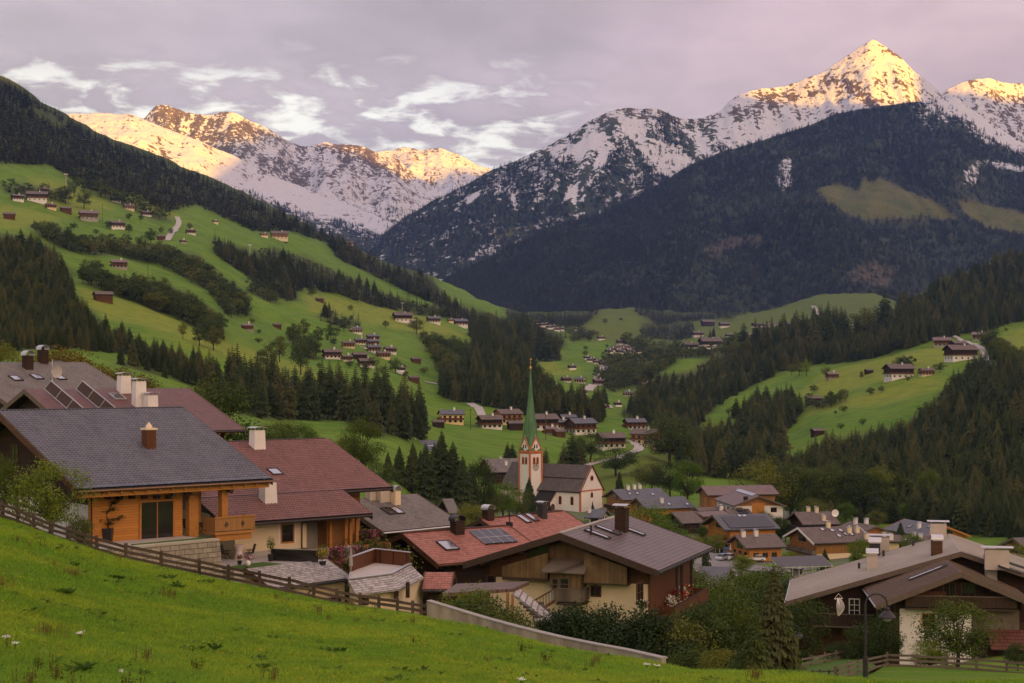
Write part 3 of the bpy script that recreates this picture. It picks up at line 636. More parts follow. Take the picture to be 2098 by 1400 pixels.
def scatter(name, pts, sc, rz, ix, coll, kind='stuff'):
 me = bpy.data.meshes.new(name); me.vertices.add(len(pts)); me.vertices.foreach_set('co', np.asarray(pts, np.float32).ravel())
 a = me.attributes.new('scl', 'FLOAT_VECTOR', 'POINT'); a.data.foreach_set('vector', np.asarray(sc, np.float32).ravel())
 a = me.attributes.new('rot', 'FLOAT_VECTOR', 'POINT'); a.data.foreach_set('vector', np.asarray(rz, np.float32).ravel())
 a = me.attributes.new('pick', 'INT', 'POINT'); a.data.foreach_set('value', np.asarray(ix, np.int32))
 o = bpy.data.objects.new(name, me); COL.objects.link(o); o['kind'] = kind
 g = bpy.data.node_groups.new(name, 'GeometryNodeTree')
 g.interface.new_socket('Geometry', in_out='INPUT', socket_type='NodeSocketGeometry'); g.interface.new_socket('Geometry', in_out='OUTPUT', socket_type='NodeSocketGeometry')
 gi = g.nodes.new('NodeGroupInput'); go = g.nodes.new('NodeGroupOutput'); ip = g.nodes.new('GeometryNodeInstanceOnPoints')
 ci = g.nodes.new('GeometryNodeCollectionInfo'); ci.inputs['Collection'].default_value = coll; ci.inputs['Separate Children'].default_value = True; ci.inputs['Reset Children'].default_value = True
 def na(nm, ty):
  q = g.nodes.new('GeometryNodeInputNamedAttribute'); q.data_type = ty; q.inputs['Name'].default_value = nm; return q.outputs['Attribute']
 L = g.links.new
 L(gi.outputs[0], ip.inputs['Points']); L(ci.outputs[0], ip.inputs['Instance']); ip.inputs['Pick Instance'].default_value = True
 L(na('pick', 'INT'), ip.inputs['Instance Index']); L(na('scl', 'FLOAT_VECTOR'), ip.inputs['Scale'])
 er = g.nodes.new('FunctionNodeEulerToRotation'); L(na('rot', 'FLOAT_VECTOR'), er.inputs[0]); L(er.outputs[0], ip.inputs['Rotation'])
 L(ip.outputs[0], go.inputs[0]); md = o.modifiers.new('instances', 'NODES'); md.node_group = g
 return o
TREES_C, TREES_B = [], []
KEEP_OUT = []
def sample_poly(poly, sp, jit=.45):
 a = np.array(poly); (u0, v0), (u1, v1) = a.min(0), a.max(0); out = []
 nv = int((v1 - v0) / (sp * .8)) + 1; nu = int((u1 - u0) / sp) + 1
 for i in range(nu):
  for j in range(nv):
   u = u0 + (i + .5 * (j % 2) + RNG.uniform(-jit, jit)) * sp; v = v0 + (j + RNG.uniform(-jit, jit)) * sp * .8
   out.append((u, v))
 o = np.array(out); return o[inpoly(o[:, 0], o[:, 1], poly)]
NOTREE = [_p('62 205 95 215 150 250 128 252 80 232')]
for area, poly, share, h, sp in WOODS:
 for u, v in sample_poly(poly, sp):
  if any(inpoly(np.array([u]), np.array([v]), q)[0] for q in NOTREE): continue
  con = RNG.random() < share; hh = h * RNG.uniform(.6, 1.2) * (1 if con or share < .5 else .75)
  Y = hit(u, v + 1, 230)
  if Y is None: continue
  hh *= Y / F * (1 if area != 'row' else .58 + .42 * min(1, max(0, (u - 380) / 130)))
  sh = .75 * hh * F / Y; Y2 = (hit(u, v + sh, 230) or Y) if area != 'row' and inpoly([u], [v + sh], poly)[0] else Y
  p = np.array([(u - CU) / F * Y2, Y2, 0]); p[2] = gz(p[0], Y2) - .2
  (TREES_C if con else TREES_B).append((hh * F / Y2, p, hh, area))
def tree_proto(name, ct, mc, mt):
 c, t = ct; o = empty(name, (0, 0, 0)); c.build('crown', mc, o); t.build('trunk', mt, o); return o
SINGLES = []
def single(protos, u, v, hpx, Y, label, group=None, wide=1.0, k=None, base_v=False, cat='tree'):
 pr = protos[RNG.integers(len(protos)) if k is None else k % len(protos)]
 Y = Y or hit(u, v, 150)
 p = P(u, v, Y)
 if not base_v: p[2] = gz(p[0], Y) - .15
 top = CZ + (VH - (v - hpx)) / F * Y
 h = max(top - p[2], 1.0)
 o = copy_thing(pr, p, RNG.uniform(0, 6.28), (h * wide, h * wide, h), label, group); o['category'] = cat
 return o
PR = {}
def protos(name, kind, cts, mc, mt='bark'):
 PR[kind] = [tree_proto(name, ct, M[mc], M[mt]) for ct in cts]
protos('conifer', 'con', con_near, 'needles'); protos('conifer', 'conm', con_mid, 'needles'); protos('conifer', 'conl', con_near, 'needles_light')
protos('broadleaf_tree', 'bg', bro_near, 'leaf_green'); protos('broadleaf_tree', 'bd', bro_near, 'leaf_dark'); protos('broadleaf_tree', 'bo', bro_near, 'leaf_olive'); protos('broadleaf_tree', 'ba', bro_near, 'leaf_autumn')
protos('broadleaf_tree', 'bm', bro_mid, 'leaf_dark'); protos('broadleaf_tree', 'bmo', bro_mid, 'leaf_olive'); protos('broadleaf_tree', 'bmg', bro_mid, 'leaf_green')
AREA_LABEL = {
 'upper': ('dark conifer in the forest on the upper left hillside', 'conifers of the upper left forest'),
 'left': ('dark conifer in the wood at the left edge above the roofs', 'conifers of the wood at the left edge'),
 'belt': ('dark tree in the leafy belt between the left hillside meadows', 'trees of the belt between the meadows'),
 'mid': ('dark conifer in the grove in the middle of the left hillside', 'trees of the middle hillside grove'),
 'crest': ('dark conifer on the crest where the left hillside meets the valley', 'trees along the hillside crest'),
 'centre': ('tall dark spruce in the dense stand behind the church spire', 'spruces of the stand behind the spire'),
 'leafy': ('rounded tree in the clump left of the dense spruce stand', 'trees left of the spruce stand'),
 'row': ('tall dark spruce in the long row below the left meadow', 'spruces of the row below the left meadow'),
 'valley': ('dark tree in the wooded valley floor right of the spire', 'trees of the wooded valley floor'),
 'ridge': ('dark conifer on the ridge above the right meadow', 'conifers on the ridge above the right meadow'),
 'lower': ('tall dark tree in the forest below the right meadow', 'trees of the forest below the right meadow'),
 'far': ('small dark tree near the far valley hamlets', 'trees near the far hamlets'),
 'copse': ('small tree in a copse on the hillside meadows', 'trees in small meadow copses')}
def scatter_split(lst, nind, prm, fars, near_coll, far_coll, name, wide):
 lst.sort(key=lambda a: -a[0]); ind, rest = lst[:nind], lst[nind:]
 for px, p, h, area in ind:
  q = prm[RNG.integers(len(prm))]; lb, gr = AREA_LABEL[area]
  kind = 'conifers' if prm is PR['conm'] else 'leafy trees'
  if prm is not PR['conm']: lb = lb.replace('dark conifer', 'rounded leafy tree').replace('tall dark spruce', 'rounded leafy tree').replace('tall dark tree', 'rounded leafy tree').replace('dark tree', 'rounded leafy tree'); gr = gr + ', leafy ones'
  elif 'conifer' not in lb and 'spruce' not in lb: lb = lb.replace('tree', 'pointed conifer', 1); gr = gr + ', pointed ones'
  o = copy_thing(q, p, RNG.uniform(0, 6.28), (h * wide * RNG.uniform(.9, 1.3),) * 2 + (h,), lb, gr); o['category'] = 'tree'
 if rest:
  n_ = len(rest); hs_ = np.array([a[2] for a in rest]); w_ = hs_ * wide * RNG.uniform(.9, 1.35, n_)
  pxs = np.array([a[0] for a in rest]); ix = np.where(pxs > 34, RNG.integers(0, near_coll[1], n_), near_coll[1] + RNG.integers(0, far_coll[1], n_))
  scatter(name, np.array([a[1] for a in rest]), np.stack([w_, w_, hs_], 1), np.stack([np.zeros(n_), np.zeros(n_), RNG.uniform(0, 6.28, n_)], 1), ix, near_coll[0])
cc = proto_coll('conifer_kinds', [join(c, t, 'conifer', M['needles'], M['bark']) for c, t in con_mid] + [join(c, t, 'conifer', M['needles_far'], M['bark']) for c, t in con_far])
bb = proto_coll('leafy_kinds', [join(c, t, 'leafy', M['leaf_dark'], M['bark']) for c, t in bro_mid] + [join(c, t, 'leafy', M['leaf_far'], M['bark']) for c, t in bro_far])
print('woods', len(TREES_C), len(TREES_B), time.time() - T0)
scatter_split(TREES_C, NIND_C, PR['conm'], None, (cc, 4), (cc, 3), 'conifer_forest', 1.0)
scatter_split(TREES_B, NIND_B, PR['bm'], None, (bb, 3), (bb, 2), 'leafy_woodland', 1.0)
def mt_forest(key, name, n_, dens, h, coll=None):
 D = MTS[key]; nu, nt = len(D['U']), D['nt']
 i = RNG.integers(0, nu - 1, n_); j = RNG.random(n_) * (nt - 2); j0 = j.astype(int); fj = j - j0; fi = RNG.random(n_)
 def g(A): return (A[i, j0] * (1 - fj) + A[i, j0 + 1] * fj) * (1 - fi) + (A[i + 1, j0] * (1 - fj) + A[i + 1, j0 + 1] * fj) * fi
 X, Y, Z, V = [g(D[k]) for k in ('X', 'Y', 'Z', 'V')]; U = CU + X / Y * F
 ok = RNG.random(n_) < dens(U, V, X, Y, Z, g(D['att']['forest']), g(D['att']['snow']))
 ok &= (U > -60) & (U < 2180)
 p = np.stack([X, Y, Z - .5], 1)[ok]; k = len(p); hs_ = h * RNG.uniform(.55, 1.25, k); w_ = hs_ * RNG.uniform(.9, 1.5, k)
 scatter(name, p, np.stack([w_, w_, hs_], 1), np.stack([np.zeros(k), np.zeros(k), RNG.uniform(0, 6.28, k)], 1), RNG.integers(0, 3, k), mcoll); print(name, k)
mcoll = proto_coll('far_conifer_kinds', [join(c, t, 'conifer', M['needles_far'], M['bark']) for c, t in con_far])
nA = lambda U, V, X, Y, Z, f, s: np.clip(f, 0, 1) ** 2 * np.clip(1.1 - s * 1.1, .03, 1) * (.55 + .45 * (fbm(X / 160, Y / 160, 3, 2) > -.25))
mt_forest('forested_mountain', 'mountain_forest', 60000, nA, 19)
def dB(U, V, X, Y, Z, f, s):
 patch = (fbm(X / 130, Y / 260, 4, 1) > sm(V, 420, 240) * .55 - .32 + np.where(s > .6, .25, 0))
 tl = np.interp(U, [700, 1262, 1420, 1560, 1700, 2000], [0, 215, 245, 275, 300, 310])
 return patch * sm(V, tl - 8, tl + 20) * np.where(s > .62, .22, 1)
mt_forest('snowy_mountain', 'mountain_forest', 30000, dB, 19)
def dD(lo, hi, thr=.0):
 return lambda U, V, X, Y, Z, f, s: (fbm(X / 150, Y / 300, 4, 3) > .42 - f * .75) * np.clip(f * 1.4 + .05, 0, 1)
ks = list(MTS)
mt_forest(ks[3], 'mountain_forest', 16000, dD(0, 0), 20) if len(ks) > 3 else None
mt_forest(ks[5], 'mountain_forest', 16000, dD(0, 0), 20) if len(ks) > 5 else None
LOG = []
wood('timber_orange', (.60, .270, .060), (.44, .175, .034), False, .6, .19, .10, .55)
wood('timber_honey', (.40, .20, .065), (.28, .125, .035), False, .7, .2, .2, .5)
wood('timber_brown', (.135, .066, .028), (.075, .036, .016), False, .8, .2, .35)
wood('timber_dark', (.060, .034, .020), (.030, .018, .011), False, .85, .2, .3)
wood('boards_weathered', (.26, .175, .085), (.120, .078, .036), True, .85, .17, .5)
wood('boards_honey', (.40, .21, .075), (.29, .14, .045), True, .7, .15, .2)
wood('boards_dark', (.070, .045, .028), (.038, .025, .016), True, .85, .16, .3)
wood('boards_brown', (.150, .062, .024), (.095, .036, .015), True, .7, .16, .2)
wood('wood_grey', (.20, .165, .125), (.105, .085, .062), True, .9, 9.0, .4, .8)
plain('beam_orange', (.42, .185, .045), .65, .3, 4); plain('beam_dark', (.055, .036, .024), .8, .4, 4, .3); plain('beam_grey', (.14, .105, .075), .85, .4, 4, .3)
plain('plaster_cream', (.72, .60, .40), .9, .10, 1.2); plain('plaster_white', (.74, .71, .66), .9, .10, 1.2); plain('plaster_yellow', (.74, .58, .30), .9, .08, 1.2); plain('plaster_grey', (.42, .40, .37), .9, .15, 1.2)
plain('chimney_plaster', (.50, .43, .35), .9, .15, 1.2); plain('solar_black', (.012, .012, .016), .3, .1, 1, 0, .5); wood('fence_wood', (.135, .100, .070), (.070, .052, .036), False, .9, 9.0, .4, .8); plain('church_red', (.50, .17, .075), .85, .2, 1.5)
plain('metal_light', (.55, .55, .56), .35, .08, 1, 0, .5, .6); plain('metal_dark', (.035, .033, .034), .5, .2, 2); plain('metal_copper', (.20, .11, .06), .45, .2, 2, 0, .5, .5)
plain('gold', (.85, .55, .14), .35, .1, 2, 0, .5, .9)
plain('stone_grey', (.33, .31, .28), .9, .3, 1.5, .4); plain('concrete', (.42, .38, .31), .9, .25, .7, .3); plain('paving', (.46, .42, .38), .9, .2, .8); plain('asphalt', (.20, .195, .19), .9, .2, .3); plain('gravel', (.40, .375, .34), .95, .2, .4)
plain('pot_dark', (.03, .028, .027), .5, .2, 2); plain('cloth_white', (.72, .62, .60), .9, .05, 2); plain('turf', (.060, .125, .012), .95, .35, 3, .5)
plain('seat_mesh', (.045, .05, .04), .7, .2, 3); plain('lamp_white', (.85, .82, .78), .3, .03, 1); plain('soil', (.05, .038, .025), .95, .4, 2, .4)
m, n = newmat('glass_dark'); n.out(n.mix(n.noise(n.obj(), .9, 2), (.010, .010, .011), (.035, .030, .026)), .06, None, .6); M['glass_dark'] = m
m, n = newmat('glass_sky'); n.out((.50, .51, .55), .12, None, .7, .75); M['glass_sky'] = m
m, n = newmat('solar_cells'); uvs = n.sep(n.uv()); gx = n.math('FRACT', n.math('DIVIDE', uvs[0], 1.02)); gy = n.math('FRACT', n.math('DIVIDE', uvs[1], 1.7))
e = n.math('MINIMUM', n.math('MINIMUM', gx, n.math('SUBTRACT', 1.0, gx)), n.math('MINIMUM', gy, n.math('SUBTRACT', 1.0, gy)))
n.out(n.mix(n.sstep(e, .012, .03), (.30, .30, .33), (.020, .022, .035)), .18, None, .6); M['solar_cells'] = m
sheetroof('tile_slate', (.088, .092, .118), (.130, .134, .165), .31, .36, .36, .35, .25); sheetroof('tile_red', (.150, .062, .050), (.215, .094, .078), .31, .37, .36, .4, .25); sheetroof('tile_darkred', (.105, .038, .026), (.145, .054, .036), .30, .36, .45, .6, .35)
sheetroof('tile_terracotta', (.255, .092, .062), (.33, .130, .090), .25, .36, .6, .65, .45)
sheetroof('roof_greybrown', (.115, .100, .085), (.175, .155, .135), 0, .28, .75, .5, .35); sheetroof('roof_sheet_brown', (.105, .080, .074), (.140, .108, .100), .0, .42, .42, .6, .15)
sheetroof('roof_seam_grey', (.37, .32, .285), (.46, .405, .365), .75, 0, .5, .40); sheetroof('roof_seam_brown', (.125, .076, .058), (.170, .108, .082), .70, 0, .5, .35)
sheetroof('roof_slate_blue', (.075, .078, .092), (.105, .108, .122), .0, .34, .5, .6, .3); sheetroof('roof_brown', (.095, .070, .058), (.140, .108, .090), 0, .3, .7, .5, .5); sheetroof('roof_shingle', (.19, .175, .165), (.30, .28, .265), 0, .26, .85, .5, .9)
sheetroof('roof_church', (.060, .050, .044), (.105, .090, .080), 0, .30, .8, .5, .6); sheetroof('roof_hall', (.150, .100, .088), (.185, .128, .115), .5, 0, .5, .6)
def ray(u, v): return np.array([(u - CU) / F, 1.0, (VH - v) / F])
def fit_roof(obs, Y1, phi, pitch=21.0, wp=12.0, sb=None, L0=14., s0=8.):
 """ridge-left point at distance Y1; returns phi, L, s(front), drop, sb so that the roof corners fall where the photo shows them"""
 p1 = P(*obs['RL'], Y1)
 def pred(q, k):
  ph, L, s, dr, b = q; ex = np.array([math.cos(ph), math.sin(ph), 0]); ey = np.array([math.sin(ph), -math.cos(ph), 0]); dz = np.array([0, 0, -dr])
  w = {'RL': p1, 'RR': p1 + ex * L, 'FL': p1 + ey * s + dz, 'FR': p1 + ex * L + ey * s + dz, 'BL': p1 - ey * b + dz * b / s, 'BR': p1 + ex * L - ey * b + dz * b / s}[k]
  return np.array(proj(w))
 def res(q):
  r = []
  for k, t in obs.items():
   if k != 'RL': r += list(pred(q, k) - np.array(t))
  r.append((math.degrees(math.atan2(q[3], q[2])) - pitch) * wp / 4)
  r.append((q[4] - (sb or q[2])) * 8); r.append((q[0] - phi0) * 6)
  return np.array(r)
 phi0 = R(phi); q = np.array([phi0, L0, s0, s0 * math.tan(R(pitch)), sb or s0]); lam = 1.0
 r = res(q); c = r @ r
 for it in range(80):
  J = np.array([(res(q + np.eye(5)[i] * 1e-4) - r) / 1e-4 for i in range(5)]).T
  dq = np.linalg.solve(J.T @ J + lam * np.diag(np.diag(J.T @ J) + 1e-6), -J.T @ r); q2 = q + np.clip(dq, -2, 2)
  q2[1:] = np.maximum(q2[1:], .5); r2 = res(q2); c2 = r2 @ r2
  if c2 < c: q, r, c = q2, r2, c2; lam = max(lam * .5, 1e-6)
  else: lam *= 3
 return q, c
class House:
 def __init__(s, name, label, cat, obs=None, Y1=None, phi=0, base=None, og=(1.3, 1.3), oe=1.3, oeb=None, th=.28, pitch=21., wp=12., sb=None, group=None, dims=None, center=None, vbase=None, L0=14., s0=8.):
  if obs:
   q, c = fit_roof(obs, Y1, phi, pitch, wp, sb, L0, s0); s.phi, s.L, s.s, dr, s.sb = q
   p = P(*obs['RL'], Y1); zr = p[2]
   LOG.append((label, 'phi %.1f L %.1f s %.1f sb %.1f pitch %.1f cost %.0f' % (math.degrees(s.phi), s.L, s.s, s.sb, math.degrees(math.atan2(dr, s.s)), c)))
   s.tan = dr / s.s
   mid = p[:2] + np.array([math.cos(s.phi), math.sin(s.phi)]) * s.L / 2
   if vbase: zb = CZ + (VH - vbase[1]) / F * vbase[0]
   elif base is not None: zb = CZ + base
   else: zb = gz(mid[0], mid[1]) - .3
   s.H = zr - zb
  else:
   s.L, s.s, s.H, pt = dims; s.sb = s.s; s.tan = math.tan(R(pt)); s.phi = R(phi); mid = center[:2]; zb = center[2]
  s.og = og; s.oe = oe; s.oeb = oe if oeb is None else oeb; s.th = th; s.o = empty(name, (mid[0], mid[1], zb), s.phi, label, cat, group)
  s.loc = np.array([mid[0], mid[1], zb]); s.x0 = -s.L / 2; s.x1 = s.L / 2
  s.wl = s.x0 + og[0]; s.wr = s.x1 - og[1]; s.wf = -(s.s - oe); s.wb = s.sb - s.oeb
  c, n_ = math.cos(s.phi), math.sin(s.phi); s.Rm = np.array([[c, n_, 0], [-n_, c, 0], [0, 0, 1]])
  s.cl = s.Rm @ (np.array([0, 0, CZ]) - s.loc)
 def zroof(s, y): return s.H - abs(y) * s.tan
 def on(s, face, u, v, off=0):
  d = s.Rm @ ray(u, v); o = s.cl
  if face in 'LR': k = ((s.wl if face == 'L' else s.wr) + off - o[0]) / d[0]
  elif face in 'FB': k = ((s.wf if face == 'F' else s.wb) + off - o[1]) / d[1]
  elif face == 'SF': k = (s.H + o[1] * s.tan - o[2]) / (d[2] - d[1] * s.tan)
  else: k = (s.H - o[1] * s.tan - o[2]) / (d[2] + d[1] * s.tan)
  return o + d * k
 def roof(s, mat, tiles=None, fascia='beam_grey', gutter=None, ridge=None, seams=0, smat='beam_grey'):
  b = MB(); x0, x1, th = s.x0, s.x1, s.th
  for sg, S_ in ((-1, s.s), (1, s.sb)):
   ze = s.zroof(S_); ln = math.hypot(S_, S_ * s.tan); y = sg * S_
   top = [(x0, 0, s.H), (x0, y, ze), (x1, y, ze), (x1, 0, s.H)] if sg < 0 else [(x1, 0, s.H), (x1, y, ze), (x0, y, ze), (x0, 0, s.H)]
   if not (tiles and sg < 0): b.face(top, [(p[0], 0 if p[1] == 0 else ln) for p in top])
   lo = [(p[0], p[1], p[2] - th) for p in top]; b.face(lo[::-1], [(0, 0)] * 4)
   b.face([lo[1], lo[2], top[2], top[1]], [(0, 0)] * 4)
   b.face([lo[0], lo[1], top[1], top[0]], [(0, 0)] * 4); b.face([lo[2], lo[3], top[3], top[2]], [(0, 0)] * 4)
  r = b.build('roof', M[mat], s.o)
  if tiles:
   pw, ph, am = tiles; S_ = s.s; ln = math.hypot(S_, S_ * s.tan); nx = int((x1 - x0) / pw * 6); rows = int(ln / ph)
   xs = np.linspace(x0, x1, nx); tv = []
   for k in range(rows): tv += [(k * ph, 0.0), (k * ph + ph * .5, .5), (k * ph + ph * .97, 1.0)]
   tv.append((ln, 1.0)); tv = np.array(tv); tv[:, 0] *= ln / tv[-1, 0]
   wave = (np.abs(np.sin(np.pi * xs / pw)) - .4)[:, None] * am; step = (tv[:, 1] * am * .9)[None, :]
   jit = (RNG.random((nx, len(tv))) - .5) * am * .12
   up = .03 + wave + step + jit; cs = 1 / math.hypot(1, s.tan); sn_ = s.tan * cs
   dd = np.broadcast_to(tv[:, 0][None, :], up.shape)
   Y_ = -(dd * cs) - up * sn_; Z_ = s.H - dd * sn_ + up * cs; X_ = np.broadcast_to(xs[:, None], up.shape)
   V = np.stack([X_, Y_, Z_], 2).reshape(-1, 3); uv = np.stack([X_, dd], 2).reshape(-1, 2)
   grid_mesh('roof_tiles', V, nx, len(tv), M[mat], smooth=False, kind=None, parent=s.o, uv=uv)
  if fascia:
   f = MB()
   for xx, sg2 in ((x0, -1), (x1, 1)):
    for sg, S_ in ((-1, s.s), (1, s.sb)):
     a = np.array([xx + sg2 * .045, 0, s.H + .04]); c = np.array([xx + sg2 * .045, sg * S_, s.zroof(S_) + .04]); d = np.array([0, 0, -th - .20])
     e = np.array([sg2 * .05, 0, 0])
     q = [a + d, c + d, c, a]; f.hexa([p - e for p in q], [p + e for p in q])
   f.build('bargeboard', M[fascia], s.o)
  if gutter:
   g = MB()
   for sg, S_ in ((-1, s.s), (1, s.sb)): g.tube((x0, sg * (S_ + .07), s.zroof(S_) - .16), (x1, sg * (S_ + .07), s.zroof(S_) - .16), .085, None, 8)
   g.build('gutter', M[gutter], s.o)
  if seams:
   k = MB()
   for sg, S_ in ((-1, s.s), (1, s.sb)):
    x = x0 + .35
    while x < x1 - .2: k.bar((x, sg * .05, s.H - .05 * s.tan + .03), (x, sg * (S_ - .03), s.zroof(S_ - .03) + .03), .07, .05); x += seams
   k.build('roof_seams', M[smat], s.o)
  if ridge:
   g = MB()
   for i in range(int((x1 - x0) / .4)):
    xa = x0 + i * .4; g.tube((xa, 0, s.H + .02), (xa + .40, 0, s.H + .02), .13, .105, 8)
   g.build('ridge_tiles', M[ridge], s.o)
  return r
 def rafters(s, mat, face='F', sp=.9, w=.12, h=.18, purlins=True):
  b = MB(); t = s.tan
  if face == 'F':
   x = s.x0 + .35
   while x < s.x1 - .2:
    y1 = -(s.s - .05); y0 = s.wf + .2; b.bar((x, y0, s.zroof(y0) - s.th - h / 2), (x, y1, s.zroof(y1) - s.th - h / 2), w, h); x += sp
  b.build('rafters', M[mat], s.o)
 def purlin_ends(s, mat, side='L', ys=None, w=.22, h=.3):
  b = MB(); xa, xb = (s.x0 + .08, s.wl + .1) if side == 'L' else (s.wr - .1, s.x1 - .08)
  for y in (ys or [s.wf, s.wf * .5, -.0, s.wb * .5, s.wb]):
   z = s.zroof(y) - s.th - h / 2 - .02; b.box((xa, y - w / 2, z - h / 2), (xb, y + w / 2, z + h / 2))
  b.build('purlins', M[mat], s.o)
 def walls(s, lower, upper=None, zs=None, inset=.0, plinth=None):
  x0, x1, yf, yb = s.wl, s.wr, s.wf, s.wb; u = s.th + .02
  zf, zk, zt = s.zroof(yf) - u, s.zroof(yb) - u, s.H - u
  zs = zs if zs is not None else (s.H * .42 if upper else 99)
  zs = min(zs, min(zf, zk) - .02) if upper else 0
  if upper:
   MB().box((x0, yf, -3.0), (x1, yb, zs)).build('wall', M[lower], s.o)
   e = .06
  else: e = 0
  z0 = zs if upper else -3.0
  b = MB(); A = [(x0 - e, yf - e, z0), (x0 - e, yb + e, z0), (x0 - e, yb + e, zk - e * s.tan), (x0 - e, 0, zt), (x0 - e, yf - e, zf - e * s.tan)]
  B_ = [(x1 + e, p[1], p[2]) for p in A]; b.hexa(A, B_)
  b.build('upper_wall' if upper else 'wall', M[upper or lower], s.o)
 def fb(s, face):
  """origin, tangent, outward normal of a wall"""
  return {'F': ((0, s.wf, 0), (1, 0, 0), (0, -1, 0)), 'B': ((0, s.wb, 0), (1, 0, 0), (0, 1, 0)), 'L': ((s.wl, 0, 0), (0, 1, 0), (-1, 0, 0)), 'R': ((s.wr, 0, 0), (0, 1, 0), (1, 0, 0))}[face]
 def slab(s, b, face, a0, a1, z0, z1, d0, d1):
  o, t, n_ = [np.array(q, float) for q in s.fb(face)]
  p = o + t * a0 + n_ * d0; q = o + t * a1 + n_ * d1; b.box((p[0], p[1], z0), (q[0], q[1], z1)); return b
 def window(s, face, a, z, w, h, frame='beam_grey', pane='glass_dark', mull=(1, 0), out=.07, name='window', sill=False, fw=.09, detail=True, off=0.0):
  b = MB(); a0, a1, z0, z1 = a - w / 2, a + w / 2, z, z + h; o_ = off
  if not detail:
   s.slab(b, face, a0, a1, z0, z1, o_ - .05, o_ + out); return b.build(name, M[pane], s.o)
  for q in ((a0 - fw, a1 + fw, z1, z1 + fw), (a0 - fw, a1 + fw, z0 - fw, z0), (a0 - fw, a0, z0, z1), (a1, a1 + fw, z0, z1)): s.slab(b, face, *q, o_ - .05, o_ + out)
  for k in range(mull[0]): c = a0 + (k + 1) * w / (mull[0] + 1); s.slab(b, face, c - .03, c + .03, z0, z1, o_ - .05, o_ + out - .015)
  for k in range(mull[1]): c = z0 + (k + 1) * h / (mull[1] + 1); s.slab(b, face, a0, a1, c - .025, c + .025, o_ - .05, o_ + out - .018)
  if sill: s.slab(b, face, a0 - .15, a1 + .15, z0 - fw - .06, z0 - fw - .001, o_ - .05, o_ + .18)
  f = b.build(name, M[frame], s.o)
  g = MB(); s.slab(g, face, a0, a1, z0, z1, o_ - .05, o_ + .025); g.build('pane', M[pane], f); return f
 def window_px(s, face, u0, v0, u1, v1, **k):
  p = s.on(face, u0, v0); q = s.on(face, u1, v1); i = 0 if face in 'FB' else 1
  return s.window(face, (p[i] + q[i]) / 2, min(p[2], q[2]), abs(p[i] - q[i]), abs(p[2] - q[2]), **k)
 def balcony(s, face, a0, a1, z, depth=1.2, h=1.0, mat='boards_dark', floor='beam_dark', posts=False, rail='beam_dark', pmat='beam_dark'):
  b = MB(); s.slab(b, face, a0, a1, z - .18, z, 0, depth); r = b.build('balcony', M[floor], s.o)
  g = MB(); s.slab(g, face, a0, a1, z + .08, z + h, depth - .06, depth)
  s.slab(g, face, a0, a0 + .06, z + .08, z + h, 0, depth - .07); s.slab(g, face, a1 - .06, a1, z + .08, z + h, 0, depth - .07); g.build('railing', M[mat], r)
  g = MB(); s.slab(g, face, a0 - .04, a1 + .04, z + h, z + h + .08, depth - .12, depth + .06); g.build('handrail', M[rail], r)
  if posts:
   k = MB(); n_ = max(2, int(abs(a1 - a0) / 3.2) + 1)
   for i in range(n_):
    c = a0 + (a1 - a0) * i / (n_ - 1); c = min(max(c, a0 + .1), a1 - .1)
    top = s.H - s.th - abs(c if face in 'LR' else (s.s - .4)) * s.tan - .3
    if top > z + h: s.slab(k, face, c - .08, c + .08, z, top, depth - .22, depth - .065)
   k.build('balcony_posts', M[pmat], s.o)
  return r
 def chimney(s, u=None, v=None, x=None, y=None, w=.8, d=.7, h=1.4, mat='plaster_white', cap='metal_light', slope='SF', style='plate', flare=.0):
  if u is not None: p = s.on(slope, u, v); x, y = p[0], p[1]
  zb = s.zroof(y) - .4; zt = s.zroof(y) + h; f = 1 + flare
  lo = [(x - w/2*f, y - d/2*f, zb), (x + w/2*f, y - d/2*f, zb), (x + w/2*f, y + d/2*f, zb), (x - w/2*f, y + d/2*f, zb)]
  hi = [(x - w/2, y - d/2, zt), (x + w/2, y - d/2, zt), (x + w/2, y + d/2, zt), (x - w/2, y + d/2, zt)]
  c = MB().hexa(lo, hi).build('chimney', M[mat], s.o); b = MB()
  if style == 'plate':
   for px, py in ((-.4, -.4), (.4, -.4), (-.4, .4), (.4, .4)): b.tube((x + px * w, y + py * d, zt), (x + px * w, y + py * d, zt + .2), .03, None, 5)
   n_ = 8; W2 = w * .66
   for i in range(n_):
    a, e = -1 + 2 * i / n_, -1 + 2 * (i + 1) / n_; za, ze = zt + .2 + .10 * (1 - a * a), zt + .2 + .10 * (1 - e * e)
    q = [(x + a * W2, y - d * .68, za), (x + e * W2, y - d * .68, ze), (x + e * W2, y + d * .68, ze), (x + a * W2, y + d * .68, za)]
    b.hexa(q, [(p[0], p[1], p[2] + .035) for p in q])
  elif style == 'arch':
   n_ = 10; W2 = w * .62
   for i in range(n_):
    a, e = math.pi * i / n_, math.pi * (i + 1) / n_
    q = [(x - math.cos(a) * W2, y - d * .6, zt + .12 + math.sin(a) * .42), (x - math.cos(e) * W2, y - d * .6, zt + .12 + math.sin(e) * .42), (x - math.cos(e) * W2, y + d * .6, zt + .12 + math.sin(e) * .42), (x - math.cos(a) * W2, y + d * .6, zt + .12 + math.sin(a) * .42)]
    b.hexa(q, [(p[0], p[1], p[2] + .03) for p in q])
   for sx in (-1, 1): b.box((x + sx * W2 - .03, y - d * .5, zt), (x + sx * W2 + .03, y + d * .5, zt + .16))
  elif style == 'pipe':
   b.box((x - w * .6, y - d * .6, zt), (x + w * .6, y + d * .6, zt + .14)); b.lathe((x, y, zt + .13), [(.26, 0), (.24, .18), (.12, .30), (.06, .42)], 10)
  b.build('chimney_cap', M[cap], c); return c
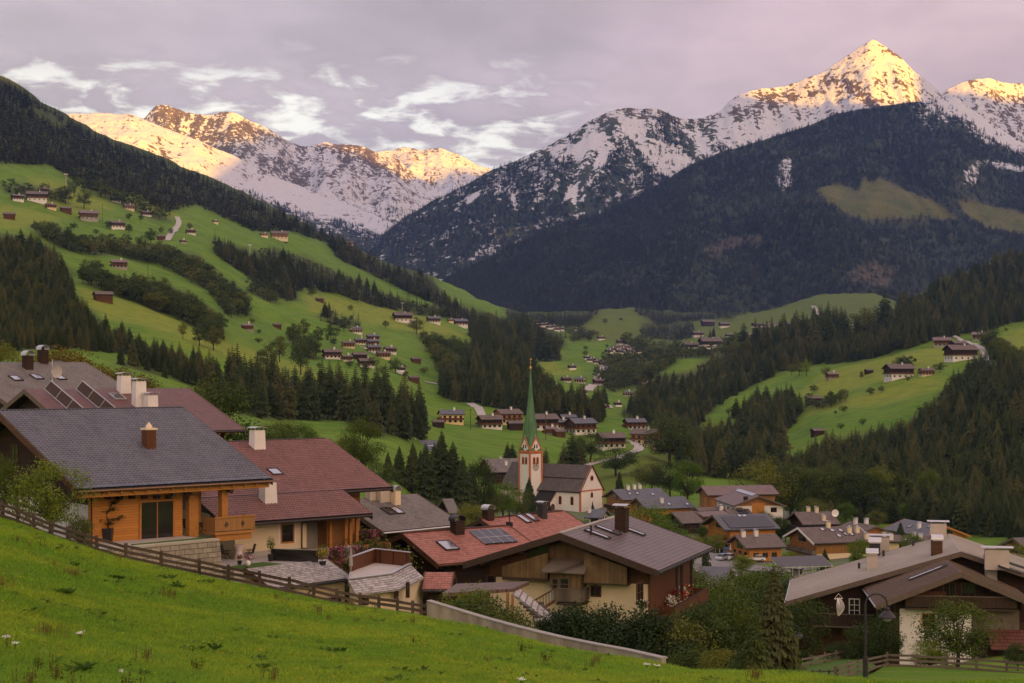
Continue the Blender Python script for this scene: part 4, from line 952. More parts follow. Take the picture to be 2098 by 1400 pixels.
 def skylight(s, u=None, v=None, x=None, y=None, w=.8, l=1.2, slope='SF', pane='glass_sky', frame='metal_dark', lift=.10):
  sg = -1 if slope == 'SF' else 1
  if u is not None: p = s.on(slope, u, v); x, y = p[0], p[1]
  cs = 1 / math.hypot(1, s.tan); sn_ = s.tan * cs
  def q(a, d, up): yy = abs(y) + d * cs; return (x + a, sg * (yy + up * sn_), s.H - abs(y) * s.tan - d * sn_ + up * cs)
  b = MB()
  for a0, a1, d0, d1 in ((-w/2-.09, w/2+.09, -l/2-.09, -l/2), (-w/2-.09, w/2+.09, l/2, l/2+.09), (-w/2-.09, -w/2, -l/2, l/2), (w/2, w/2+.09, -l/2, l/2)):
   b.hexa([q(a0, d0, -.05), q(a1, d0, -.05), q(a1, d1, -.05), q(a0, d1, -.05)], [q(a0, d0, lift + .05), q(a1, d0, lift + .05), q(a1, d1, lift + .05), q(a0, d1, lift + .05)])
  f = b.build('skylight', M[frame], s.o); g = MB()
  g.hexa([q(-w/2, -l/2, -.05), q(w/2, -l/2, -.05), q(w/2, l/2, -.05), q(-w/2, l/2, -.05)], [q(-w/2, -l/2, lift + .02), q(w/2, -l/2, lift + .02), q(w/2, l/2, lift + .02), q(-w/2, l/2, lift + .02)])
  g.build('pane', M[pane], f); return f
 def solar(s, corners, slope='SF', lift=.16, name='solar_panels', mat='solar_cells'):
  """rectangle on the slope from two opposite photo points"""
  p = s.on(slope, *corners[0]); q = s.on(slope, *corners[1]); x0, x1 = sorted((p[0], q[0])); y0, y1 = sorted((abs(p[1]), abs(q[1]))); sg = -1 if slope == 'SF' else 1
  cs = 1 / math.hypot(1, s.tan); sn_ = s.tan * cs; b = MB()
  def k(x, y, up): return (x, sg * (y + up * sn_), s.H - y * s.tan + up * cs)
  lo = [k(x0, y0, .05), k(x1, y0, .05), k(x1, y1, .05), k(x0, y1, .05)]; hi = [k(x0, y0, lift), k(x1, y0, lift), k(x1, y1, lift), k(x0, y1, lift)]
  if sg < 0: lo, hi = lo[::-1], hi[::-1]
  b.hexa(lo, hi); n_ = len(b.f)
  for i in range(n_): b.uv = b.uv or {}; b.uv[i] = [(b.v[j][0] - x0, (abs(b.v[j][1]) - y0) / cs) for j in b.f[i]]
  return b.build(name, M[mat], s.o)
 def box(s, name, mat, a, b_, parent=None): return MB().box(a, b_).build(name, M[mat], parent or s.o)
 def auto_windows(s, face, floors, n_, w=.9, h=1.1, frame='beam_grey', a0=None, a1=None, detail=True, **k):
  lo, hi = (s.wl + .6, s.wr - .6) if face in 'FB' else (s.wf + .6, s.wb - .6)
  lo = lo if a0 is None else a0; hi = hi if a1 is None else a1
  for z in floors:
   for i in range(n_):
    a = lo + (hi - lo) * (i + .5) / n_
    if face in 'LR' and z + h > s.zroof(a) - s.th - .3: continue
    if face in 'FB' and z + h > s.zroof(s.wf if face == 'F' else s.wb) - s.th - .2: continue
    s.window(face, a, z, w, h, frame, detail=detail, **k)
def roofslab(h, name, mat, x0, x1, y0, y1, tiles=None, th=.28, fascia=None):
 """more of the front slope between y0 and y1 (distances in front of the ridge)"""
 z = lambda y: h.H - y * h.tan
 b = MB(); top = [(x0, -y0, z(y0)), (x0, -y1, z(y1)), (x1, -y1, z(y1)), (x1, -y0, z(y0))]; lo = [(p[0], p[1], p[2] - th) for p in top]
 cs = math.hypot(1, h.tan)
 if not tiles: b.face(top, [(p[0], -p[1] * cs) for p in top])
 b.face(lo[::-1], [(0, 0)] * 4)
 for i in range(4): j = (i + 1) % 4; b.face([lo[i], lo[j], top[j], top[i]], [(0, 0)] * 4)
 r = b.build(name, M[mat], h.o)
 return r
h1 = House('house', 'timber house at the lower left with dark slate tile roof and orange log front', 'house', {'RL': (-5,843), 'RR': (378,838), 'FL': (160,1001), 'FR': (556,985)}, 116, 42, base=-11.95, oe=1.9, og=(1.6, 3.0), wp=6, L0=16, s0=12)
h1.wl = h1.on('F', 183, 1060)[0]; h1.wr = h1.on('F', 372, 1060)[0]
h1.roof('tile_slate', (.31, .36, .055), 'beam_brown' if 'beam_brown' in M else 'timber_brown', 'metal_copper', 'tile_slate'); h1.walls('plaster_white', 'timber_dark', 2.6)
fl = h1.zroof(h1.wf) - h1.th - .05
MB().box((h1.wl - .10, h1.wf - .12, -.3), (h1.wr, h1.wf - .001, fl - .02)).build('log_front', M['timber_orange'], h1.o)
h1.rafters('beam_orange', 'F', 1.0, .16, .2)
b = MB(); b.box((h1.x0 + .1, -h1.s + .25, h1.zroof(h1.s) - .62), (h1.x1 - .1, -h1.s + .5, h1.zroof(h1.s) - .30)); b.build('eave_beam', M['beam_orange'], h1.o)
b = MB()
for k in range(6):
 p = h1.on('F', 216 + 24.9 * k, 1018); b.box((p[0] - .17, h1.wf - .55, p[2] - .12), (p[0] + .17, h1.wf - .1, p[2] + .12))
b.build('beam_ends', M['beam_dark'], h1.o)
h1.window_px('F', 287, 1030, 352, 1100, frame='beam_orange', mull=(1, 0), fw=.16, name='sliding_door', out=.10, off=.12)
h1.window_px('L', 11, 999, 21, 1026, frame='plaster_white', mull=(0, 0)); h1.window_px('L', 25, 912, 39, 946, frame='timber_brown', mull=(1, 1), off=.06)
for (ua, ub, va, dp, nm) in ((384, 403, 1100, 0.0, 'wall_pier'), (440, 452, 1098, .75, 'post'), (426, 431, 1098, -1.6, 'post')):
 xa, xb = h1.on('F', ua, 1060)[0], h1.on('F', ub, 1060)[0]; y = h1.wf - dp
 MB().box((xa, y - .28, -.2), (xb, y + .28, h1.zroof(y) - h1.th - .1)).build(nm, M['beam_orange'], h1.o)
b = MB(); p = h1.on('F', 446, 1015); b.box((p[0] - 2.2, h1.wf - .95, h1.zroof(h1.wf - .75) - .95), (p[0] + 1.6, h1.wf - .55, h1.zroof(h1.wf - .75) - .6)); b.build('beam', M['beam_orange'], h1.o)
b = MB()
for uu in (335, 372, 452):
 x = h1.on('F', uu, 1010)[0]; b.bar((x, h1.wf, h1.zroof(h1.wf) - 1.05), (x, -h1.s + .3, h1.zroof(h1.s) - .75), .26, .34)
b.build('carved_brackets', M['beam_dark'], h1.o)
xa, xb = h1.on('F', 416, 1080)[0], h1.on('F', 497, 1080)[0]
bal = h1.balcony('F', xa, xb, .15, 1.7, 1.05, 'boards_honey', 'beam_orange', rail='beam_orange')
b = MB()
for uu in (447.5, 480.5):
 c = h1.on('F', uu, 1080)[0] - .35; zc = .72
 for dx, dz in ((0, .10), (-.09, -.02), (.09, -.02), (0, -.16)): b.lathe((0, 0, 0), [(0, 0), (0, 0.001)], 3) if False else b.box((c + dx - .065, h1.wf - 1.72, zc + dz - .065), (c + dx + .065, h1.wf - 1.702, zc + dz + .065))
b.build('cutouts', M['beam_dark'], bal)
b = MB(); b.box((xa + .2, h1.wf - 1.55, -.5), (xb - .2, h1.wf - 1.0, -.04)); b.build('bracket', M['beam_orange'], bal)
h1.chimney(305, 918, w=.78, d=.8, h=1.35, mat='boards_brown', cap='plaster_cream', style='pipe')
p = h1.on('F', 186, 1010); b = MB(); b.tube((h1.wl + .1, -h1.s + .1, h1.zroof(h1.s) - .35), (h1.wl + .05, h1.wf - .25, fl - .5), .055); b.tube((h1.wl + .05, h1.wf - .25, fl - .5), (h1.wl + .05, h1.wf - .25, 0), .055); b.build('downpipe', M['metal_dark'], h1.o)
m, n = newmat('block_stone'); o_ = n.uv(); br = n.new('TexBrick'); n.l.new(o_, br.inputs['Vector']); n.set(br.inputs['Scale'], 1.0); n.set(br.inputs['Brick Width'], .75); n.set(br.inputs['Row Height'], .36); n.set(br.inputs['Mortar Size'], .02); n.set(br.inputs['Color1'], (.26, .225, .175)); n.set(br.inputs['Color2'], (.36, .315, .25)); n.set(br.inputs['Mortar'], (.09, .08, .065))
nn = n.noise(n.pos(), 3.0, 5); n.out(n.mix(1.0, br.outputs[0], n.mix(nn, (.55, .55, .55), (1.4, 1.4, 1.4)), 'MULTIPLY'), .95, n.bump(n.math('ADD', n.math('MULTIPLY', br.outputs[1], -1.0), nn), .8, .08), .1); M['block_stone'] = m
zt = CZ - 12.02; a_ = P(228, 1129.5, 104.6); b_ = P(449, 1108, 110.6); a_[2] = b_[2] = zt
nrm = np.array([b_[1] - a_[1], -(b_[0] - a_[0]), 0]); nrm /= np.linalg.norm(nrm)
back = -nrm * 13; k = MB(); Lw = np.linalg.norm(b_ - a_)
k.face([a_, b_, b_ + back, a_ + back]); k.build('terrace', M['paving'], kind='structure')
w_ = empty('retaining_wall', (a_ + b_) / 2 - np.array([0, 0, 4]), 0, 'rough grey block stone wall holding up the terrace of the slate-roofed house', 'stone wall')
o0 = np.array(w_.location); k = MB(); q0, q1 = a_ + nrm * .05, b_ + nrm * .05; lo0, lo1 = a_ + nrm * .9 - np.array([0, 0, 5]), b_ + nrm * .9 - np.array([0, 0, 5])
k.face([p - o0 for p in (lo0, lo1, q1, q0)], [(0, 0), (Lw, 0), (Lw, 5.1), (0, 5.1)]); e1 = b_ + back; e1l = lo1 + back
k.face([p - o0 for p in (lo1, e1l, e1, q1)], [(0, 0), (13, 0), (13, 5.1), (0, 5.1)]); k.build('wall_face', M['block_stone'], w_)
k = MB(); k.hexa([p - o0 for p in (q0 - (0, 0, .1), q1 - (0, 0, .1), q1 - nrm * .55 - (0, 0, .1), q0 - nrm * .55 - (0, 0, .1))], [p - o0 + (0, 0, .14) for p in (q0, q1, q1 - nrm * .55, q0 - nrm * .55)]); k.build('coping', M['concrete'], w_)
k = MB(); t0, t1 = a_ - nrm * .6 + (b_ - a_) * .30, b_ - nrm * .6; k.hexa([t0 + (0, 0, .004), t1 + (0, 0, .004), t1 - nrm * 1.5 + (0, 0, .004), t0 - nrm * 1.2 + (0, 0, .004)], [t0 + (0, 0, .07), t1 + (0, 0, .07), t1 - nrm * 1.5 + (0, 0, .07), t0 - nrm * 1.2 + (0, 0, .07)]); k.build('lawn', M['turf'], kind='structure')
h2 = House('house', 'cream house with red-brown pantile roof, two white chimneys and a flower balcony', 'house', {'RL': (471,906), 'RR': (673,900), 'FR': (804,999)}, 141, 40, base=-15.2, oe=1.6, og=(1.5, 1.6), wp=10, L0=10, s0=9)
h2.x0 -= 9; yE = -h2.on('SF', 763, 1053)[1]; xN = h2.on('SF', 699, 1003)[0]; s_old = h2.s
h2.wl = h2.x0 + 2; h2.wr = h2.x1 - 2.0
def tile_part(h, x0, x1, d0, d1, mat, pw=.31, ph=.37, am=.055):
 cs = math.hypot(1, h.tan); nx = int((x1 - x0) / pw * 6); rows = int((d1 - d0) * cs / ph); xs = np.linspace(x0, x1, nx); tv = []
 for k in range(rows): tv += [(k * ph, 0.0), (k * ph + ph * .5, .5), (k * ph + ph * .97, 1.0)]
 tv.append((rows * ph, 1.0)); tv = np.array(tv); tv[:, 0] *= (d1 - d0) * cs / tv[-1, 0]; tv[:, 0] += d0 * cs
 up = .03 + (np.abs(np.sin(np.pi * xs / pw)) - .4)[:, None] * am + (tv[:, 1] * am * .9)[None, :] + (RNG.random((nx, len(tv))) - .5) * am * .12
 dd = np.broadcast_to(tv[:, 0][None, :], up.shape); c, s_ = 1 / cs, h.tan / cs
 X_ = np.broadcast_to(xs[:, None], up.shape); V = np.stack([X_, -(dd * c) - up * s_, h.H - dd * s_ + up * c], 2).reshape(-1, 3)
 grid_mesh('roof_tiles', V, nx, len(tv), M[mat], smooth=False, kind=None, parent=h.o, uv=np.stack([X_, dd], 2).reshape(-1, 2))
h2.roof('tile_red', (.31, .37, .055), 'beam_dark', None, 'tile_red')
roofslab(h2, 'lower_roof', 'tile_red', h2.x0, xN, s_old - .01, yE, True); tile_part(h2, h2.x0, xN, s_old, yE, 'tile_red')
b = MB(); zE = h2.H - yE * h2.tan
b.tube((h2.x0, -yE - .08, zE - .15), (xN, -yE - .08, zE - .15), .09); b.tube((xN, -s_old - .08, h2.zroof(s_old) - .15), (h2.x1, -s_old - .08, h2.zroof(s_old) - .15), .09); b.build('gutter', M['metal_dark'], h2.o)
b = MB(); e = .05; q = [(xN, -s_old, h2.zroof(s_old) - .5), (xN, -yE, zE - .5), (xN, -yE, zE + .05), (xN, -s_old, h2.zroof(s_old) + .05)]; b.hexa([(p[0] + .003, *p[1:]) for p in q], [(p[0] + .1, *p[1:]) for p in q]); b.build('bargeboard', M['beam_dark'], h2.o)
h2.wf = -(yE - 1.7); xw = h2.on('F', 628, 1100)[0]
MB().box((h2.wl, h2.wf, -3), (xw, h2.wb, zE + 1.7 * h2.tan - .32)).build('wall', M['plaster_cream'], h2.o)
xr = h2.on('F', 690, 1100)[0]
MB().box((xw + .003, h2.wf + 2.2, -3.1), (xr - .5, h2.wb - .01, zE + 3.5 * h2.tan - .32)).build('recessed_wall', M['plaster_grey'], h2.o)
MB().box((xr - .49, h2.wf + .8, -.2), (xr + 1.5, h2.wb - .02, zE + 2.3 * h2.tan - .32)).build('timber_wall', M['boards_honey'], h2.o)
MB().box((xr + 1.51, -s_old + 2.2, -3), (h2.wr, h2.wb - .03, h2.zroof(s_old) + .2)).build('timber_wall', M['timber_honey'], h2.o)
b = MB(); b.box((h2.wl + .01, h2.wf - .03, -3), (xw - .01, h2.wf - .001, .45)); b.build('plinth', M['plaster_grey'], h2.o)
b = MB()
for uu in (677, 708, 718, 731):
 x = h2.on('F', uu, 1090)[0]; b.box((x - .13, h2.wf - .1, 0), (x + .13, h2.wf + .16, zE + 1.5 * h2.tan - .3))
b.build('posts', M['beam_orange'], h2.o)
y_ = h2.wf
h2.window_px('F', 577, 1077, 600, 1109, frame='beam_orange', mull=(0, 0), fw=.12, pane='glass_dark'); p = h2.on('F', 588, 1093)
b = MB()
for q in ((-.85, -.62, -.85, .85), (.62, .85, -.85, .85), (-.62, .62, .72, .9)): b.box((p[0] + q[0], y_ - .035, p[2] + q[2]), (p[0] + q[1], y_ - .001, p[2] + q[3]))
b.build('window_surround', M['plaster_white'], h2.o)
b = MB(); x = h2.on('F', 617, 1100)[0]; b.tube((x, y_ - .12, 0), (x, y_ - .12, zE - .5), .06); b.tube((x, y_ - .12, zE - .5), (x + 3.4, y_ - .12, zE - .35), .06); b.build('downpipe', M['beam_dark'], h2.o)
h2.chimney(527, 918, w=1.05, d=.95, h=1.6, flare=.12); h2.chimney(549, 1028, w=1.05, d=.95, h=1.6, flare=.15)
h2.skylight(563, 968, w=.9, l=1.1); h2.skylight(514, 993, w=.9, l=1.0)
x0_, x1_ = h2.on('F', 617, 1120)[0], h2.on('F', 722, 1120)[0]
fb2 = h2.balcony('F', x0_, x1_, -.55, 2.4, 1.0, 'boards_honey', 'beam_orange', rail='beam_orange')
def flower_bed(name, parent, pts, dens, r_, mats, seed=1, drop=.5):
 """hanging flowers: each colour a mesh of small petals, leaves between"""
 rr = random.Random(seed); ms = {k: MB() for k in mats}
 for i in range(len(pts) - 1):
  a, c = np.array(pts[i], float), np.array(pts[i + 1], float); L = np.linalg.norm(c - a); col = None
  for j in range(int(L * dens)):
   t = rr.random(); g = int(t * L / .55); key = mats[(g * 7 + seed + (rr.random() < .25) * rr.randint(1, 3)) % len(mats)]
   p = a + (c - a) * t + np.array([rr.gauss(0, r_ * .5), rr.gauss(0, r_ * .5), -abs(rr.gauss(0, drop)) + .25])
   u = np.array([rr.gauss(0, 1), rr.gauss(0, 1), rr.gauss(0, 1)]); u /= np.linalg.norm(u); w = np.cross(u, [.3, .5, .8]); w /= np.linalg.norm(w); s_ = rr.uniform(.05, .10)
   ms[key].face([p - u * s_, p + w * s_, p + u * s_, p - w * s_])
 for k in mats: ms[k].build({'leaf_green': 'leaves'}.get(k, 'blossoms'), M[k], parent)
zf = -.55 + .9; yb_ = h2.wf - 2.5
fo = empty('flower_box', h2.loc + h2.Rm.T @ np.array([(x0_ + x1_) / 2, yb_, zf]), h2.phi, 'long row of hanging pink and white petunias along the front of the cream house balcony', 'flower box')
flower_bed('flowers', fo, [(x0_ - (x0_ + x1_) / 2 + .2, -.1, 0), (x1_ - (x0_ + x1_) / 2 - .6, -.1, 0)], 900, .32, ['flower_pink', 'flower_white', 'leaf_green', 'flower_white', 'flower_pink'], 3, .55)
b = MB(); b.box((x0_ - (x0_ + x1_) / 2 + .1, -.22, -.25), (x1_ - (x0_ + x1_) / 2 - .5, .02, -.02)); b.build('planter', M['beam_dark'], fo)
p = P(752, 1095, 138); fo = empty('flower_box', p, h2.phi + 1.2, 'bulging mass of red and white hanging flowers at the right corner of the cream house', 'flower box')
flower_bed('flowers', fo, [(-1.9, 0, .3), (1.9, 0, -.1)], 1100, .6, ['flower_pink', 'flower_white', 'leaf_green', 'flower_pink', 'leaf_green'], 5, .75); b = MB(); b.box((-1.9, -.2, -.1), (1.9, .25, .12)); b.build('planter', M['beam_dark'], fo)
pq = P(736, 1122, 124) ; b = MB(); b.box((x1_ - .02, h2.wf - 2.4, -.7), (x1_ + 2.6, h2.wf + .6, -.5)); b.box((x1_ + 2.5, h2.wf - 2.0, -.5), (x1_ + 2.6, h2.wf + .6, .45)); b.build('side_balcony', M['boards_honey'], h2.o)
h3 = House('house', 'house with dark red tile roof and two tilted solar racks, behind the slate roof', 'house', {'RL': (51,798), 'RR': (380,796), 'FR': (508,882), 'FL': (150,886)}, 150, 38, oe=1.3, og=(1.2, 1.6), wp=10, L0=16, s0=9, base=-14)
h3.roof('tile_darkred', None, 'beam_grey', 'metal_dark'); h3.walls('plaster_white', 'timber_dark', 2.6); h3.rafters('beam_orange')
for u, v, hh in ((254, 803, 1.6), (285, 832, 2.4), (309, 842, 1.5)): h3.chimney(u, v, w=1.05, d=.9, h=hh, flare=.10)
h3.skylight(241, 814, w=1.0, l=1.5, pane='glass_dark', frame='metal_light')
for (ua, va, ub, vb) in ((85, 803, 140, 838), (150, 803, 205, 838)):
 p, q = h3.on('SF', ua, va), h3.on('SF', ub, vb); x = p[0] + .3; b = MB(); wd = 1.05
 A0, A1 = np.array([x, p[1], p[2] + .25]), np.array([x, q[1] - 3, q[2] - 3 * h3.tan + .25]); up = np.array([wd * .62, 0, wd * .78])
 for s_, e_ in ((A0, A1), (A0 + up, A1 + up)): b.bar(s_, e_, .07, .07)
 for k in range(4):
  t = k / 3; c = A0 + (A1 - A0) * t; b.bar(c, c + up, .05, .05); b.bar(c + up, c + np.array([wd * .62, 0, .1]), .05, .05)
 r_ = b.build('solar_rack', M['metal_light'], h3.o); g = MB(); d_ = np.array([.03, 0, -.03]); g.hexa([A0 + d_, A1 + d_, A1 + up * .96 + d_, A0 + up * .96 + d_], [A0, A1, A1 + up * .96, A0 + up * .96]); g.build('collector', M['beam_dark'], r_)
h4 = House('house', 'house at the left edge with weathered grey-brown roof, two dark chimneys and satellite dish', 'house', {'RL': (-110,741), 'RR': (175,740), 'FR': (330,838)}, 175, 38, oe=1.3, og=(1.2, 1.4), wp=10, L0=20, s0=11, base=-13)
h4.roof('roof_greybrown', None, 'beam_grey', 'metal_dark'); h4.walls('plaster_white', 'timber_dark', 2.6)
for u, v in ((57, 755), (88, 743)): h4.chimney(u, v, w=.95, d=.9, h=1.5, mat='timber_dark', cap='metal_light', style='arch')
for u, v in ((32, 776), (75, 773), (122, 774)): h4.skylight(u, v, w=1.0, l=1.3)
p = h4.on('SF', 107, 790); b = MB(); b.tube(p, p + (0, 0, 3.0), .045); b.tube(p + (0, 0, 2.75), p + (1.3, 0, 2.75), .025)
for k in range(5): b.tube(p + (.2 + .25 * k, -.25, 2.75), p + (.2 + .25 * k, .25, 2.75), .015)
b.build('antenna', M['metal_light'], h4.o)
def dish(h, p, r=.45, mat='plaster_grey'):
 b = MB(); n_ = 14
 for j in range(4):
  for i in range(n_):
   q = []
   for (jj, ii) in ((j, i), (j, i + 1), (j + 1, i + 1), (j + 1, i)):
    t = 2 * math.pi * ii / n_; rr = r * jj / 4 + .002; q.append(p + np.array([math.cos(t) * rr, -.25 + .5 * (rr / r) ** 2 * -.35, math.sin(t) * rr]))
   b.face(q)
 b.tube(p + (0, -.2, 0), p + (0, -.65, -.15), .02); b.tube(p + (0, -.1, 0), p + (0, .15, -.5), .04); b.smooth = True
 return b.build('satellite_dish', M[mat], h.o)
dish(h4, p + (.15, -.2, 1.6), .75)
h7 = House('house', 'house with a plain light grey roof between the red roofs and the conifers', 'house', {'RL': (690,1024), 'RR': (844,1010), 'FR': (956,1069), 'FL': (777,1094)}, 158, 40, oe=1.2, og=(1.0, 1.0), wp=8, L0=10, s0=8)
h7.roof('roof_greybrown', None, 'beam_grey', 'metal_light'); h7.walls('plaster_cream', 'timber_dark', 2.4)
h7.chimney(811, 1032, w=.75, d=.7, h=1.3, mat='plaster_cream', cap='metal_light', style='arch'); h7.skylight(795, 1048, w=.8, l=1.4, pane='glass_dark'); h7.skylight(813, 1047, w=.8, l=1.4)
for u, v, ww in ((759, 1022, .8), (787, 1026, 1.6)): h7.chimney(u, v, w=ww, d=.8, h=1.5, mat='chimney_plaster', cap='metal_dark')
h8 = House('house', 'dark timber house with terracotta roof, solar panels and a carved ridge cross', 'house', {'RL': (824,1093), 'RR': (1044,1080), 'FL': (896,1157), 'BL': (750,1127)}, 142, 35, oe=1.3, og=(1.5, 1.2), wp=10, L0=12, s0=7, base=-25)
h8.roof('tile_terracotta', None, 'timber_brown', 'timber_brown', 'tile_terracotta'); h8.walls('plaster_white', 'timber_dark', 1.5); h8.rafters('beam_dark'); h8.purlin_ends('beam_dark', 'L')
h8.skylight(917, 1119, w=1.3, l=1.7); h8.chimney(937, 1092, w=1.0, d=.95, h=1.1, mat='timber_dark', cap='metal_dark', style='arch', slope='SF'); h8.solar(((960, 1090), (1060, 1112)))
h8.window_px('L', 820, 1124, 827, 1138, frame='beam_grey'); h8.auto_windows('L', (2.0,), 2, .9, 1.1, 'beam_grey'); h8.auto_windows('F', (3.4,), 3, 1.0, 1.1, 'beam_orange')
b = MB(); rx = h8.x1; b.box((rx - .04, -.04, h8.H), (rx + .04, .04, h8.H + 1.5)); b.box((rx - .04, -.35, h8.H + .95), (rx + .04, .35, h8.H + 1.05)); b.box((rx - .05, -.5, h8.H), (rx + .05, .5, h8.H + .35)); b.build('ridge_cross', M['metal_dark'], h8.o)
h9 = House('house', 'house with a long terracotta roof and two slim skylights, below the church', 'house', {'RL': (984,1064), 'RR': (1156,1041), 'BL': (950,1077), 'FL': (1080,1140)}, 170, 36, oe=1.2, og=(1.2, 1.0), wp=12, L0=12, s0=9)
h9.roof('tile_terracotta', None, 'beam_dark', 'metal_dark', 'tile_terracotta'); h9.walls('plaster_white', 'timber_dark', 2.4); h9.purlin_ends('beam_dark', 'L')
for u, v in ((1073, 1064), (1089, 1061)): h9.skylight(u, v, w=.7, l=1.7)
h9.chimney(1111, 1060, w=.8, d=.8, h=1.5, mat='metal_dark', cap='metal_light'); h9.chimney(1000, 1062, w=1.0, d=.9, h=1.0, mat='timber_dark', cap='metal_light', style='arch', slope='SB')
h8b = House('outbuilding', 'low terracotta shed roof tucked between the shingled garage and the weathered chalet', 'shed', {'RL': (872,1172), 'RR': (945,1165), 'FL': (880,1208), 'FR': (908,1206)}, 124, 15, oe=.6, og=(.4, .4), wp=6, L0=4, s0=3, base=-24)
h8b.roof('tile_terracotta', None, 'timber_brown', 'metal_dark'); h8b.walls('timber_dark')
h10 = House('chalet', 'big weathered chalet in the centre with brown roof, boarded gable and white lower storey', 'chalet', {'RL': (1147,1093), 'RR': (1287,1057), 'FL': (1353,1170), 'FR': (1453,1121), 'BL': (947,1147)}, 122, 58, oe=1.5, og=(2.1, 1.4), th=.34, wp=10, L0=16, s0=8, base=-25.6)
h10.roof('roof_sheet_brown', None, 'beam_dark', 'metal_dark', 'plaster_grey')
zs10 = h10.on('L', 1280, 1195)[2]; h10.walls('plaster_cream', 'timber_brown', zs10); h10.purlin_ends('beam_dark', 'L'); h10.rafters('beam_dark')
W = h10
def gable_px(h, name, mat, u0, v0, u1, v1, d0, d1, parent=None, face='L'):
 p = h.on(face, u0, v0, -d1 if face == 'L' else 0); q = h.on(face, u1, v1, -d1 if face == 'L' else 0); b = MB(); i = 1 if face in 'LR' else 0
 h.slab(b, face, min(p[i], q[i]), max(p[i], q[i]), min(p[2], q[2]), max(p[2], q[2]), d0, d1); return b.build(name, M[mat], parent or h.o)
def gable_boards(h, name, mat, a0, a1, z0, d0, d1, gap=.45, face='L'):
 """boarding that follows the roof line between a0 and a1"""
 b = MB(); o, t, n_ = [np.array(q, float) for q in h.fb(face)]; pts = [(a0, z0), (a1, z0), (a1, h.zroof(a1) - h.th - gap)]
 if a0 < 0 < a1: pts.append((0, h.H - h.th - gap))
 pts.append((a0, h.zroof(a0) - h.th - gap)); q0 = [o + t * a + n_ * d0 + np.array([0, 0, z]) for a, z in pts]; q1 = [o + t * a + n_ * d1 + np.array([0, 0, z]) for a, z in pts]
 b.hexa(q0, q1); return b.build(name, M[mat], h.o)
zb10 = h10.on('L', 1100, 1185, -1.2)[2]; yl = lambda u, d=-1.2: h10.on('L', u, 1150, d)[1]
A_ = sorted((yl(1028), yl(1122))); gable_boards(h10, 'board_cladding', 'boards_weathered', A_[0], A_[1], zb10, 1.0, 1.2, .9)
A_ = sorted((yl(1196), yl(1284))); gable_boards(h10, 'board_cladding', 'boards_weathered', A_[0], A_[1], h10.on('L', 1240, 1196, -1.2)[2], 1.0, 1.2, .55)
A_ = sorted((yl(1126, -.3), yl(1200, -.3))); gable_boards(h10, 'log_gable', 'boards_weathered', A_[0], A_[1], h10.on('L', 1160, 1150, -.3)[2], .06, .3, .4)
b = MB(); z_ = zb10
for A_ in (sorted((yl(1028), yl(1130))), sorted((yl(1190), yl(1284)))): h10.slab(b, 'L', A_[0], A_[1], z_ - .25, z_ - .01, 0, 1.15)
b.build('balcony_floor', M['beam_dark'], h10.o)
gable_px(h10, 'dark_opening', 'glass_dark', 1080, 1117, 1124, 1155, .08, .10); gable_px(h10, 'dark_opening', 'glass_dark', 1200, 1128, 1219, 1160, .08, .10)
p0, p1 = h10.on('L', 1120, 1150, -2.0), h10.on('L', 1190, 1176, -2.0); ya, yb2 = sorted((p0[1], p1[1])); zr0, zr1 = p0[2], p1[2]
b = MB(); x_ = h10.wl; b.hexa([(x_ - .05, ya - .2, zr0), (x_ - 2.3, ya - .35, zr1), (x_ - 2.3, yb2 + .35, zr1), (x_ - .05, yb2 + .2, zr0)], [(x_ - .05, ya - .2, zr0 + .12), (x_ - 2.3, ya - .35, zr1 + .12), (x_ - 2.3, yb2 + .35, zr1 + .12), (x_ - .05, yb2 + .2, zr0 + .12)]); b.build('oriel_roof', M['wood_grey'], h10.o)
zo = h10.on('L', 1160, 1206, -1.6)[2]; b = MB(); h10.slab(b, 'L', ya + .2, yb2 - .1, zo, zr1 - .02, .0, 1.55); ori = b.build('oriel', M['boards_weathered'], h10.o)
for (ua, ub) in ((1146, 1156), (1162, 1178)): h10.window_px('L', ua, 1181, ub, 1203, frame='beam_grey', mull=(0, 1), off=1.6)
zbk = h10.on('L', 1165, 1236, -2.0)[2]; hb = abs(h10.on('L', 1165, 1208, -2.0)[2] - zbk)
h10.balcony('L', h10.on('L', 1139, 1220, -2.0)[1], h10.on('L', 1190, 1220, -2.0)[1], zbk, 2.0, hb, 'wood_grey', 'beam_dark', rail='beam_grey')
h10.window_px('L', 1212, 1202, 1230, 1221, frame='timber_brown', mull=(1, 0)); h10.window_px('L', 1000, 1180, 1014, 1195, frame='timber_brown', mull=(0, 0), off=.06)
gable_px(h10, 'white_door', 'plaster_white', 1125, 1183, 1134, 1230, .05, .09)
h10.window_px('F', 1305, 1197, 1316, 1230, frame='timber_brown', mull=(1, 1), sill=True)
xa = h10.on('F', 1330, 1200)[0]; b = MB(); b.box((xa, h10.wf - .12, -2), (h10.wr, h10.wf - .003, h10.zroof(h10.wf) - .4)); b.build('board_wall', M['boards_brown'], h10.o)
b = MB(); xq = h10.on('F', 1284, 1200)[0]; b.tube((h10.wl + .25, h10.wf - .12, -2), (h10.wl + .25, h10.wf - .12, h10.zroof(h10.wf) - 1.2), .07); b.tube((h10.wl + .25, h10.wf - .12, h10.zroof(h10.wf) - 1.2), (h10.wl + 1.2, -h10.s + .1, h10.zroof(h10.s) - .3), .07); b.build('downpipe', M['timber_brown'], h10.o)
b = MB()
for uu in (1362, 1372, 1392):
 x = h10.on('F', uu, 1200)[0]; b.box((x - .12, -h10.s + .35, 0), (x + .12, -h10.s + .6, h10.zroof(h10.s) - .1))
b.build('posts', M['beam_dark'], h10.o)
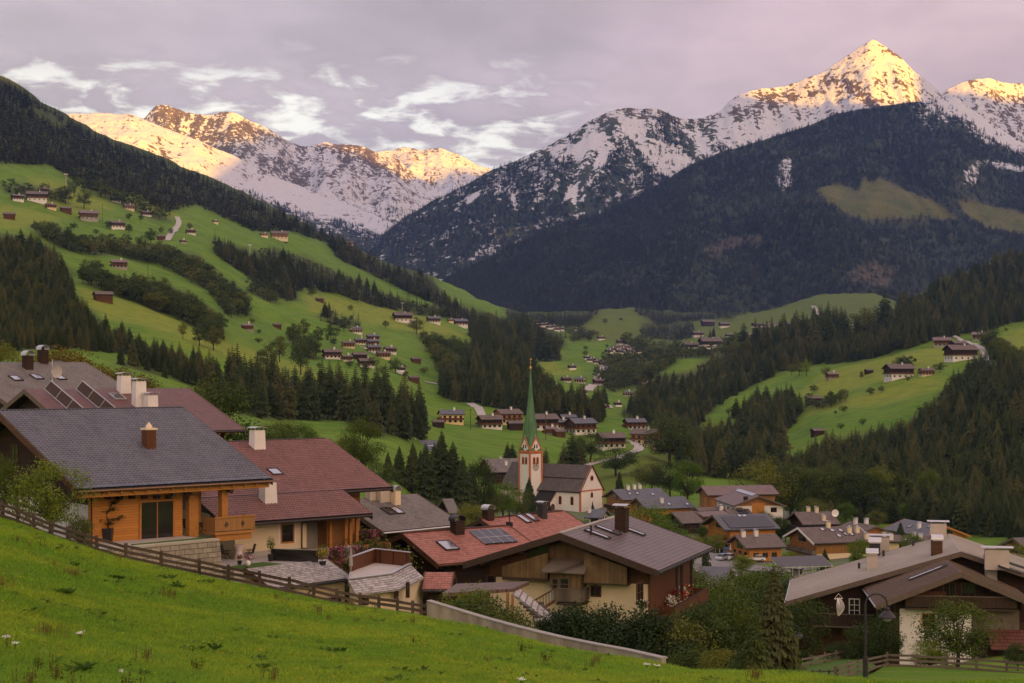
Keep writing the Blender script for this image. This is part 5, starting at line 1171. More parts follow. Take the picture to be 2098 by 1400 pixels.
h10.balcony('F', h10.on('F', 1345, 1240)[0], h10.wr, h10.on('F', 1360, 1235)[2] - .9, 1.5, .95, 'boards_brown', 'beam_dark')
h10.chimney(1274, 1087, w=1.0, d=.95, h=1.9, mat='timber_dark', cap='metal_light'); h10.chimney(1186, 1075, w=1.2, d=1.1, h=1.2, mat='timber_dark', cap='metal_light', slope='SB')
for u, v in ((1224, 1096), (1245, 1088), (1296, 1089)): h10.skylight(u, v, w=.75, l=2.0)
p = h10.on('SF', 1211, 1096); h10.box('vent_pipe', 'metal_dark', p - (.08, .08, .3), p + (.08, .08, .75))
fo = empty('flower_box', P(1391, 1222, 128), h10.phi, 'red and white geraniums hanging from the side balcony of the weathered chalet', 'flower box')
flower_bed('flowers', fo, [(-2.2, 0, 0), (2.2, 0, .5)], 1000, .45, ['flower_red', 'flower_red', 'flower_white', 'flower_red', 'leaf_green'], 2, .6); b = MB(); b.box((-2.2, -.1, -.1), (2.2, .2, .1)); b.build('planter', M['beam_dark'], fo)
fo = empty('flower_box', P(1317, 1236, 119), h10.phi, 'window box of white and pink flowers below the shutter window of the weathered chalet', 'flower box')
flower_bed('flowers', fo, [(-.6, 0, 0), (.6, 0, 0)], 500, .3, ['leaf_green', 'flower_white', 'leaf_green', 'flower_pink'], 2, .3); b = MB(); b.box((-.6, -.1, -.15), (.6, .15, .02)); b.build('planter', M['beam_dark'], fo)
st = empty('stair_shelter', P(1080, 1290, 113), 0, 'brown canopy and shingled roof sheltering the outside stair of the weathered chalet', 'stair roof'); so = np.array(st.location)
def slabpx(name, mat, parent, pts, th=.18, o=None, uvs=None):
 q = [P(*p) - o for p in pts]; b = MB(); b.hexa([p - (0, 0, th) for p in q][::-1] if False else [p - (0, 0, th) for p in q], q)
 c0 = q[0]; b.uv = {i: [(float(np.linalg.norm((np.array(b.v[j]) - c0)[:2])), b.v[j][2]) for j in f] for i, f in enumerate(b.f)}
 return b.build(name, M[mat], parent)
slabpx('canopy', 'roof_seam_brown', st, [(905, 1216, 110), (1052, 1206, 112), (1085, 1191, 117), (935, 1196, 117)], .25, so)
slabpx('shingle_roof', 'roof_shingle', st, [(1050, 1215, 111), (1134, 1280, 108), (1146, 1274, 111), (1066, 1206, 114.5)], .2, so)
b = MB()
for u, v0, v1, Y in ((1040, 1214, 1290, 111.6), (940, 1216, 1270, 110.5), (1050, 1218, 1300, 111), (1136, 1284, 1310, 108.5)): p, q = P(u, v0, Y) - so, P(u, v1, Y) - so; b.box(q - (.1, .1, 0), p + (.1, .1, 0))
b.build('posts', M['boards_honey'], st)
b = MB(); a_, c_ = P(1090, 1236, 116) - so, P(1150, 1300, 113) - so
for k in range(10): t = k / 9; p = a_ + (c_ - a_) * t; b.box(p - (.9, .2, .1), p + (.9, .2, .08))
b.build('steps', M['wood_grey'], st)
b = MB(); a_, c_ = P(1094, 1231, 116.5) - so, P(1137, 1206, 118.5) - so
b.bar(a_, c_, .08, .08); b.bar(a_ - (0, 0, .95), c_ - (0, 0, .95), .1, .2)
for k in range(8): p = a_ + (c_ - a_) * k / 7; b.tube(p, p - (0, 0, .95), .03, None, 5)
b.build('railing', M['timber_brown'], st)
b = MB(); p, q = P(1095, 1273, 113) - so, P(1140, 1320, 113) - so; b.box((p[0], p[1], q[2]), (q[0], p[1] + 4, p[2])); b.build('cellar_wall', M['plaster_grey'], st)
b = MB(); p, q = P(1098, 1275, 112.9) - so, P(1117, 1310, 112.9) - so; b.box((p[0], p[1] - .03, q[2]), (q[0], p[1] + .05, p[2])); b.build('cellar_door', M['glass_dark'], st)
h11 = House('chalet', 'dark timber chalet at the lower right with brown seamed roof and white lower wall', 'chalet', {'RL': (1911,1126), 'RR': (1971,1171), 'FL': (1754,1186), 'FR': (1796,1241), 'BR': (2125,1241)}, 152, -58, oe=1.2, og=(.3, 1.5), wp=10, L0=16, s0=8, base=-24.3)
h11.roof('roof_seam_brown', None, 'beam_grey', 'metal_light', seams=.72); h11.walls('timber_dark', 'timber_dark', 3.3); gable_px(h11, 'white_wall', 'plaster_white', 1843, 1247, 1990, 1368, .0, .10, face='R'); gable_px(h11, 'grey_boards', 'wood_grey', 1992, 1247, 2088, 1296, .0, .12, face='R'); gable_px(h11, 'lower_boards', 'boards_dark', 1992, 1297, 2120, 1368, .0, .11, face='R'); h11.purlin_ends('beam_dark', 'R')
zc = h11.on('R', 1950, 1235)[2]; zb_ = h11.on('R', 1950, 1246)[2]
A_ = sorted((h11.on('R', 1855, 1240, 1.1)[1], h11.on('R', 2084, 1240, 1.1)[1])); h11.balcony('R', A_[0], A_[1], h11.on('R', 1950, 1247, 1.1)[2], 1.1, 1.0, 'boards_dark', 'beam_dark', rail='beam_grey')
for (ua, ub) in ((1934, 1956), (1970, 1996)): h11.window_px('R', ua, 1195, ub, 1222, frame='timber_brown', off=.06)
b = MB(); A2 = sorted((h11.on('R', 1938, 1200, .1)[1], h11.on('R', 1862, 1200, .1)[1])); h11.slab(b, 'R', A2[0], A2[1], h11.on('R', 1900, 1240, .1)[2], h11.on('R', 1900, 1212, .1)[2], .07, .10); b.build('panelling', M['boards_brown'], h11.o)
h11.window_px('R', 1890, 1258, 1914, 1283, frame='beam_orange', mull=(1, 1), pane='glass_dark', off=.1); h11.window_px('R', 1902, 1334, 1925, 1354, frame='beam_grey', off=.1)
p, q = h11.on('R', 2030, 1297, 2.0), h11.on('R', 2120, 1332, 2.0); ya, yb2 = sorted((p[1], q[1])); b = MB(); b.hexa([(h11.wr + .13, ya, p[2] - .1), (h11.wr + 2.2, ya, q[2] - .1), (h11.wr + 2.2, yb2, q[2] - .1), (h11.wr + .13, yb2, p[2] - .1)], [(h11.wr + .13, ya, p[2]), (h11.wr + 2.2, ya, q[2]), (h11.wr + 2.2, yb2, q[2]), (h11.wr + .13, yb2, p[2])]); b.uv = {i: [(b.v[j][1], b.v[j][0]) for j in f] for i, f in enumerate(b.f)}; b.build('porch_roof', M['tile_darkred'], h11.o)
h11.chimney(1919, 1140, w=.95, d=.95, h=1.5, mat='timber_brown', cap='metal_light', style='arch'); h11.chimney(2030, 1186, w=.95, d=.95, h=1.7, mat='stone_grey', cap='metal_light', style='arch', slope='SB'); h11.skylight(1901, 1174, w=.8, l=3.4, pane='glass_sky')
b = MB(); yy = h11.on('R', 1850, 1300)[1]; b.tube((h11.wr + .12, h11.wf + .5, 0), (h11.wr + .12, h11.wf + .5, 3.9), .08); b.tube((h11.wr + .12, h11.wf + .5, 3.9), (h11.wr + .12, h11.wf - .6, 4.6), .08); b.build('downpipe', M['beam_dark'], h11.o)
h12 = House('farmhouse', 'broad farmhouse at the lower right with pale grey metal roof and big white chimneys', 'farmhouse', {'RL': (1945,1094), 'RR': (1982,1121), 'FR': (1595,1231), 'FL': (1622,1186), 'BL': (2180,1178)}, 160, -58, oe=1.6, og=(1.0, 1.3), wp=9, L0=16, s0=13, base=-26.6)
h12.roof('roof_seam_grey', None, 'beam_grey', 'metal_light', seams=.8, smat='plaster_grey'); h12.walls('timber_brown', 'timber_dark', 3.4)
for u, v, ww in ((1803, 1130, 2.2), (1922, 1103, 1.9)): h12.chimney(u, v, w=.9, d=ww * .85, h=1.5, mat='chimney_plaster', cap='metal_light')
h12.chimney(2042, 1158, w=.9, d=2.1, h=1.4, mat='chimney_plaster', cap='metal_light', slope='SB'); h12.chimney(1787, 1165, w=1.0, d=1.0, h=1.4, mat='chimney_plaster', cap='metal_light', style='arch'); h12.chimney(1792, 1140, w=1.1, d=1.1, h=1.4, mat='metal_dark', cap='metal_light', style='arch')
for u, v in ((2068, 1168), (2082, 1160)): h12.skylight(u, v, w=1.0, l=1.8, slope='SB')
for u, v in ((1760, 1166), (1810, 1140), (1871, 1119)): p = h12.on('SF', u, v); h12.box('vent_pipe', 'metal_dark', p - (.12, .12, .2), p + (.12, .12, .6))
yl2 = lambda u: h12.on('R', u, 1260, 1.4)[1]; A_ = sorted((yl2(1665), yl2(1790))); h12.balcony('R', A_[0], A_[1], h12.on('R', 1700, 1282, 1.4)[2], 1.4, 1.05, 'boards_dark', 'beam_grey', rail='beam_grey')
h12.window_px('R', 1741, 1228, 1760, 1262, frame='plaster_white', mull=(1, 2), off=.06)
gable_px(h12, 'plinth', 'plaster_white', 1667, 1344, 1730, 1356, .0, .05, face='R')
for u in (1637, 1663):
 p = h12.on('R', u, 1300, 1.2); b = MB(); b.box((p[0] - .16, p[1] - .16, 0), (p[0] + .16, p[1] + .16, max(.5, h12.zroof(max(abs(p[1]), h12.s - 2)) - h12.th - .3))); b.build('post', M['beam_dark'], h12.o)
for vv in (1278, 1312, 1340):
 p, q = h12.on('R', 1638, vv, 1.2), h12.on('R', 1664, vv, 1.2); b = MB(); b.bar((p[0], p[1], p[2]), (p[0], q[1], q[2]), .1, .3); b.bar((p[0], p[1], p[2]), (p[0], q[1], q[2] + 1.0), .08, .1); b.build('stair_rail', M['boards_dark'], h12.o)
hc = empty('hanging_chair', P(1718, 1262, 133), .3, 'white string hanging chair on the balcony of the grey-roofed farmhouse', 'hammock chair'); b = MB()
for i in range(9):
 t = -1 + i / 4; prev = None
 for j in range(9):
  s_ = j / 8; p = np.array([t * .36 * math.sin(math.pi * s_ * .9 + .2), -.35 * math.sin(math.pi * s_), 1.3 - 1.3 * s_ + .25 * abs(t) * (1 - s_)])
  if prev is not None: b.tube(prev, p, .022, None, 4)
  prev = p
b.tube((-.4, 0, 1.45), (.4, 0, 1.45), .03); b.tube((-.4, 0, 1.45), (0, 0, 1.9), .015); b.tube((.4, 0, 1.45), (0, 0, 1.9), .015); b.build('net', M['plaster_white'], hc)
ch = House('church', 'white church with red painted edges, steep dark shingle roof and tall green spire', 'church', {'RL': (1049,946), 'RR': (1213,955), 'FR': (1190,1009), 'BR': (1239,1004)}, 555, -35, pitch=50, wp=4, oe=.5, og=(.5, .35), th=.35, base=-49.5, L0=26, s0=7)
ch.roof('roof_church', None, None); ch.walls('plaster_white')
zE = ch.zroof(ch.wf) - .4; b = MB()
for yy in (ch.wf, ch.wb): b.box((ch.wr - .05, yy - .5 if yy > 0 else yy - .06, -3), (ch.wr + .06, yy + .06 if yy > 0 else yy + .5, zE))
b.box((ch.wr - .06, ch.wf - .06, zE - .25), (ch.wr + .08, ch.wb + .06, zE + .25)); b.box((ch.wr - .5, ch.wf - .07, -3), (ch.wr - .06, ch.wf - .002, zE))
for sg in (-1, 1): b.bar((ch.wr + .03, sg * abs(ch.wf), zE + .1), (ch.wr + .03, 0, ch.H - .3), .2, .55)
b.build('painted_edges', M['church_red'], ch.o)
g = MB()
zc = ch.on('R', 1213.5, 980)[2]
def disc(h, name, mat, y, z, r, parent, d0, d1, n_=18):
 b = MB(); q = [(h.wr + d0, y + r * math.cos(2 * math.pi * i / n_), z + r * math.sin(2 * math.pi * i / n_)) for i in range(n_)]
 b.hexa(q, [(h.wr + d1, p[1], p[2]) for p in q]); return b.build(name, M[mat], parent)
rw = disc(ch, 'round_window', 'church_red', 0, zc, 1.0, ch.o, -.02, .10); disc(ch, 'pane', 'glass_dark', 0, zc, .7, rw, .05, .13)
def arch(h, face, a, z, w, hh, frame, parent=None, off=0.0, name='arched_window'):
 o, t, n_ = [np.array(q, float) for q in h.fb(face)]
 def shape(k, d): return [o + t * (a - w / 2 * k) + n_ * d + (0, 0, z - (k - 1) * .3), o + t * (a + w / 2 * k) + n_ * d + (0, 0, z - (k - 1) * .3)] + [o + t * (a + w / 2 * k * math.cos(math.pi * i / 8)) + n_ * d + (0, 0, z + hh + w / 2 * k * math.sin(math.pi * i / 8)) for i in range(9)]
 b = MB(); b.hexa(shape(1.5, off - .02), shape(1.5, off + .06)); f = b.build(name, M[frame], parent or h.o); g = MB(); g.hexa(shape(1.0, off), shape(1.0, off + .09)); g.build('pane', M['glass_dark'], f); return f
arch(ch, 'R', 0, ch.on('R', 1213, 1019)[2], 1.0, 1.1, 'church_red')
for k in range(2): arch(ch, 'F', ch.on('F', 1172 - 0, 1030)[0] - 5 * k, 4.0, .9, 2.2, 'church_red')
b = MB(); b.tube((ch.x1 - .3, 0, ch.H), (ch.x1 - .3, 0, ch.H + 2.2), .07); b.tube((ch.x1 - .3, -.55, ch.H + 1.5), (ch.x1 - .3, .55, ch.H + 1.5), .07); b.lathe((ch.x1 - .3, 0, ch.H + .1), [(.05, 0), (.28, .2), (.28, .4), (.05, .6)], 8); b.build('gable_cross', M['gold'], ch.o)
b = MB(); yy = ch.s * .52; z_ = ch.zroof(yy); b.box((ch.x0 + 6, -yy - .15, z_ - .1), (ch.x1 - .2, -yy + .1, z_ + .22)); b.build('roof_step', M['roof_church'], ch.o)
px0, px1 = ch.on('F', 1107, 1030)[0], ch.on('F', 1138, 1030)[0]; y0 = ch.wf; b = MB(); ze = zE - .5
A_ = [(px0, y0 + .1, -3), (px0, y0 - 4.5, -3), (px0, y0 - 4.5, ze - 4.6), (px0, y0 + .1, ze - .3)]; b.hexa(A_, [(px1, *p[1:]) for p in A_]); por = b.build('porch', M['plaster_white'], ch.o)
b = MB(); A_ = [(px0 - .4, y0 + .1, ze - .1), (px0 - .4, y0 - 5.0, ze - 5.0), (px0 - .4, y0 - 5.0, ze - 4.7), (px0 - .4, y0 + .1, ze + .2)]; b.hexa(A_, [(px1 + .3, *p[1:]) for p in A_]); b.build('porch_roof', M['roof_church'], por)
b = MB(); b.bar((px1 + .05, y0 - 4.5, ze - 4.9), (px1 + .05, y0 + .1, ze - .45), .14, .45); b.box((px1 - .35, y0 - 4.56, -3), (px1 + .06, y0 - 4.3, ze - 4.8)); b.build('painted_edges', M['church_red'], por)
b = MB(); q = [(px1 - .02, -1.1, 0), (px1 - .02, 1.1, 0)] + [(px1 - .02, 1.1 * math.cos(math.pi * i / 8), 3.0 + 1.1 * math.sin(math.pi * i / 8)) for i in range(9)]; q = [(p[0], p[1] + y0 - 1.6, p[2]) for p in q]; b.hexa(q, [(p[0] + .12, *p[1:]) for p in q]); b.build('doorway', M['timber_brown'], por)
YT = 541.; tc = P(1087, 1000, YT); tc[2] = CZ - 50
tw = 5.4; ta = R(-49); tl = ch.Rm @ (tc - ch.loc); tl[2] = 0; rel = ta - ch.phi
ct, st_ = math.cos(rel), math.sin(rel)
def tp(x, y, z): return (tl[0] + ct * x - st_ * y, tl[1] + st_ * x + ct * y, z)
zz = lambda v: CZ + (VH - v) / F * YT - ch.loc[2]
hw = tw / 2; zc_, za_, zs_ = zz(926), zz(896), zz(757)
def tbox(b, x0, y0, z0, x1, y1, z1): b.hexa([tp(x0, y0, z0), tp(x1, y0, z0), tp(x1, y1, z0), tp(x0, y1, z0)], [tp(x0, y0, z1), tp(x1, y0, z1), tp(x1, y1, z1), tp(x0, y1, z1)])
b = MB(); tbox(b, -hw, -hw, -3, hw, hw, zc_); tow = b.build('tower', M['plaster_white'], ch.o)
b = MB()
for sx in (-1, 1):
 for sy in (-1, 1): tbox(b, sx * hw - .28, sy * hw - .28, -3, sx * hw + .28, sy * hw + .28, zc_)
tbox(b, -hw - .35, -hw - .35, zc_, hw + .35, hw + .35, zc_ + .5); tbox(b, -hw - .12, -hw - .12, zc_ - .6, hw + .12, hw + .12, zc_ - .003)
for k in range(4):
 a = k * math.pi / 2; f = lambda x, y, z: tp(x * math.cos(a) - y * math.sin(a), x * math.sin(a) + y * math.cos(a), z)
 for sg in (-1, 1): b.bar(f(sg * (hw + .1), -hw - .05, zc_ + .5), f(0, -hw - .05, za_), .3, .4)
b.build('painted_edges', M['church_red'], tow)
for k in range(4):
 a = k * math.pi / 2; f = lambda x, y, z: tp(x * math.cos(a) - y * math.sin(a), x * math.sin(a) + y * math.cos(a), z)
 b = MB(); b.hexa([f(-hw, -hw, zc_ + .5), f(hw, -hw, zc_ + .5), f(0, -hw, za_ - .1)], [f(-hw, -hw + .5, zc_ + .5), f(hw, -hw + .5, zc_ + .5), f(0, -hw + .5, za_ - .1)]); gb = b.build('gable', M['plaster_white'], tow)
 b = MB()
 for sx in (-.55, .55): b.hexa([f(sx - .28, -hw - .03, zc_ + 1.3), f(sx + .28, -hw - .03, zc_ + 1.3), f(sx + .28, -hw + .02, zc_ + 1.3), f(sx - .28, -hw + .02, zc_ + 1.3)], [f(sx - .28, -hw - .03, zc_ + 2.6), f(sx + .28, -hw - .03, zc_ + 2.6), f(sx + .28, -hw + .02, zc_ + 2.6), f(sx - .28, -hw + .02, zc_ + 2.6)])
 b.build('slits', M['glass_dark'], gb)
 b = MB(); b.tube(f(0, -hw + .1, za_), f(0, -hw + .1, za_ + 1.3), .06); b.lathe(f(0, -hw + .1, za_ + .1), [(.02, 0), (.2, .15), (.2, .35), (.02, .5)], 8); b.build('finial', M['gold'], gb)
 zb_ = zz(951); b = MB()
 for sx in (-.78, .78):
  q = [(sx - .62, zb_), (sx + .62, zb_)] + [(sx + .62 * math.cos(math.pi * i / 8), zb_ + 2.0 + .62 * math.sin(math.pi * i / 8)) for i in range(9)]
  b.hexa([f(x, -hw + .02, z) for x, z in q], [f(x, -hw - .08, z) for x, z in q])
 bw = b.build('belfry_window', M['church_red'], tow); b = MB()
 for sx in (-.78, .78):
  q = [(sx - .34, zb_ + .3), (sx + .34, zb_ + .3)] + [(sx + .34 * math.cos(math.pi * i / 8), zb_ + 2.0 + .34 * math.sin(math.pi * i / 8)) for i in range(9)]
  b.hexa([f(x, -hw, z) for x, z in q], [f(x, -hw - .11, z) for x, z in q])
 b.build('louvres', M['timber_brown'], bw)
 if k in (1, 0, 3):
  b = MB(); z0 = zz(956); q = [(1.45 * math.cos(2 * math.pi * i / 24), z0 + 1.45 * math.sin(2 * math.pi * i / 24)) for i in range(24)]; b.hexa([f(x, -hw + .02, z) for x, z in q], [f(x, -hw - .05, z) for x, z in q])
  cl_ = b.build('clock_face', M['plaster_grey'], tow) if k == 1 else None
  if cl_:
   b = MB()
   for i in range(12): t = 2 * math.pi * i / 12; b.bar(f(1.0 * math.cos(t), -hw - .08, z0 + 1.0 * math.sin(t)), f(1.36 * math.cos(t), -hw - .08, z0 + 1.36 * math.sin(t)), .14, .06)
   b.bar(f(0, -hw - .10, z0), f(.35, -hw - .10, z0 + 1.1), .16, .06); b.bar(f(0, -hw - .12, z0), f(-.7, -hw - .12, z0 + .35), .18, .06); b.build('clock_hands', M['metal_dark'], cl_)
m, n = newmat('spire_green'); f_ = n.noise(n.mapping(n.pos(), (.6, .6, .12)), 1.2, 4); n.out(n.mix(n.sstep(f_, .35, .65), (.060, .150, .062), (.095, .205, .085)), .6, None, .3); M['spire_green'] = m
b = MB(); prof = [(zc_ + .3, 1.62, .0), (zz(912), 1.28, .0), (zz(895), 1.02, 0), (zz(880), .86, 0), (zz(840), .48, 0), (zz(800), .24, 0), (zs_, .045, 0)]; rings = []
for z, r_, _ in prof:
 rr = hw * r_; rings.append([tp(rr * math.cos(math.pi / 4 * i + math.pi / 4), rr * math.sin(math.pi / 4 * i + math.pi / 4), z) for i in range(8)])
for j, (z, r_, _) in enumerate(prof[:3]):
 for i in range(8):
  if i % 2 == 1:
   s_ = [.62, .72, .90][j]; rr = hw * r_ * s_; rings[j][i] = tp(rr * math.cos(math.pi / 4 * i + math.pi / 4), rr * math.sin(math.pi / 4 * i + math.pi / 4), z)
for j in range(len(rings) - 1):
 for i in range(8): b.face([rings[j][i], rings[j][(i + 1) % 8], rings[j + 1][(i + 1) % 8], rings[j + 1][i]])
b.build('spire', M['spire_green'], tow)
b = MB(); c_ = tp(0, 0, zs_); b.lathe(c_, [(.10, -.3), (.10, .1), (.42, .4), (.42, .75), (.10, 1.05), (.06, 1.3), (.06, 3.4)], 10); c2 = np.array(c_); b.bar(c2 + (-.5, 0, 2.4), c2 + (.5, 0, 2.4), .12, .12); b.hexa([c2 + (-.5, -.05, 3.2), c2 + (.5, -.05, 3.3), c2 + (.4, -.05, 3.9), c2 + (-.1, -.05, 3.6)], [c2 + (-.5, .05, 3.2), c2 + (.5, .05, 3.3), c2 + (.4, .05, 3.9), c2 + (-.1, .05, 3.6)]); b.build('weathercock', M['gold'], tow)
def vhouse(label, obs, Y, phi=30, roof='roof_brown', lower='plaster_white', upper='timber_honey', base=None, fl=(3.0, 5.6), nF=4, nL=2, chim=(), sky=(), balc='L', split=3.0, oe=1.1, og=(1.3, 1.0), cat='house', bm='boards_dark', fascia='beam_grey', cmat='plaster_white', name='house', vb=None, wp=10, L0=14., s0=7., pitch=21., sb=None, group=None):
 h = House(name, label, cat, obs, Y, phi, vbase=(Y, vb) if vb else None, base=base, oe=oe, og=og, wp=wp, L0=L0, s0=s0, pitch=pitch, sb=sb, th=.3, group=group)
 h.roof(roof, None, fascia, 'metal_dark'); h.walls(lower, upper, split)
 h.auto_windows('F', fl, nF, 1.2, 1.4, 'beam_grey' if upper != 'plaster_white' else 'timber_brown'); h.auto_windows('L' if h.phi > -.3 else 'R', fl + (fl[-1] + 2.6,), nL + 1, 1.25, 1.6, 'timber_brown')
 if 'L' in balc or 'R' in balc:
  zg = h.H - h.th - 3.0; gable_boards(h, 'gable_glazing', 'glass_dark', -1.9, 1.9, zg, .07, .10, .5, 'L' if h.phi > -.3 else 'R')
 for f in balc:
  for z in fl:
   lo, hi = (h.wf, h.wb) if f in 'LR' else (h.wl, h.wr)
   z_ok = min(h.zroof(lo), h.zroof(hi)) - h.th - 1.9 if f in 'LR' else h.zroof(h.wf) - 1.9
   if z - .1 < z_ok: h.balcony(f, lo, hi, z - .35, 1.15, 1.0, bm, 'beam_dark', rail='beam_grey')
 for c in chim: h.chimney(c[0], c[1], w=.9, d=.8, h=1.3, mat=cmat, cap='metal_light', style=c[2] if len(c) > 2 else 'plate', slope=c[3] if len(c) > 3 else 'SF')
 for c in sky: h.skylight(c[0], c[1], w=.9, l=1.3)
 return h
v1 = vhouse('chalet with slate-blue roof and balconied gable right beside the church front', {'RL': (1254,1003), 'RR': (1353,1000), 'FR': (1374,1017), 'FL': (1281,1030), 'BL': (1238,1018)}, 520, 30, 'roof_slate_blue', 'timber_honey', 'timber_honey', fl=(2.6, 5.2), nF=5, chim=((1287,1001,'plate','SB'), (1300,1001,'plate','SB'), (1311,1001,'plate','SB')), sky=((1290,1012), (1306,1011), (1337,1013)), vb=1056)
v2 = vhouse('chalet with slate-blue roof and white chimney, half hidden by the bright green tree', {'RL': (1303,1020), 'RR': (1399,1016), 'FR': (1426,1040), 'FL': (1321,1045), 'BL': (1281,1033)}, 480, 30, 'roof_slate_blue', 'timber_orange', 'timber_orange', fl=(2.6, 5.2), chim=((1356,1030),), sky=((1371,1033), (1408,1033)), vb=1066)
v3 = vhouse('long hall with a pale brown roof at the forest edge, behind the village', {'RL': (1436,996), 'RR': (1581,995), 'FR': (1597,1013), 'FL': (1450,1014)}, 475, 22, 'roof_hall', 'boards_honey', 'boards_honey', fl=(3.0,), nF=0, nL=0, balc='', vb=1050, cat='hall', split=5, s0=5, L0=20)
v3.slab(b := MB(), 'L', -1.6, .6, 0, 4.6, 0, .07); b.build('gate', M['timber_orange'], v3.o)
v3b = House('hall', 'hall front with skylight ridge, tall orange gate and boarded gable above white walls', 'hall', {'RL': (1513,1003), 'RR': (1547,1018), 'FL': (1463,1022), 'FR': (1506,1033), 'BR': (1618,1037)}, 462, -55, base=None, vbase=(452, 1056), oe=.9, og=(.2, 1.2), wp=9, L0=12, s0=8)
v3b.roof('roof_hall', None, 'beam_grey', 'metal_dark'); v3b.walls('plaster_white', 'boards_honey', 4.2); b = MB(); v3b.slab(b, 'R', -1.8, 1.8, 0, v3b.H - 2.2, .05, .12); b.build('gate', M['timber_orange'], v3b.o)
b = MB(); b.hexa([(v3b.x0 + 1, -1.3, v3b.zroof(1.3) + .06), (v3b.x1 - 3, -1.3, v3b.zroof(1.3) + .06), (v3b.x1 - 3, -.1, v3b.H + .1), (v3b.x0 + 1, -.1, v3b.H + .1)], [(v3b.x0 + 1, -1.3, v3b.zroof(1.3) + .25), (v3b.x1 - 3, -1.3, v3b.zroof(1.3) + .25), (v3b.x1 - 3, -.1, v3b.H + .3), (v3b.x0 + 1, -.1, v3b.H + .3)]); b.build('ridge_skylight', M['glass_sky'], v3b.o)
for a in (-5.5, 4.5): v3b.window('R', a, 2.0, 1.6, 1.2, 'beam_grey', mull=(1, 0))
v3b.window('R', -3.6, 5.4, 1.2, 1.0, 'beam_grey', off=.06); v3b.auto_windows('F', (1.6,), 4, 1.5, 1.2)
v4 = vhouse('dark timber chalet with grey shingle roof and a long dark balcony, beside the cypress', {'RL': (1376,1049), 'RR': (1422,1047), 'FR': (1443,1070), 'FL': (1401,1074), 'BL': (1354,1063)}, 415, 30, 'roof_brown', 'plaster_white', 'timber_dark', fl=(2.8, 5.3), nF=3, bm='boards_dark', balc='LF', vb=1107)
v5 = vhouse('big chalet with black solar roof, balconied gable and shop front facing the square', {'RL': (1459,1055), 'RR': (1570,1053), 'FR': (1600,1083), 'FL': (1484,1086), 'BL': (1434,1073)}, 400, 30, 'roof_slate_blue', 'plaster_cream', 'timber_orange', fl=(3.4, 6.1), nF=5, bm='boards_honey', balc='L', split=3.2, vb=1134, og=(2.0, 1.0))
v5.solar(((1477, 1060), (1588, 1080)), mat='solar_black'); v5.skylight(1517, 1058, w=1.2, l=1.6); v5.skylight(1525, 1058, w=1.2, l=1.6)
b = MB(); v5.slab(b, 'L', -3.5, 3.0, 2.55, 3.1, .05, .16); sg_ = b.build('shop_sign', M['lamp_white'], v5.o)
b = MB(); v5.slab(b, 'L', -3.4, 2.9, 2.60, 2.70, .162, .17); b.build('sign_stripe', M['flower_red'], sg_)
for a in (-4.2, -1.6, 1.2, 3.8): v5.window('L', a, .2, 1.7, 2.1, 'beam_dark', mull=(1, 0), name='shop_window')
v6 = vhouse('lower orange log house with dark grey roof and two small chimneys beside the square', {'RL': (1506,1096), 'RR': (1587,1094), 'FR': (1614,1121), 'FL': (1527,1124), 'BL': (1484,1109)}, 372, 28, 'roof_brown', 'timber_orange', 'timber_orange', fl=(.9, 3.3), nF=3, chim=((1523,1100), (1549,1098)), vb=1146, bm='boards_honey', split=2.0)
v7 = vhouse('flat brown roofed annexe with a small orange dormer between two chalets', {'RL': (1425,1049), 'RR': (1480,1044), 'FR': (1499,1054), 'FL': (1440,1062)}, 430, 25, 'roof_hall', 'timber_honey', 'timber_honey', nF=4, balc='', vb=1090, fl=(2.6,), pitch=14)
v7b = vhouse('grey roofed house with a solar patch and white chimney, just below the hall', {'RL': (1484,1043), 'RR': (1531,1041), 'FR': (1546,1056), 'FL': (1496,1058)}, 438, 25, 'roof_brown', 'timber_honey', 'timber_honey', nF=3, balc='', vb=1085, fl=(2.6,), chim=((1478,1039),)); v7b.solar(((1507, 1046), (1536, 1053)))
v7c = vhouse('narrow long grey roof tucked under the front of the hall', {'RL': (1424,1040), 'RR': (1475,1038), 'FR': (1485,1045), 'FL': (1432,1048)}, 450, 22, 'roof_brown', 'timber_honey', 'timber_honey', nF=4, balc='', vb=1070, fl=(2.4,))
v8 = vhouse('brown roofed chalet with a pale satellite dish, in front of the right forest', {'RL': (1627,1049), 'RR': (1699,1048), 'FR': (1725,1071), 'FL': (1648,1079), 'BL': (1614,1063)}, 415, 28, 'roof_brown', 'timber_dark', 'timber_dark', fl=(2.8, 5.3), nF=3, chim=((1656,1050,'plate','SB'), (1673,1050), (1688,1066)), vb=1105, bm='boards_dark', cmat='plaster_cream')
dish(v8, v8.on('SF', 1710, 1062) + (0, 0, 1.4), 1.0, 'lamp_white')
v9 = vhouse('large apartment chalet with dark roof, many skylights and wrap-around balconies', {'RL': (1634,1081), 'RR': (1759,1079), 'FR': (1790,1106), 'FL': (1675,1121), 'BL': (1610,1092)}, 372, 34, 'roof_brown', 'plaster_cream', 'timber_honey', fl=(2.8, 5.6), nF=6, nL=4, balc='L', bm='wood_grey', chim=((1697,1081), (1740,1092,'pipe'), (1756,1091,'pipe'), (1775,1104)), sky=((1685,1085), (1705,1087), (1722,1087), (1719,1098), (1733,1095), (1745,1095)), vb=1152, split=2.6, fascia='plaster_white', cmat='plaster_cream')
v10 = vhouse('house with low brown hip-like roof and dark orange gable behind the skylight roof', {'RL': (1742,1068), 'RR': (1794,1077), 'FL': (1728,1078), 'FR': (1770,1090), 'BR': (1828,1087)}, 405, -50, 'roof_brown', 'timber_orange', 'timber_orange', fl=(2.6,), nF=2, balc='', chim=((1753,1074), (1775,1072)), vb=1105)
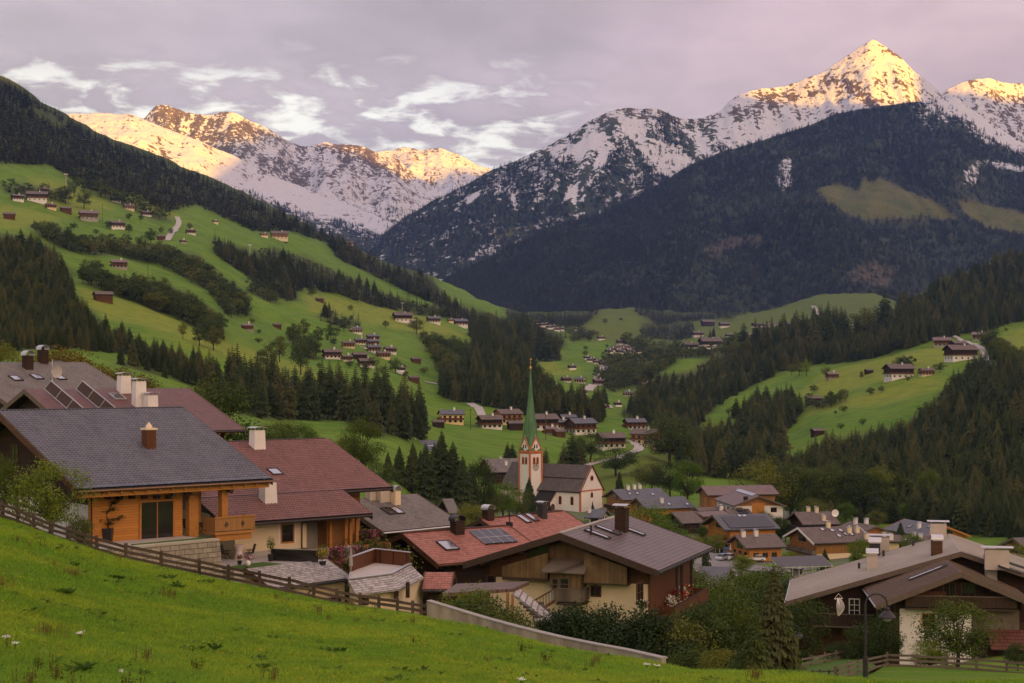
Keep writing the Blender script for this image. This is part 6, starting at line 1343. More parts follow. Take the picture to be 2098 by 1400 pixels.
v11 = vhouse('broad house with slate-blue roof and orange bargeboard at the foot of the forest', {'RL': (1854,1063), 'RR': (1943,1079), 'FL': (1812,1083), 'FR': (1890,1100), 'BR': (1992,1098)}, 420, -48, 'roof_slate_blue', 'timber_orange', 'timber_orange', fl=(2.6, 5.0), nF=3, balc='R', sky=((1864,1079), (1905,1079)), chim=((1883,1082),), vb=1125, fascia='beam_orange')
for i, (l, a, Y, vb) in enumerate((('low grey shed roof with white vents, left of the tall white chimney', {'RL': (1782,1096), 'RR': (1845,1092), 'FR': (1852,1108), 'FL': (1790,1113)}, 385, 1135), ('low dark roof with small skylights below the slate-blue roof', {'RL': (1842,1096), 'RR': (1905,1100), 'FR': (1896,1118), 'FL': (1836,1112)}, 390, 1140))):
 q = vhouse(l, a, Y, 15, 'roof_brown', 'plaster_cream', 'timber_honey', nF=3, balc='', fl=(2.4,), vb=vb, chim=((a['RL'][0] + 30, a['RL'][1] + 8), (a['RL'][0] + 44, a['RL'][1] + 10)), sky=((a['RL'][0] + 15, a['RL'][1] + 10),), pitch=16)
v13 = vhouse('brown house with a pale gable at the right edge below the forest', {'RL': (2075,1102), 'RR': (2150,1100), 'FR': (2170,1122), 'FL': (2088,1124), 'BL': (2030,1116)}, 330, 25, 'roof_brown', 'plaster_cream', 'timber_honey', fl=(2.6, 5.0), nF=3, vb=1160, bm='boards_brown')
v14 = vhouse('dark grey roof half buried in trees, below the village square', {'RL': (1438,1160), 'RR': (1500,1185), 'FR': (1478,1222), 'FL': (1432,1192)}, 250, -20, 'roof_slate_blue', 'timber_dark', 'timber_dark', nF=2, balc='', fl=(1.0,), vb=1240)
v15 = vhouse('slate roofed annexe squeezed between church gable and terracotta roof', {'RL': (1207,1043), 'RR': (1236,1047), 'FR': (1240,1062), 'FL': (1190,1060)}, 500, 10, 'roof_slate_blue', 'plaster_white', 'plaster_white', nF=2, balc='', fl=(1.0,), vb=1075, chim=((1208,1050),))
for u, lab in ((1126, 'small pointed shingle turret left of the church side wall'), (1214, 'dark pointed turret in front of the church gable')):
 t_ = empty('turret', P(u, 1062, 520), 0, lab, 'turret'); b = MB(); b.lathe((0, 0, -2), [(1.6, 0), (1.6, 2.2)], 8); b.build('wall', M['plaster_white'], t_); b = MB(); b.lathe((0, 0, .15), [(2.6, 0), (1.6, 1.2), (.7, 2.9), (.25, 4.2), (.04, 5.6)], 8); b.build('roof', M['roof_church'], t_)
v16 = vhouse('grey roofed farmhouse directly left of the church tower', {'RL': (992,940), 'RR': (1062,939), 'FR': (1078,968), 'FL': (1014,970), 'BL': (985,955)}, 590, 30, 'roof_greybrown', 'timber_dark', 'timber_dark', fl=(2.5, 5), nF=4, chim=((1037,953), (1026,944,'plate','SB')), vb=992)
v17 = vhouse('long low building with slate roof and pale ridge behind the near conifers', {'RL': (780,903), 'RR': (895,901), 'FR': (905,930), 'FL': (792,934)}, 620, 15, 'roof_slate_blue', 'plaster_cream', 'timber_honey', fl=(2.5,), nF=6, balc='', chim=((815,908), (850,906)), sky=((827,915), (880,914), (886,914)), vb=952)
v18 = vhouse('dark steep roof peeping out between trees left of the church', {'RL': (907,1022), 'RR': (922,1021), 'FR': (948,1050), 'FL': (915,1054)}, 330, 35, 'roof_greybrown', 'timber_dark', 'timber_dark', nF=2, balc='', fl=(1.0,), vb=1075)
b_ = empty('pergola', P(1640, 1176, 300), .3, 'open pergola frame with glass roof beside the grey farmhouse', 'pergola'); b = MB()
for k in range(9): x = -5.5 + 1.4 * k; b.bar((x, -2, 1.6), (x, 2, 3.1), .12, .16); b.tube((x, -2, -1.5), (x, -2, 1.6), .08, None, 5)
b.bar((-5.6, -2, 1.55), (5.8, -2, 1.55), .14, .2); b.bar((-5.6, 2, 3.05), (5.8, 2, 3.05), .14, .2); b.build('frame', M['metal_light'], b_); b = MB(); b.hexa([(-5.5, -1.9, 1.70), (5.7, -1.9, 1.70), (5.7, 1.9, 3.17), (-5.5, 1.9, 3.17)], [(-5.5, -1.9, 1.73), (5.7, -1.9, 1.73), (5.7, 1.9, 3.2), (-5.5, 1.9, 3.2)]); b.build('glazing', M['glass_dark'], b_)
v19 = vhouse('shed with a tan corrugated roof at the square, behind the grey farmhouse', {'RL': (1612,1150), 'RR': (1642,1146), 'FR': (1652,1158), 'FL': (1590,1168)}, 310, 15, 'roof_seam_grey', 'plaster_grey', 'timber_honey', nF=1, balc='', fl=(.8,), vb=1182, name='shed', cat='shed')
STY = {0: ('plaster_white', 'timber_dark', 'roof_brown'), 1: ('timber_brown', 'timber_brown', 'roof_brown'), 2: ('plaster_cream', 'timber_honey', 'roof_brown'), 3: ('plaster_white', 'plaster_cream', 'roof_slate_blue'), 4: ('plaster_white', 'timber_brown', 'roof_slate_blue'), 5: ('stone_grey', 'timber_brown', 'roof_hall'), 6: ('timber_dark', 'timber_dark', 'roof_brown'), 7: ('plaster_yellow', 'plaster_yellow', 'roof_slate_blue')}
def farm(u, v, w, yaw, sty, label, group=None, Y=None, name=None, ar=1.25, hh=1.0):
 Y = Y or hit(u, v, 300)
 if Y is None: return
 p = P(u, v, Y); p[2] = gz(p[0], Y) - .2
 wm = w * 1.1 * Y / F; hh = hh * (1.12 if w >= 50 else 1.05); c, s_ = abs(math.cos(R(yaw))), abs(math.sin(R(yaw)))
 s2 = wm / (ar * c + s_) ; L = s2 * ar; s = s2 / 2; H = (s2 * .30 + s * .44 + 1.2) * hh
 barn = sty in (1, 6); nm = name or ('barn' if barn else 'farmhouse')
 h = House(nm, label, 'barn' if barn else 'farmhouse', dims=(L, s, H, 24), center=p, phi=yaw, oe=s * .16, og=(L * .07, L * .06), th=.3, group=group)
 lo, up, rf = STY[sty]; h.roof(rf, None, None); ze = h.zroof(h.wf); h.walls(lo, up, ze * .45)
 if not barn:
  big = w > 18
  g = 'L' if yaw > 0 else 'R'
  z1, z2 = .9, ze * .45 + .7
  wh = min(1.3, ze * .22)
  for f, n_ in (('F', 4 if big else 2), (g, 3 if big else 2)):
   lo_, hi_ = (h.wl, h.wr) if f in 'FB' else (h.wf, h.wb)
   for z in ((z1, z2) if big else (z2,)):
    for i in range(n_): h.window(f, lo_ + (hi_ - lo_) * (i + .5) / n_, z, min(1.3, (hi_ - lo_) / n_ * .5), wh, detail=False, off=.06 if z == z2 else 0)
  if big:
   for f in ('F', g):
    lo_, hi_ = (h.wl, h.wr) if f in 'FB' else (h.wf, h.wb); b = MB(); h.slab(b, f, lo_, hi_, ze * .45 - .1, ze * .45 + .75, .07, 1.1); b.build('balcony', M['boards_brown'], h.o)
  h.chimney(x=L * .12, y=-s * .12, w=.9, d=.9, h=1.3)
 return h
HL = 'hillside'
FARMS = [
 (36,411,28,30,0,'dark farmhouse with white base at the left end of the highest farm row'), (76,413,46,15,0,'long dark farmhouse in the middle of the highest farm row at left'), (104,428,24,35,2,'pale gabled outbuilding right below the highest farm row at left'), (135,436,26,25,1,'brown barn at the right end of the highest farm row'),
 (19,449,28,20,1,'low brown barn at the left photo edge above the dark wood'), (90,397,26,20,6,'dark hut among trees above the highest farm row'), (128,398,18,20,6,'small dark hut below the upper cable pylon'), (182,451,44,20,5,'long grey roofed barn with a ramp on the upper left meadow'), (241,468,34,25,0,'dark farmhouse at the lower end of the upper left meadow'),
 (237,414,22,30,0,'highest farmhouse at the forest edge of the left slope'), (264,430,25,25,2,'farmhouse with flower balcony below the highest forest edge house'), (300,443,22,25,0,'white based farmhouse at the right of the forest edge row'), (195,391,15,20,6,'tiny hut in front of the upper left forest'), (330,492,20,20,1,'brown hut at the foot of the steep white lane'), (375,499,15,35,5,'tiny reddish house between round trees right of the steep lane'), (391,480,22,25,0,'farmhouse beside the tree group right of the steep lane'),
 (441,458,13,35,2,'tiny white gabled house in front of the conifers on the left slope'), (479,447,14,20,1,'small brown barn high on the open left slope'), (541,486,18,25,2,'smaller pale building left of the big orange farmhouse'), (573,491,38,12,2,'big orange timber farmhouse on the crest of the left slope'), (193,514,15,25,1,'small shed above the brown barn of the leafy belt'),
 (244,550,38,20,5,'brown barn with a rusty roof on the middle left meadow'), (211,618,44,28,1,'boarded hay barn on the yellow strip of the left meadow'), (693,499,14,25,1,'little barn on the far crest in front of the blue mountain'), (715,503,20,30,2,'light gabled farmhouse on the far crest by the conifers'), (655,619,18,20,1,'lone brown hay barn in the middle of the smooth slope'), (507,677,26,20,5,'grey brown barn below the leafy belt'), (568,673,19,20,1,'small square barn right of the grey brown barn'),
 (825,659,42,15,0,'long dark farmhouse at the top right of the middle hamlet'), (888,662,30,20,4,'slate roofed farmhouse on the meadow rim above the spruces'), (923,661,14,20,2,'small light house between two slate roofed farmhouses'), (943,668,32,20,4,'slate roofed farmhouse at the edge of the dense spruces'), (729,683,28,30,3,'white gabled house at the top of the middle hamlet'),
 (714,713,28,15,2,'orange timber house at the left of the middle hamlet'), (738,706,26,15,4,'slate roofed house at the heart of the middle hamlet'), (764,699,28,15,4,'upper slate roofed house of the middle hamlet'), (764,709,27,15,4,'lower slate roofed house of the middle hamlet'), (680,735,42,20,0,'large dark farmhouse with white base at the lower left of the middle hamlet'), (711,740,24,20,0,'dark house right of the large farmhouse in the middle hamlet'), (737,738,32,15,6,'dark long barn in the middle hamlet'), (750,752,36,20,0,'lowest farmhouse of the middle hamlet with white stone base'), (766,722,30,15,4,'blue-grey roofed house in the centre of the middle hamlet'), (799,724,28,25,0,'brown house at the right end of the middle hamlet'), (785,734,30,25,2,'yellowish gabled house at the lower right of the middle hamlet'), (852,744,22,20,1,'small barn with light roof right of the middle hamlet'), (848,783,24,15,1,'tall narrow hay barn on stone base below the middle hamlet'), (822,762,18,20,0,'little house behind round trees below the middle hamlet'),
 (770,808,26,15,0,'dark roofed house half hidden by the tall spruce row'), (857,848,30,15,0,'dark house at the right end of the tall spruce row'),
 (924,868,54,14,7,'bright yellow house with slate roof left of the white lane'), (898,876,26,10,6,'dark shed attached left of the bright yellow house'), (1003,878,54,20,0,'broad dark barn house right of the white lane'), (1040,868,62,28,2,'wide brown gabled house with chimneys left of the spire'), (1055,880,34,15,6,'dark outbuilding just left of the spire'), (1112,880,66,22,0,'dark farmhouse with white corner directly right of the spire'), (1128,890,28,15,5,'low shed below the farmhouse right of the spire'), (1145,895,28,30,1,'small brown shed on the field edge right of the spire'), (1150,878,38,25,4,'slate roofed house behind the sheds right of the spire'), (1190,888,66,30,4,'long slate roofed house with tan gable between spire and tall farmhouse'), (1163,868,36,15,4,'slate roof peeping over the houses right of the spire'),
 (1250,918,64,22,0,'tall dark farmhouse with brown shingle roof above the curved road'), (1323,910,66,-28,2,'bright wooden farmhouse with balconies at the end of the curved road'), (1300,880,46,15,4,'slate roofed house behind the bright wooden farmhouse'),
 (1233,839,20,20,5,'reddish roofed house by the road bend behind the spire'), (1266,833,17,20,0,'little house right of the road bend in the valley'), (1188,785,25,-20,3,'white house with brown roof on the valley floor left of the road'), (1160,783,22,20,0,'dark house left of the white valley house'), (1227,789,26,20,0,'dark house on the valley road bend'), (1194,809,18,20,0,'small grey house in the trees below the white valley house'), (1345,788,20,15,4,'slate roofed house in the wooded valley'), (1324,796,24,15,0,'low brown house below the slate roofed valley house'), (1287,812,20,15,3,'pale building hidden in the valley trees'), (1461,750,20,20,0,'dark farmhouse on the small bright field in the valley'), (1433,754,10,20,1,'tiny hut on the small bright field in the valley'), (1172,757,18,20,0,'single chalet under the dark trees at the valley side'),
 (1429,690,25,15,0,'broad chalet at the left of the far meadows'), (1450,668,28,10,6,'long low barn on the upper far meadow'), (1484,671,22,10,0,'white based house on the upper far meadow'), (1550,671,21,20,0,'house left of the pale group on the far meadow'), (1567,670,15,20,0,'dark house in the pale group on the far meadow'), (1582,670,22,25,3,'pale white house of the group on the far meadow'), (1621,672,24,10,6,'long grey barn at the right of the far meadow'), (1495,692,18,15,0,'small dark chalet in the middle of the far meadow'), (1534,693,18,25,0,'chalet left of the double house in the far village'), (1528,701,30,10,2,'low tan building in the far village'), (1558,698,24,20,0,'left half of the double dark house in the far village'), (1580,698,24,20,0,'right half of the double dark house in the far village'), (1455,713,46,10,0,'largest dark building of the far village beside the white chapel'), (1414,716,30,10,0,'low dark house left of the largest far building'), (1755,664,17,15,3,'small grey roofed house behind the ridge trees'), (1232,697,17,20,0,'lone dark chalet on the far slope'), (1273,706,22,20,4,'upper house of the far hamlet on the slope'), (1180,677,9,20,0,'tiny white house below the big forest'), (1272,655,7,20,6,'tiny hut high on the far clearing'),
 (1930,710,40,-15,5,'grey barn at the top of the right meadow'), (1964,715,34,15,0,'dark farmhouse with stone terrace next to the grey barn'), (1968,738,62,10,0,'long slate roofed farmhouse below the grey barn'), (2008,697,36,-20,5,'brown farmhouse above the white lane on the right meadow'), (2047,722,28,15,0,'house in trees at the right end of the white lane'), (2094,736,26,15,6,'dark roofed hut at the right photo edge above the forest'), (1841,775,58,12,0,'long brown farmhouse alone on the right meadow'), (1898,770,30,10,2,'light yellow house right of the lone brown farmhouse'), (1780,766,18,20,6,'small dark hut above the right meadow'), (1705,776,25,10,5,'little tan barn at the left of the right meadow'), (1666,827,30,8,6,'grey hay barn above the copse on the right meadow'), (1675,893,28,15,6,'dark hut at the top edge of the lower forest')]
for a in FARMS: farm(*a[:5], a[5])
for i in range(7): farm(1203 + 6.2 * i, 737 + 2.0 * i + (3 if i % 2 else 0), 15, (20, -15, 30)[i % 3], (0, 4, 0)[i % 3], 'small dark chalet in the dense hamlet above the winding valley road', 'chalets of the hamlet above the valley road')
for i in range(11): farm(1248 + 7.0 * i, 724 - (i % 3) * 4 , 17, (20, -20, 10)[i % 3], (0, 4, 2)[i % 3], 'small dark chalet in the long hamlet in the middle of the valley', 'chalets of the long mid-valley hamlet')
for i in range(9): farm(1086 + 8.0 * i, 660 + 2.2 * i + (3 if i % 2 else 0), 14, (20, -15, 30)[i % 3], 0, 'tiny dark chalet in the terraced hamlet right of the dense spruces', 'chalets of the terraced hamlet')
c_ = ground(1474, 703, 300); cp = empty('chapel', c_, R(-25), 'small white chapel beside the largest far village building', 'chapel'); b = MB(); A_ = [(-4, -3, 0), (4, -3, 0), (4, -3, 6), (0, -3, 11), (-4, -3, 6)]; b.hexa(A_, [(p[0], 6, p[2]) for p in A_]); b.build('wall', M['plaster_white'], cp); b = MB()
for sg in (-1, 1): b.hexa([(0, -3.2, 11.1), (sg * 4.6, -3.2, 5.4), (sg * 4.6, 6.2, 5.4), (0, 6.2, 11.1)], [(0, -3.2, 11.5), (sg * 4.6, -3.2, 5.8), (sg * 4.6, 6.2, 5.8), (0, 6.2, 11.5)])
b.build('roof', M['roof_brown'], cp)
def road(name, pts, width, mat='gravel', lift=.12, ymin=200):
 W_ = []
 for i in range(len(pts) - 1):
  n_ = max(2, int(math.hypot(pts[i+1][0] - pts[i][0], pts[i+1][1] - pts[i][1]) / 3))
  for k in range(n_ + (i == len(pts) - 2)): t = k / n_; W_.append((pts[i][0] + (pts[i+1][0] - pts[i][0]) * t, pts[i][1] + (pts[i+1][1] - pts[i][1]) * t))
 g = [ground(u, v, ymin) for u, v in W_]; g = np.array([q for q in g if q is not None])
 ker = np.ones(5) / 5
 for c in range(2): g[:, c] = np.convolve(np.pad(g[:, c], 2, 'edge'), ker, 'valid')
 d = np.gradient(g[:, :2], axis=0); d /= np.linalg.norm(d, axis=1)[:, None] + 1e-9; nr = np.stack([-d[:, 1], d[:, 0]], 1); V = []
 for i in range(len(g)):
  for s_ in (-1, -.5, 0, .5, 1):
   p = g[i, :2] + nr[i] * width / 2 * s_; V.append((p[0], p[1], max(gz(p[0], p[1]), gz(*g[i, :2]) - .5) + lift + g[i, 1] * .00035))
 grid_mesh(name, np.array(V), len(g), 5, M[mat])
road('road', [(1190,957), (1225,949), (1262,940), (1293,929), (1311,922), (1310,915), (1300,908), (1290,903)], 4.5)
road('lane', [(340,496), (352,478), (367,462), (366,450), (362,443)], 6)
road('lane', [(992,866), (985,846), (976,833), (960,827)], 4.5)
road('lane', [(1940,682), (1958,692), (1987,704), (2006,711), (2020,722), (2019,733), (2016,741), (2041,753)], 5.5)
road('lane', [(1240,750), (1234,758), (1229,766), (1228,774), (1215,790), (1204,803)], 8)
road('lane', [(1252,838), (1240,832), (1236,822)], 7)
road('lane', [(826,755), (822,763), (817,770)], 4.5)
road('lane', [(870,783), (886,786), (903,789)], 4)
road('lane', [(740,711), (762,722), (790,736)], 4.5)
road('lane', [(1664,626), (1674,640), (1688,656)], 9)
road('lane', [(832,665), (845,660), (855,655)], 5)
road('road', [(1440,1200), (1462,1172), (1480,1160), (1530,1165), (1590,1170), (1640,1172)], 11, 'asphalt', .1, 200)
road('road', [(1462,1172), (1470,1150), (1478,1135)], 9, 'asphalt', .1, 200)
def pylon(u, v, top, label, wide=4.0, cat='cable car pylon', Y=None):
 p = ground(u, v, 300); h = (v - top) / F * p[1]; o = empty('pylon', p, .4, label, cat); b = MB()
 b.tube((0, 0, -.5), (0, 0, h), h * .035, h * .02, 8); b.build('mast', M['plaster_grey'], o); b = MB(); b.box((-wide / 2, -.3, h - .4), (wide / 2, .3, h + .3)); b.build('crossarm', M['metal_light'], o); b = MB()
 for sx in (-1, 1): b.box((sx * wide / 2 - .3, -1.6, h - 1.0), (sx * wide / 2 + .3, 1.6, h - .41))
 b.build('sheaves', M['metal_dark'], o)
pylon(135,389,357,'cable car pylon at the upper left above the highest farms',5); pylon(512,531,502,'cable car pylon above the middle grove on the left slope',5); pylon(824,642,621,'slim cable car pylon in front of the crest conifers',4); pylon(1088,712,684,'cable car pylon among the dense spruces above the spire',4)
def pole(u, v, top, label, Y=None):
 p = ground(u, v, 200, Y); h = (v - top) / F * p[1]; o = empty('utility_pole', p, .3, label, 'utility pole'); b = MB(); b.tube((0, 0, -.5), (0, 0, h), .22, .14, 7); b.build('post', M['wood_grey'], o); b = MB(); b.box((-.9, -.07, h - .7), (.9, .07, h - .5)); b.build('crossarm', M['wood_grey'], o)
pole(210,460,418,'tall wooden pole on the upper left meadow'); pole(1118,902,848,'tall wooden pole at the right of the green spire'); pole(303,568,540,'thin pole on the middle left meadow'); pole(964,880,838,'thin pole left of the broad dark barn house'); pole(1608,735,705,'thin pole on the ridge above the right meadow'); pole(1273,748,722,'thin pole in the middle of the valley')
def fence(label, posts, h, rails, pw=.13, rh=.15, mat='wood_grey', name='wooden_fence', pm=None, lean=.0):
 c = np.mean([p for p in posts], axis=0); o = empty(name, c, 0, label, 'fence')
 for i, p in enumerate(posts):
  q = p - c; b = MB(); e = (RNG.random(2) - .5) * .10; b.hexa([q + (-pw/2, -pw/2, -.4), q + (pw/2, -pw/2, -.4), q + (pw/2, pw/2, -.4), q + (-pw/2, pw/2, -.4)], [q + (-pw/2 + e[0], -pw/2 + e[1], h), q + (pw/2 + e[0], -pw/2 + e[1], h), q + (pw/2 + e[0], pw/2 + e[1], h + .02), q + (-pw/2 + e[0], pw/2 + e[1], h + .02)]); b.build('post', M[pm or mat], o)
  if i < len(posts) - 1:
   q2 = posts[i + 1] - c; d = q2 - q; nn = np.array([d[1], -d[0], 0]); nn /= np.linalg.norm(nn) + 1e-9
   for z in rails:
    j1, j2 = (RNG.random(2) - .5) * .07; b = MB(); b.bar(q + nn * (pw/2 + .03) + (0, 0, z + j1) - d * .03, q2 + nn * (pw/2 + .03) + (0, 0, z + j2) + d * .03, .04, rh); b.build('rail', M[mat], o)
 return o
PF = [(-30,1045), (4,1062), (36,1077), (70,1099), (106,1109), (139,1120), (199,1134), (257,1147), (330,1160), (409,1180), (468,1197), (533,1214), (593,1228), (642,1238), (690,1245), (737,1251), (777,1256), (813,1258), (846,1258), (875,1257)]
def fy(u): return float(np.interp(u, [-300, 0, 250, 470, 700, 880], [104.5, 103.5, 98.6, 98.8, 98.2, 97.2]))
fp = []
for u, v in PF:
 Y = fy(u); p = P(u, v, Y); p[2] = gz(p[0], Y); fp.append(p)
fence('weathered grey wooden rail fence along the upper edge of the foreground meadow', fp, 1.12, (.28, .62, .96), .19, .18, 'fence_wood')
wt = [(878,1232), (940,1251), (1000,1269), (1067,1287), (1150,1307), (1220,1321), (1290,1334), (1360,1350)]; wy = [97.0, 95.3, 93.4, 90.2, 87.2, 84.4, 81.8, 79.4]
cw = empty('garden_wall', P(1090, 1310, 89.5), 0, 'long low concrete wall with shingle coping along the meadow edge in the centre', 'wall'); co = np.array(cw.location)
TP = [P(u, v, y) - co for (u, v), y in zip(wt, wy)]; b = MB(); k = MB()
for i in range(len(TP) - 1):
 p, q = TP[i], TP[i + 1]; d = q - p; nn = np.array([d[1], -d[0], 0]); nn /= np.linalg.norm(nn); D = np.array([0, 0, 3.0])
 b.hexa([p + nn * .15 - D, q + nn * .15 - D, q - nn * .15 - D, p - nn * .15 - D], [p + nn * .15, q + nn * .15, q - nn * .15, p - nn * .15]); u_ = np.array([0, 0, .003]); k.hexa([p + nn * .19 + u_, q + nn * .19 + u_, q - nn * .25 + u_, p - nn * .25 + u_], [p + nn * .19 + (0, 0, .07), q + nn * .19 + (0, 0, .07), q - nn * .25 + (0, 0, .07), p - nn * .25 + (0, 0, .07)])
m, n = newmat('wall_concrete'); p_ = n.pos(); f_ = n.noise(n.mapping(p_, (1.2, 1.2, .35)), .9, 5); f2 = n.noise(p_, 6, 3); n.out(n.mix(n.math('ADD', n.math('MULTIPLY', n.sstep(f_, .35, .7), .8), n.math('MULTIPLY', f2, .2)), (.46, .40, .30), (.26, .215, .155)), .95, n.bump(f2, .3, .02), .1); M['wall_concrete'] = m
b.build('wall', m, cw); k.build('coping', M['stone_grey'], cw)
def gp(u, v, Y): p = P(u, v, Y); return p
def gps(l): 
 r = []
 for u, v, Y in l: p = P(u, v, Y); p[2] = gz(p[0], Y); r.append(p)
 return r
FL = [(1712,1398,103), (1740,1388,106), (1774,1378,110), (1817,1368,115), (1878,1371,114.5), (1939,1374,114), (2000,1378,113), (2063,1384,112), (2125,1388,111)]
fence('light wooden rail fence in front of the lower right chalet', [P(*a) for a in FL], 1.1, (.25, .6, .95), .15, .16, 'wood_grey')
fence('darker wooden rail fence on the small lawn left of the lower right chalet', [P(*a) for a in [(1634,1374,116), (1661,1368,118), (1690,1362,120), (1712,1357,122), (1745,1349,125), (1762,1345,126)]], .9, (.35, .75), .13, .14, 'wood_grey')
fence('thin dark picket fence at the lower edge of the small lawn', [P(*a) for a in [(1632,1392,104), (1648,1392,104), (1664,1392,104), (1680,1391,104), (1698,1391,104), (1716,1390,104)]], .6, (.2, .5), .08, .06, 'beam_dark')
lw = MB(); lawn = [(1600,1395,104), (1740,1395,104), (1800,1368,116), (1760,1340,127), (1690,1345,126), (1610,1368,118)]; lw.face([P(*a) for a in lawn]); lw.build('lawn', M['turf'], kind='structure')
lw = MB(); lw.face([P(*a) for a in [(1730,1415,98), (2140,1415,98), (2140,1378,112.5), (1940,1368,115.5), (1817,1362,116.5)]]); lw.build('lawn', M['grassland'], kind='structure')
def lamp(u, vtop, Y, base, label, hs=1.0):
 p = P(u, vtop, Y); zb = base if base is not None else gz(p[0], Y); h = p[2] - zb; o = empty('street_lamp', (p[0], Y, zb), 0, label, 'street lamp'); b = MB(); r_ = .42 * hs
 b.tube((0, 0, -.3), (0, 0, h - r_), .06 * hs, .05 * hs); b.tube((0, 0, -.3), (0, 0, 1.0), .10 * hs); b.tube((0, 0, h * .55), (0, 0, h * .55 + .12), .085 * hs)
 b.build('pole', M['metal_dark'], o); b = MB(); pr = None
 for i in range(13):
  t = math.pi * i / 12; q = np.array([r_ - r_ * math.cos(t), 0, h - r_ + r_ * math.sin(t)])
  if pr is not None: b.tube(pr, q, .035 * hs, None, 7)
  pr = q
 b.tube(pr, pr - (0, 0, .15), .035 * hs, None, 7); b.build('arm', M['metal_dark'], o); c = pr - (0, 0, .55 * hs); b = MB(); b.lathe(c, [(.33 * hs, .05), (.33 * hs, .09), (.16 * hs, .28 * hs), (.10 * hs, .32 * hs), (.10 * hs, .42 * hs), (.03, .46 * hs)], 14); b.build('shade', M['metal_dark'], o); b = MB(); b.lathe(c, [(.05, -.10 * hs), (.16 * hs, -.03), (.18 * hs, .045)], 12); b.build('globe', M['plaster_grey'], o)
lamp(1773, 1217, 60, None, 'black street lamp with curved arm and bell shade at the lower right', 1.0)
lamp(1616, 1282, 112, CZ - 25, 'grey street lamp half hidden by the big spruce at lower right', .9)
g1 = House('garage', 'cream garage with weathered shingle roof under the patio of the cream house', 'garage', {'RL': (503,1165), 'RR': (674,1146), 'FR': (718,1183), 'FL': (560,1206)}, 119, 38, base=-20.5, sb=.3, oe=.5, og=(.3, .4), wp=4, L0=9, s0=3)
g1.oeb = 0; g1.wb = .25; g1.roof('roof_shingle', None, 'timber_brown', 'metal_dark'); g1.walls('plaster_cream'); g1.window('F', 2.5, 1.6, 1.4, 1.1, 'beam_grey'); b = MB(); b.tube((g1.x1 - 3.6, -g1.s - .05, g1.zroof(g1.s) - .2), (g1.x1 - 4.2, g1.wf - .1, g1.zroof(g1.s) - .8), .05); b.tube((g1.x1 - 4.2, g1.wf - .1, g1.zroof(g1.s) - .8), (g1.x1 - 4.2, g1.wf - .1, 0), .05); b.build('downpipe', M['timber_brown'], g1.o)
zP = g1.loc[2] + g1.H - .12; tw_ = lambda x, y: (g1.loc + g1.Rm.T @ np.array([x, y, 0]))
pa = [tw_(g1.x0 - 1, .12), tw_(g1.x1 - .1, .12), tw_(g1.x1 - .1, 13), tw_(g1.x0 - 1, 13)]; b = MB(); b.hexa([(p[0], p[1], zP - 3.5) for p in pa], [(p[0], p[1], zP) for p in pa]); b.build('patio', M['paving'], kind='structure')
pt_ = [tw_(g1.x0 - .8, .3), tw_(g1.x1 - 4.0, .3), tw_(g1.x1 - 4.4, 2.6), tw_(g1.x0 - .8, 2.2)]; b = MB(); b.hexa([(p[0], p[1], zP + .004) for p in pt_], [(p[0], p[1], zP + .06) for p in pt_]); b.build('lawn', M['turf'], kind='structure')
def onpatio(u, v, z=None):
 z = zP if z is None else z; r_ = ray(u, v); k = (z - CZ) / r_[2]; return np.array([r_[0] * k, k, z])
p, q = onpatio(556, 1150), onpatio(652, 1153); rl = empty('balustrade', (p + q) / 2, 0, 'dark glass panel balustrade on the patio above the shingled garage', 'balustrade'); c = (p + q) / 2; b = MB(); b.bar(p - c + (0, 0, .5), q - c + (0, 0, .5), .05, .95); b.build('panel', M['glass_dark'], rl); b = MB(); b.bar(p - c + (0, 0, 1.0), q - c + (0, 0, 1.0), .08, .06); b.build('handrail', M['metal_light'], rl)
g2 = empty('garage', P(780, 1235, 116), 0, 'garage with wrap-around shingle roof and brown boarded roof terrace', 'garage'); go_ = np.array(g2.location)
A, B_, C_ = [P(u, v, y) - go_ for u, v, y in ((713,1188,115.1), (800,1177,118.2), (840,1156,124.4))]; A1, B1, C1 = [P(u, v, y) - go_ for u, v, y in ((729,1218,113.2), (820,1206,116.2), (868,1183,122.5))]; Dn = np.array([0, 0, .15])
b = MB(); b.hexa([A1 - Dn, B1 - Dn, B_ - Dn, A - Dn], [A1, B1, B_, A]); b.hexa([B1 - Dn, C1 - Dn, C_ - Dn, B_ - Dn], [B1, C1, C_, B_]); b.uv = {i: [(b.v[j][0] * .8 + b.v[j][1] * .6, b.v[j][2] * 2.2) for j in f] for i, f in enumerate(b.f)}; b.build('roof', M['roof_shingle'], g2)
D_, E_ = P(716, 1172, 121) - go_, P(768, 1166, 127) - go_; D_[2] = E_[2] = A[2] - .25; fl_ = [A - (0, 0, .2), B_ - (0, 0, .2), C_ - (0, 0, .2), np.array([E_[0], E_[1], A[2] - .2]), np.array([D_[0], D_[1], A[2] - .2])]; b = MB(); b.hexa([p - (0, 0, .3) for p in fl_], fl_); b.build('terrace_floor', M['paving'], g2)
b = MB()
for p, q in ((fl_[4], fl_[3]), (fl_[3], fl_[2])): b.bar(p + (0, 0, .55), q + (0, 0, .55), .1, 1.1)
b.build('parapet', M['boards_brown'], g2); b = MB()
for p, q in ((fl_[4], fl_[3]), (fl_[3], fl_[2])): b.bar(p + (0, 0, 1.14), q + (0, 0, 1.14), .28, .06)
b.bar(A + (0, 0, .06), B_ + (0, 0, .06), .3, .07); b.bar(B_ + (0, 0, .06), C_ + (0, 0, .06), .3, .07); b.build('parapet_cap', M['metal_light'], g2)
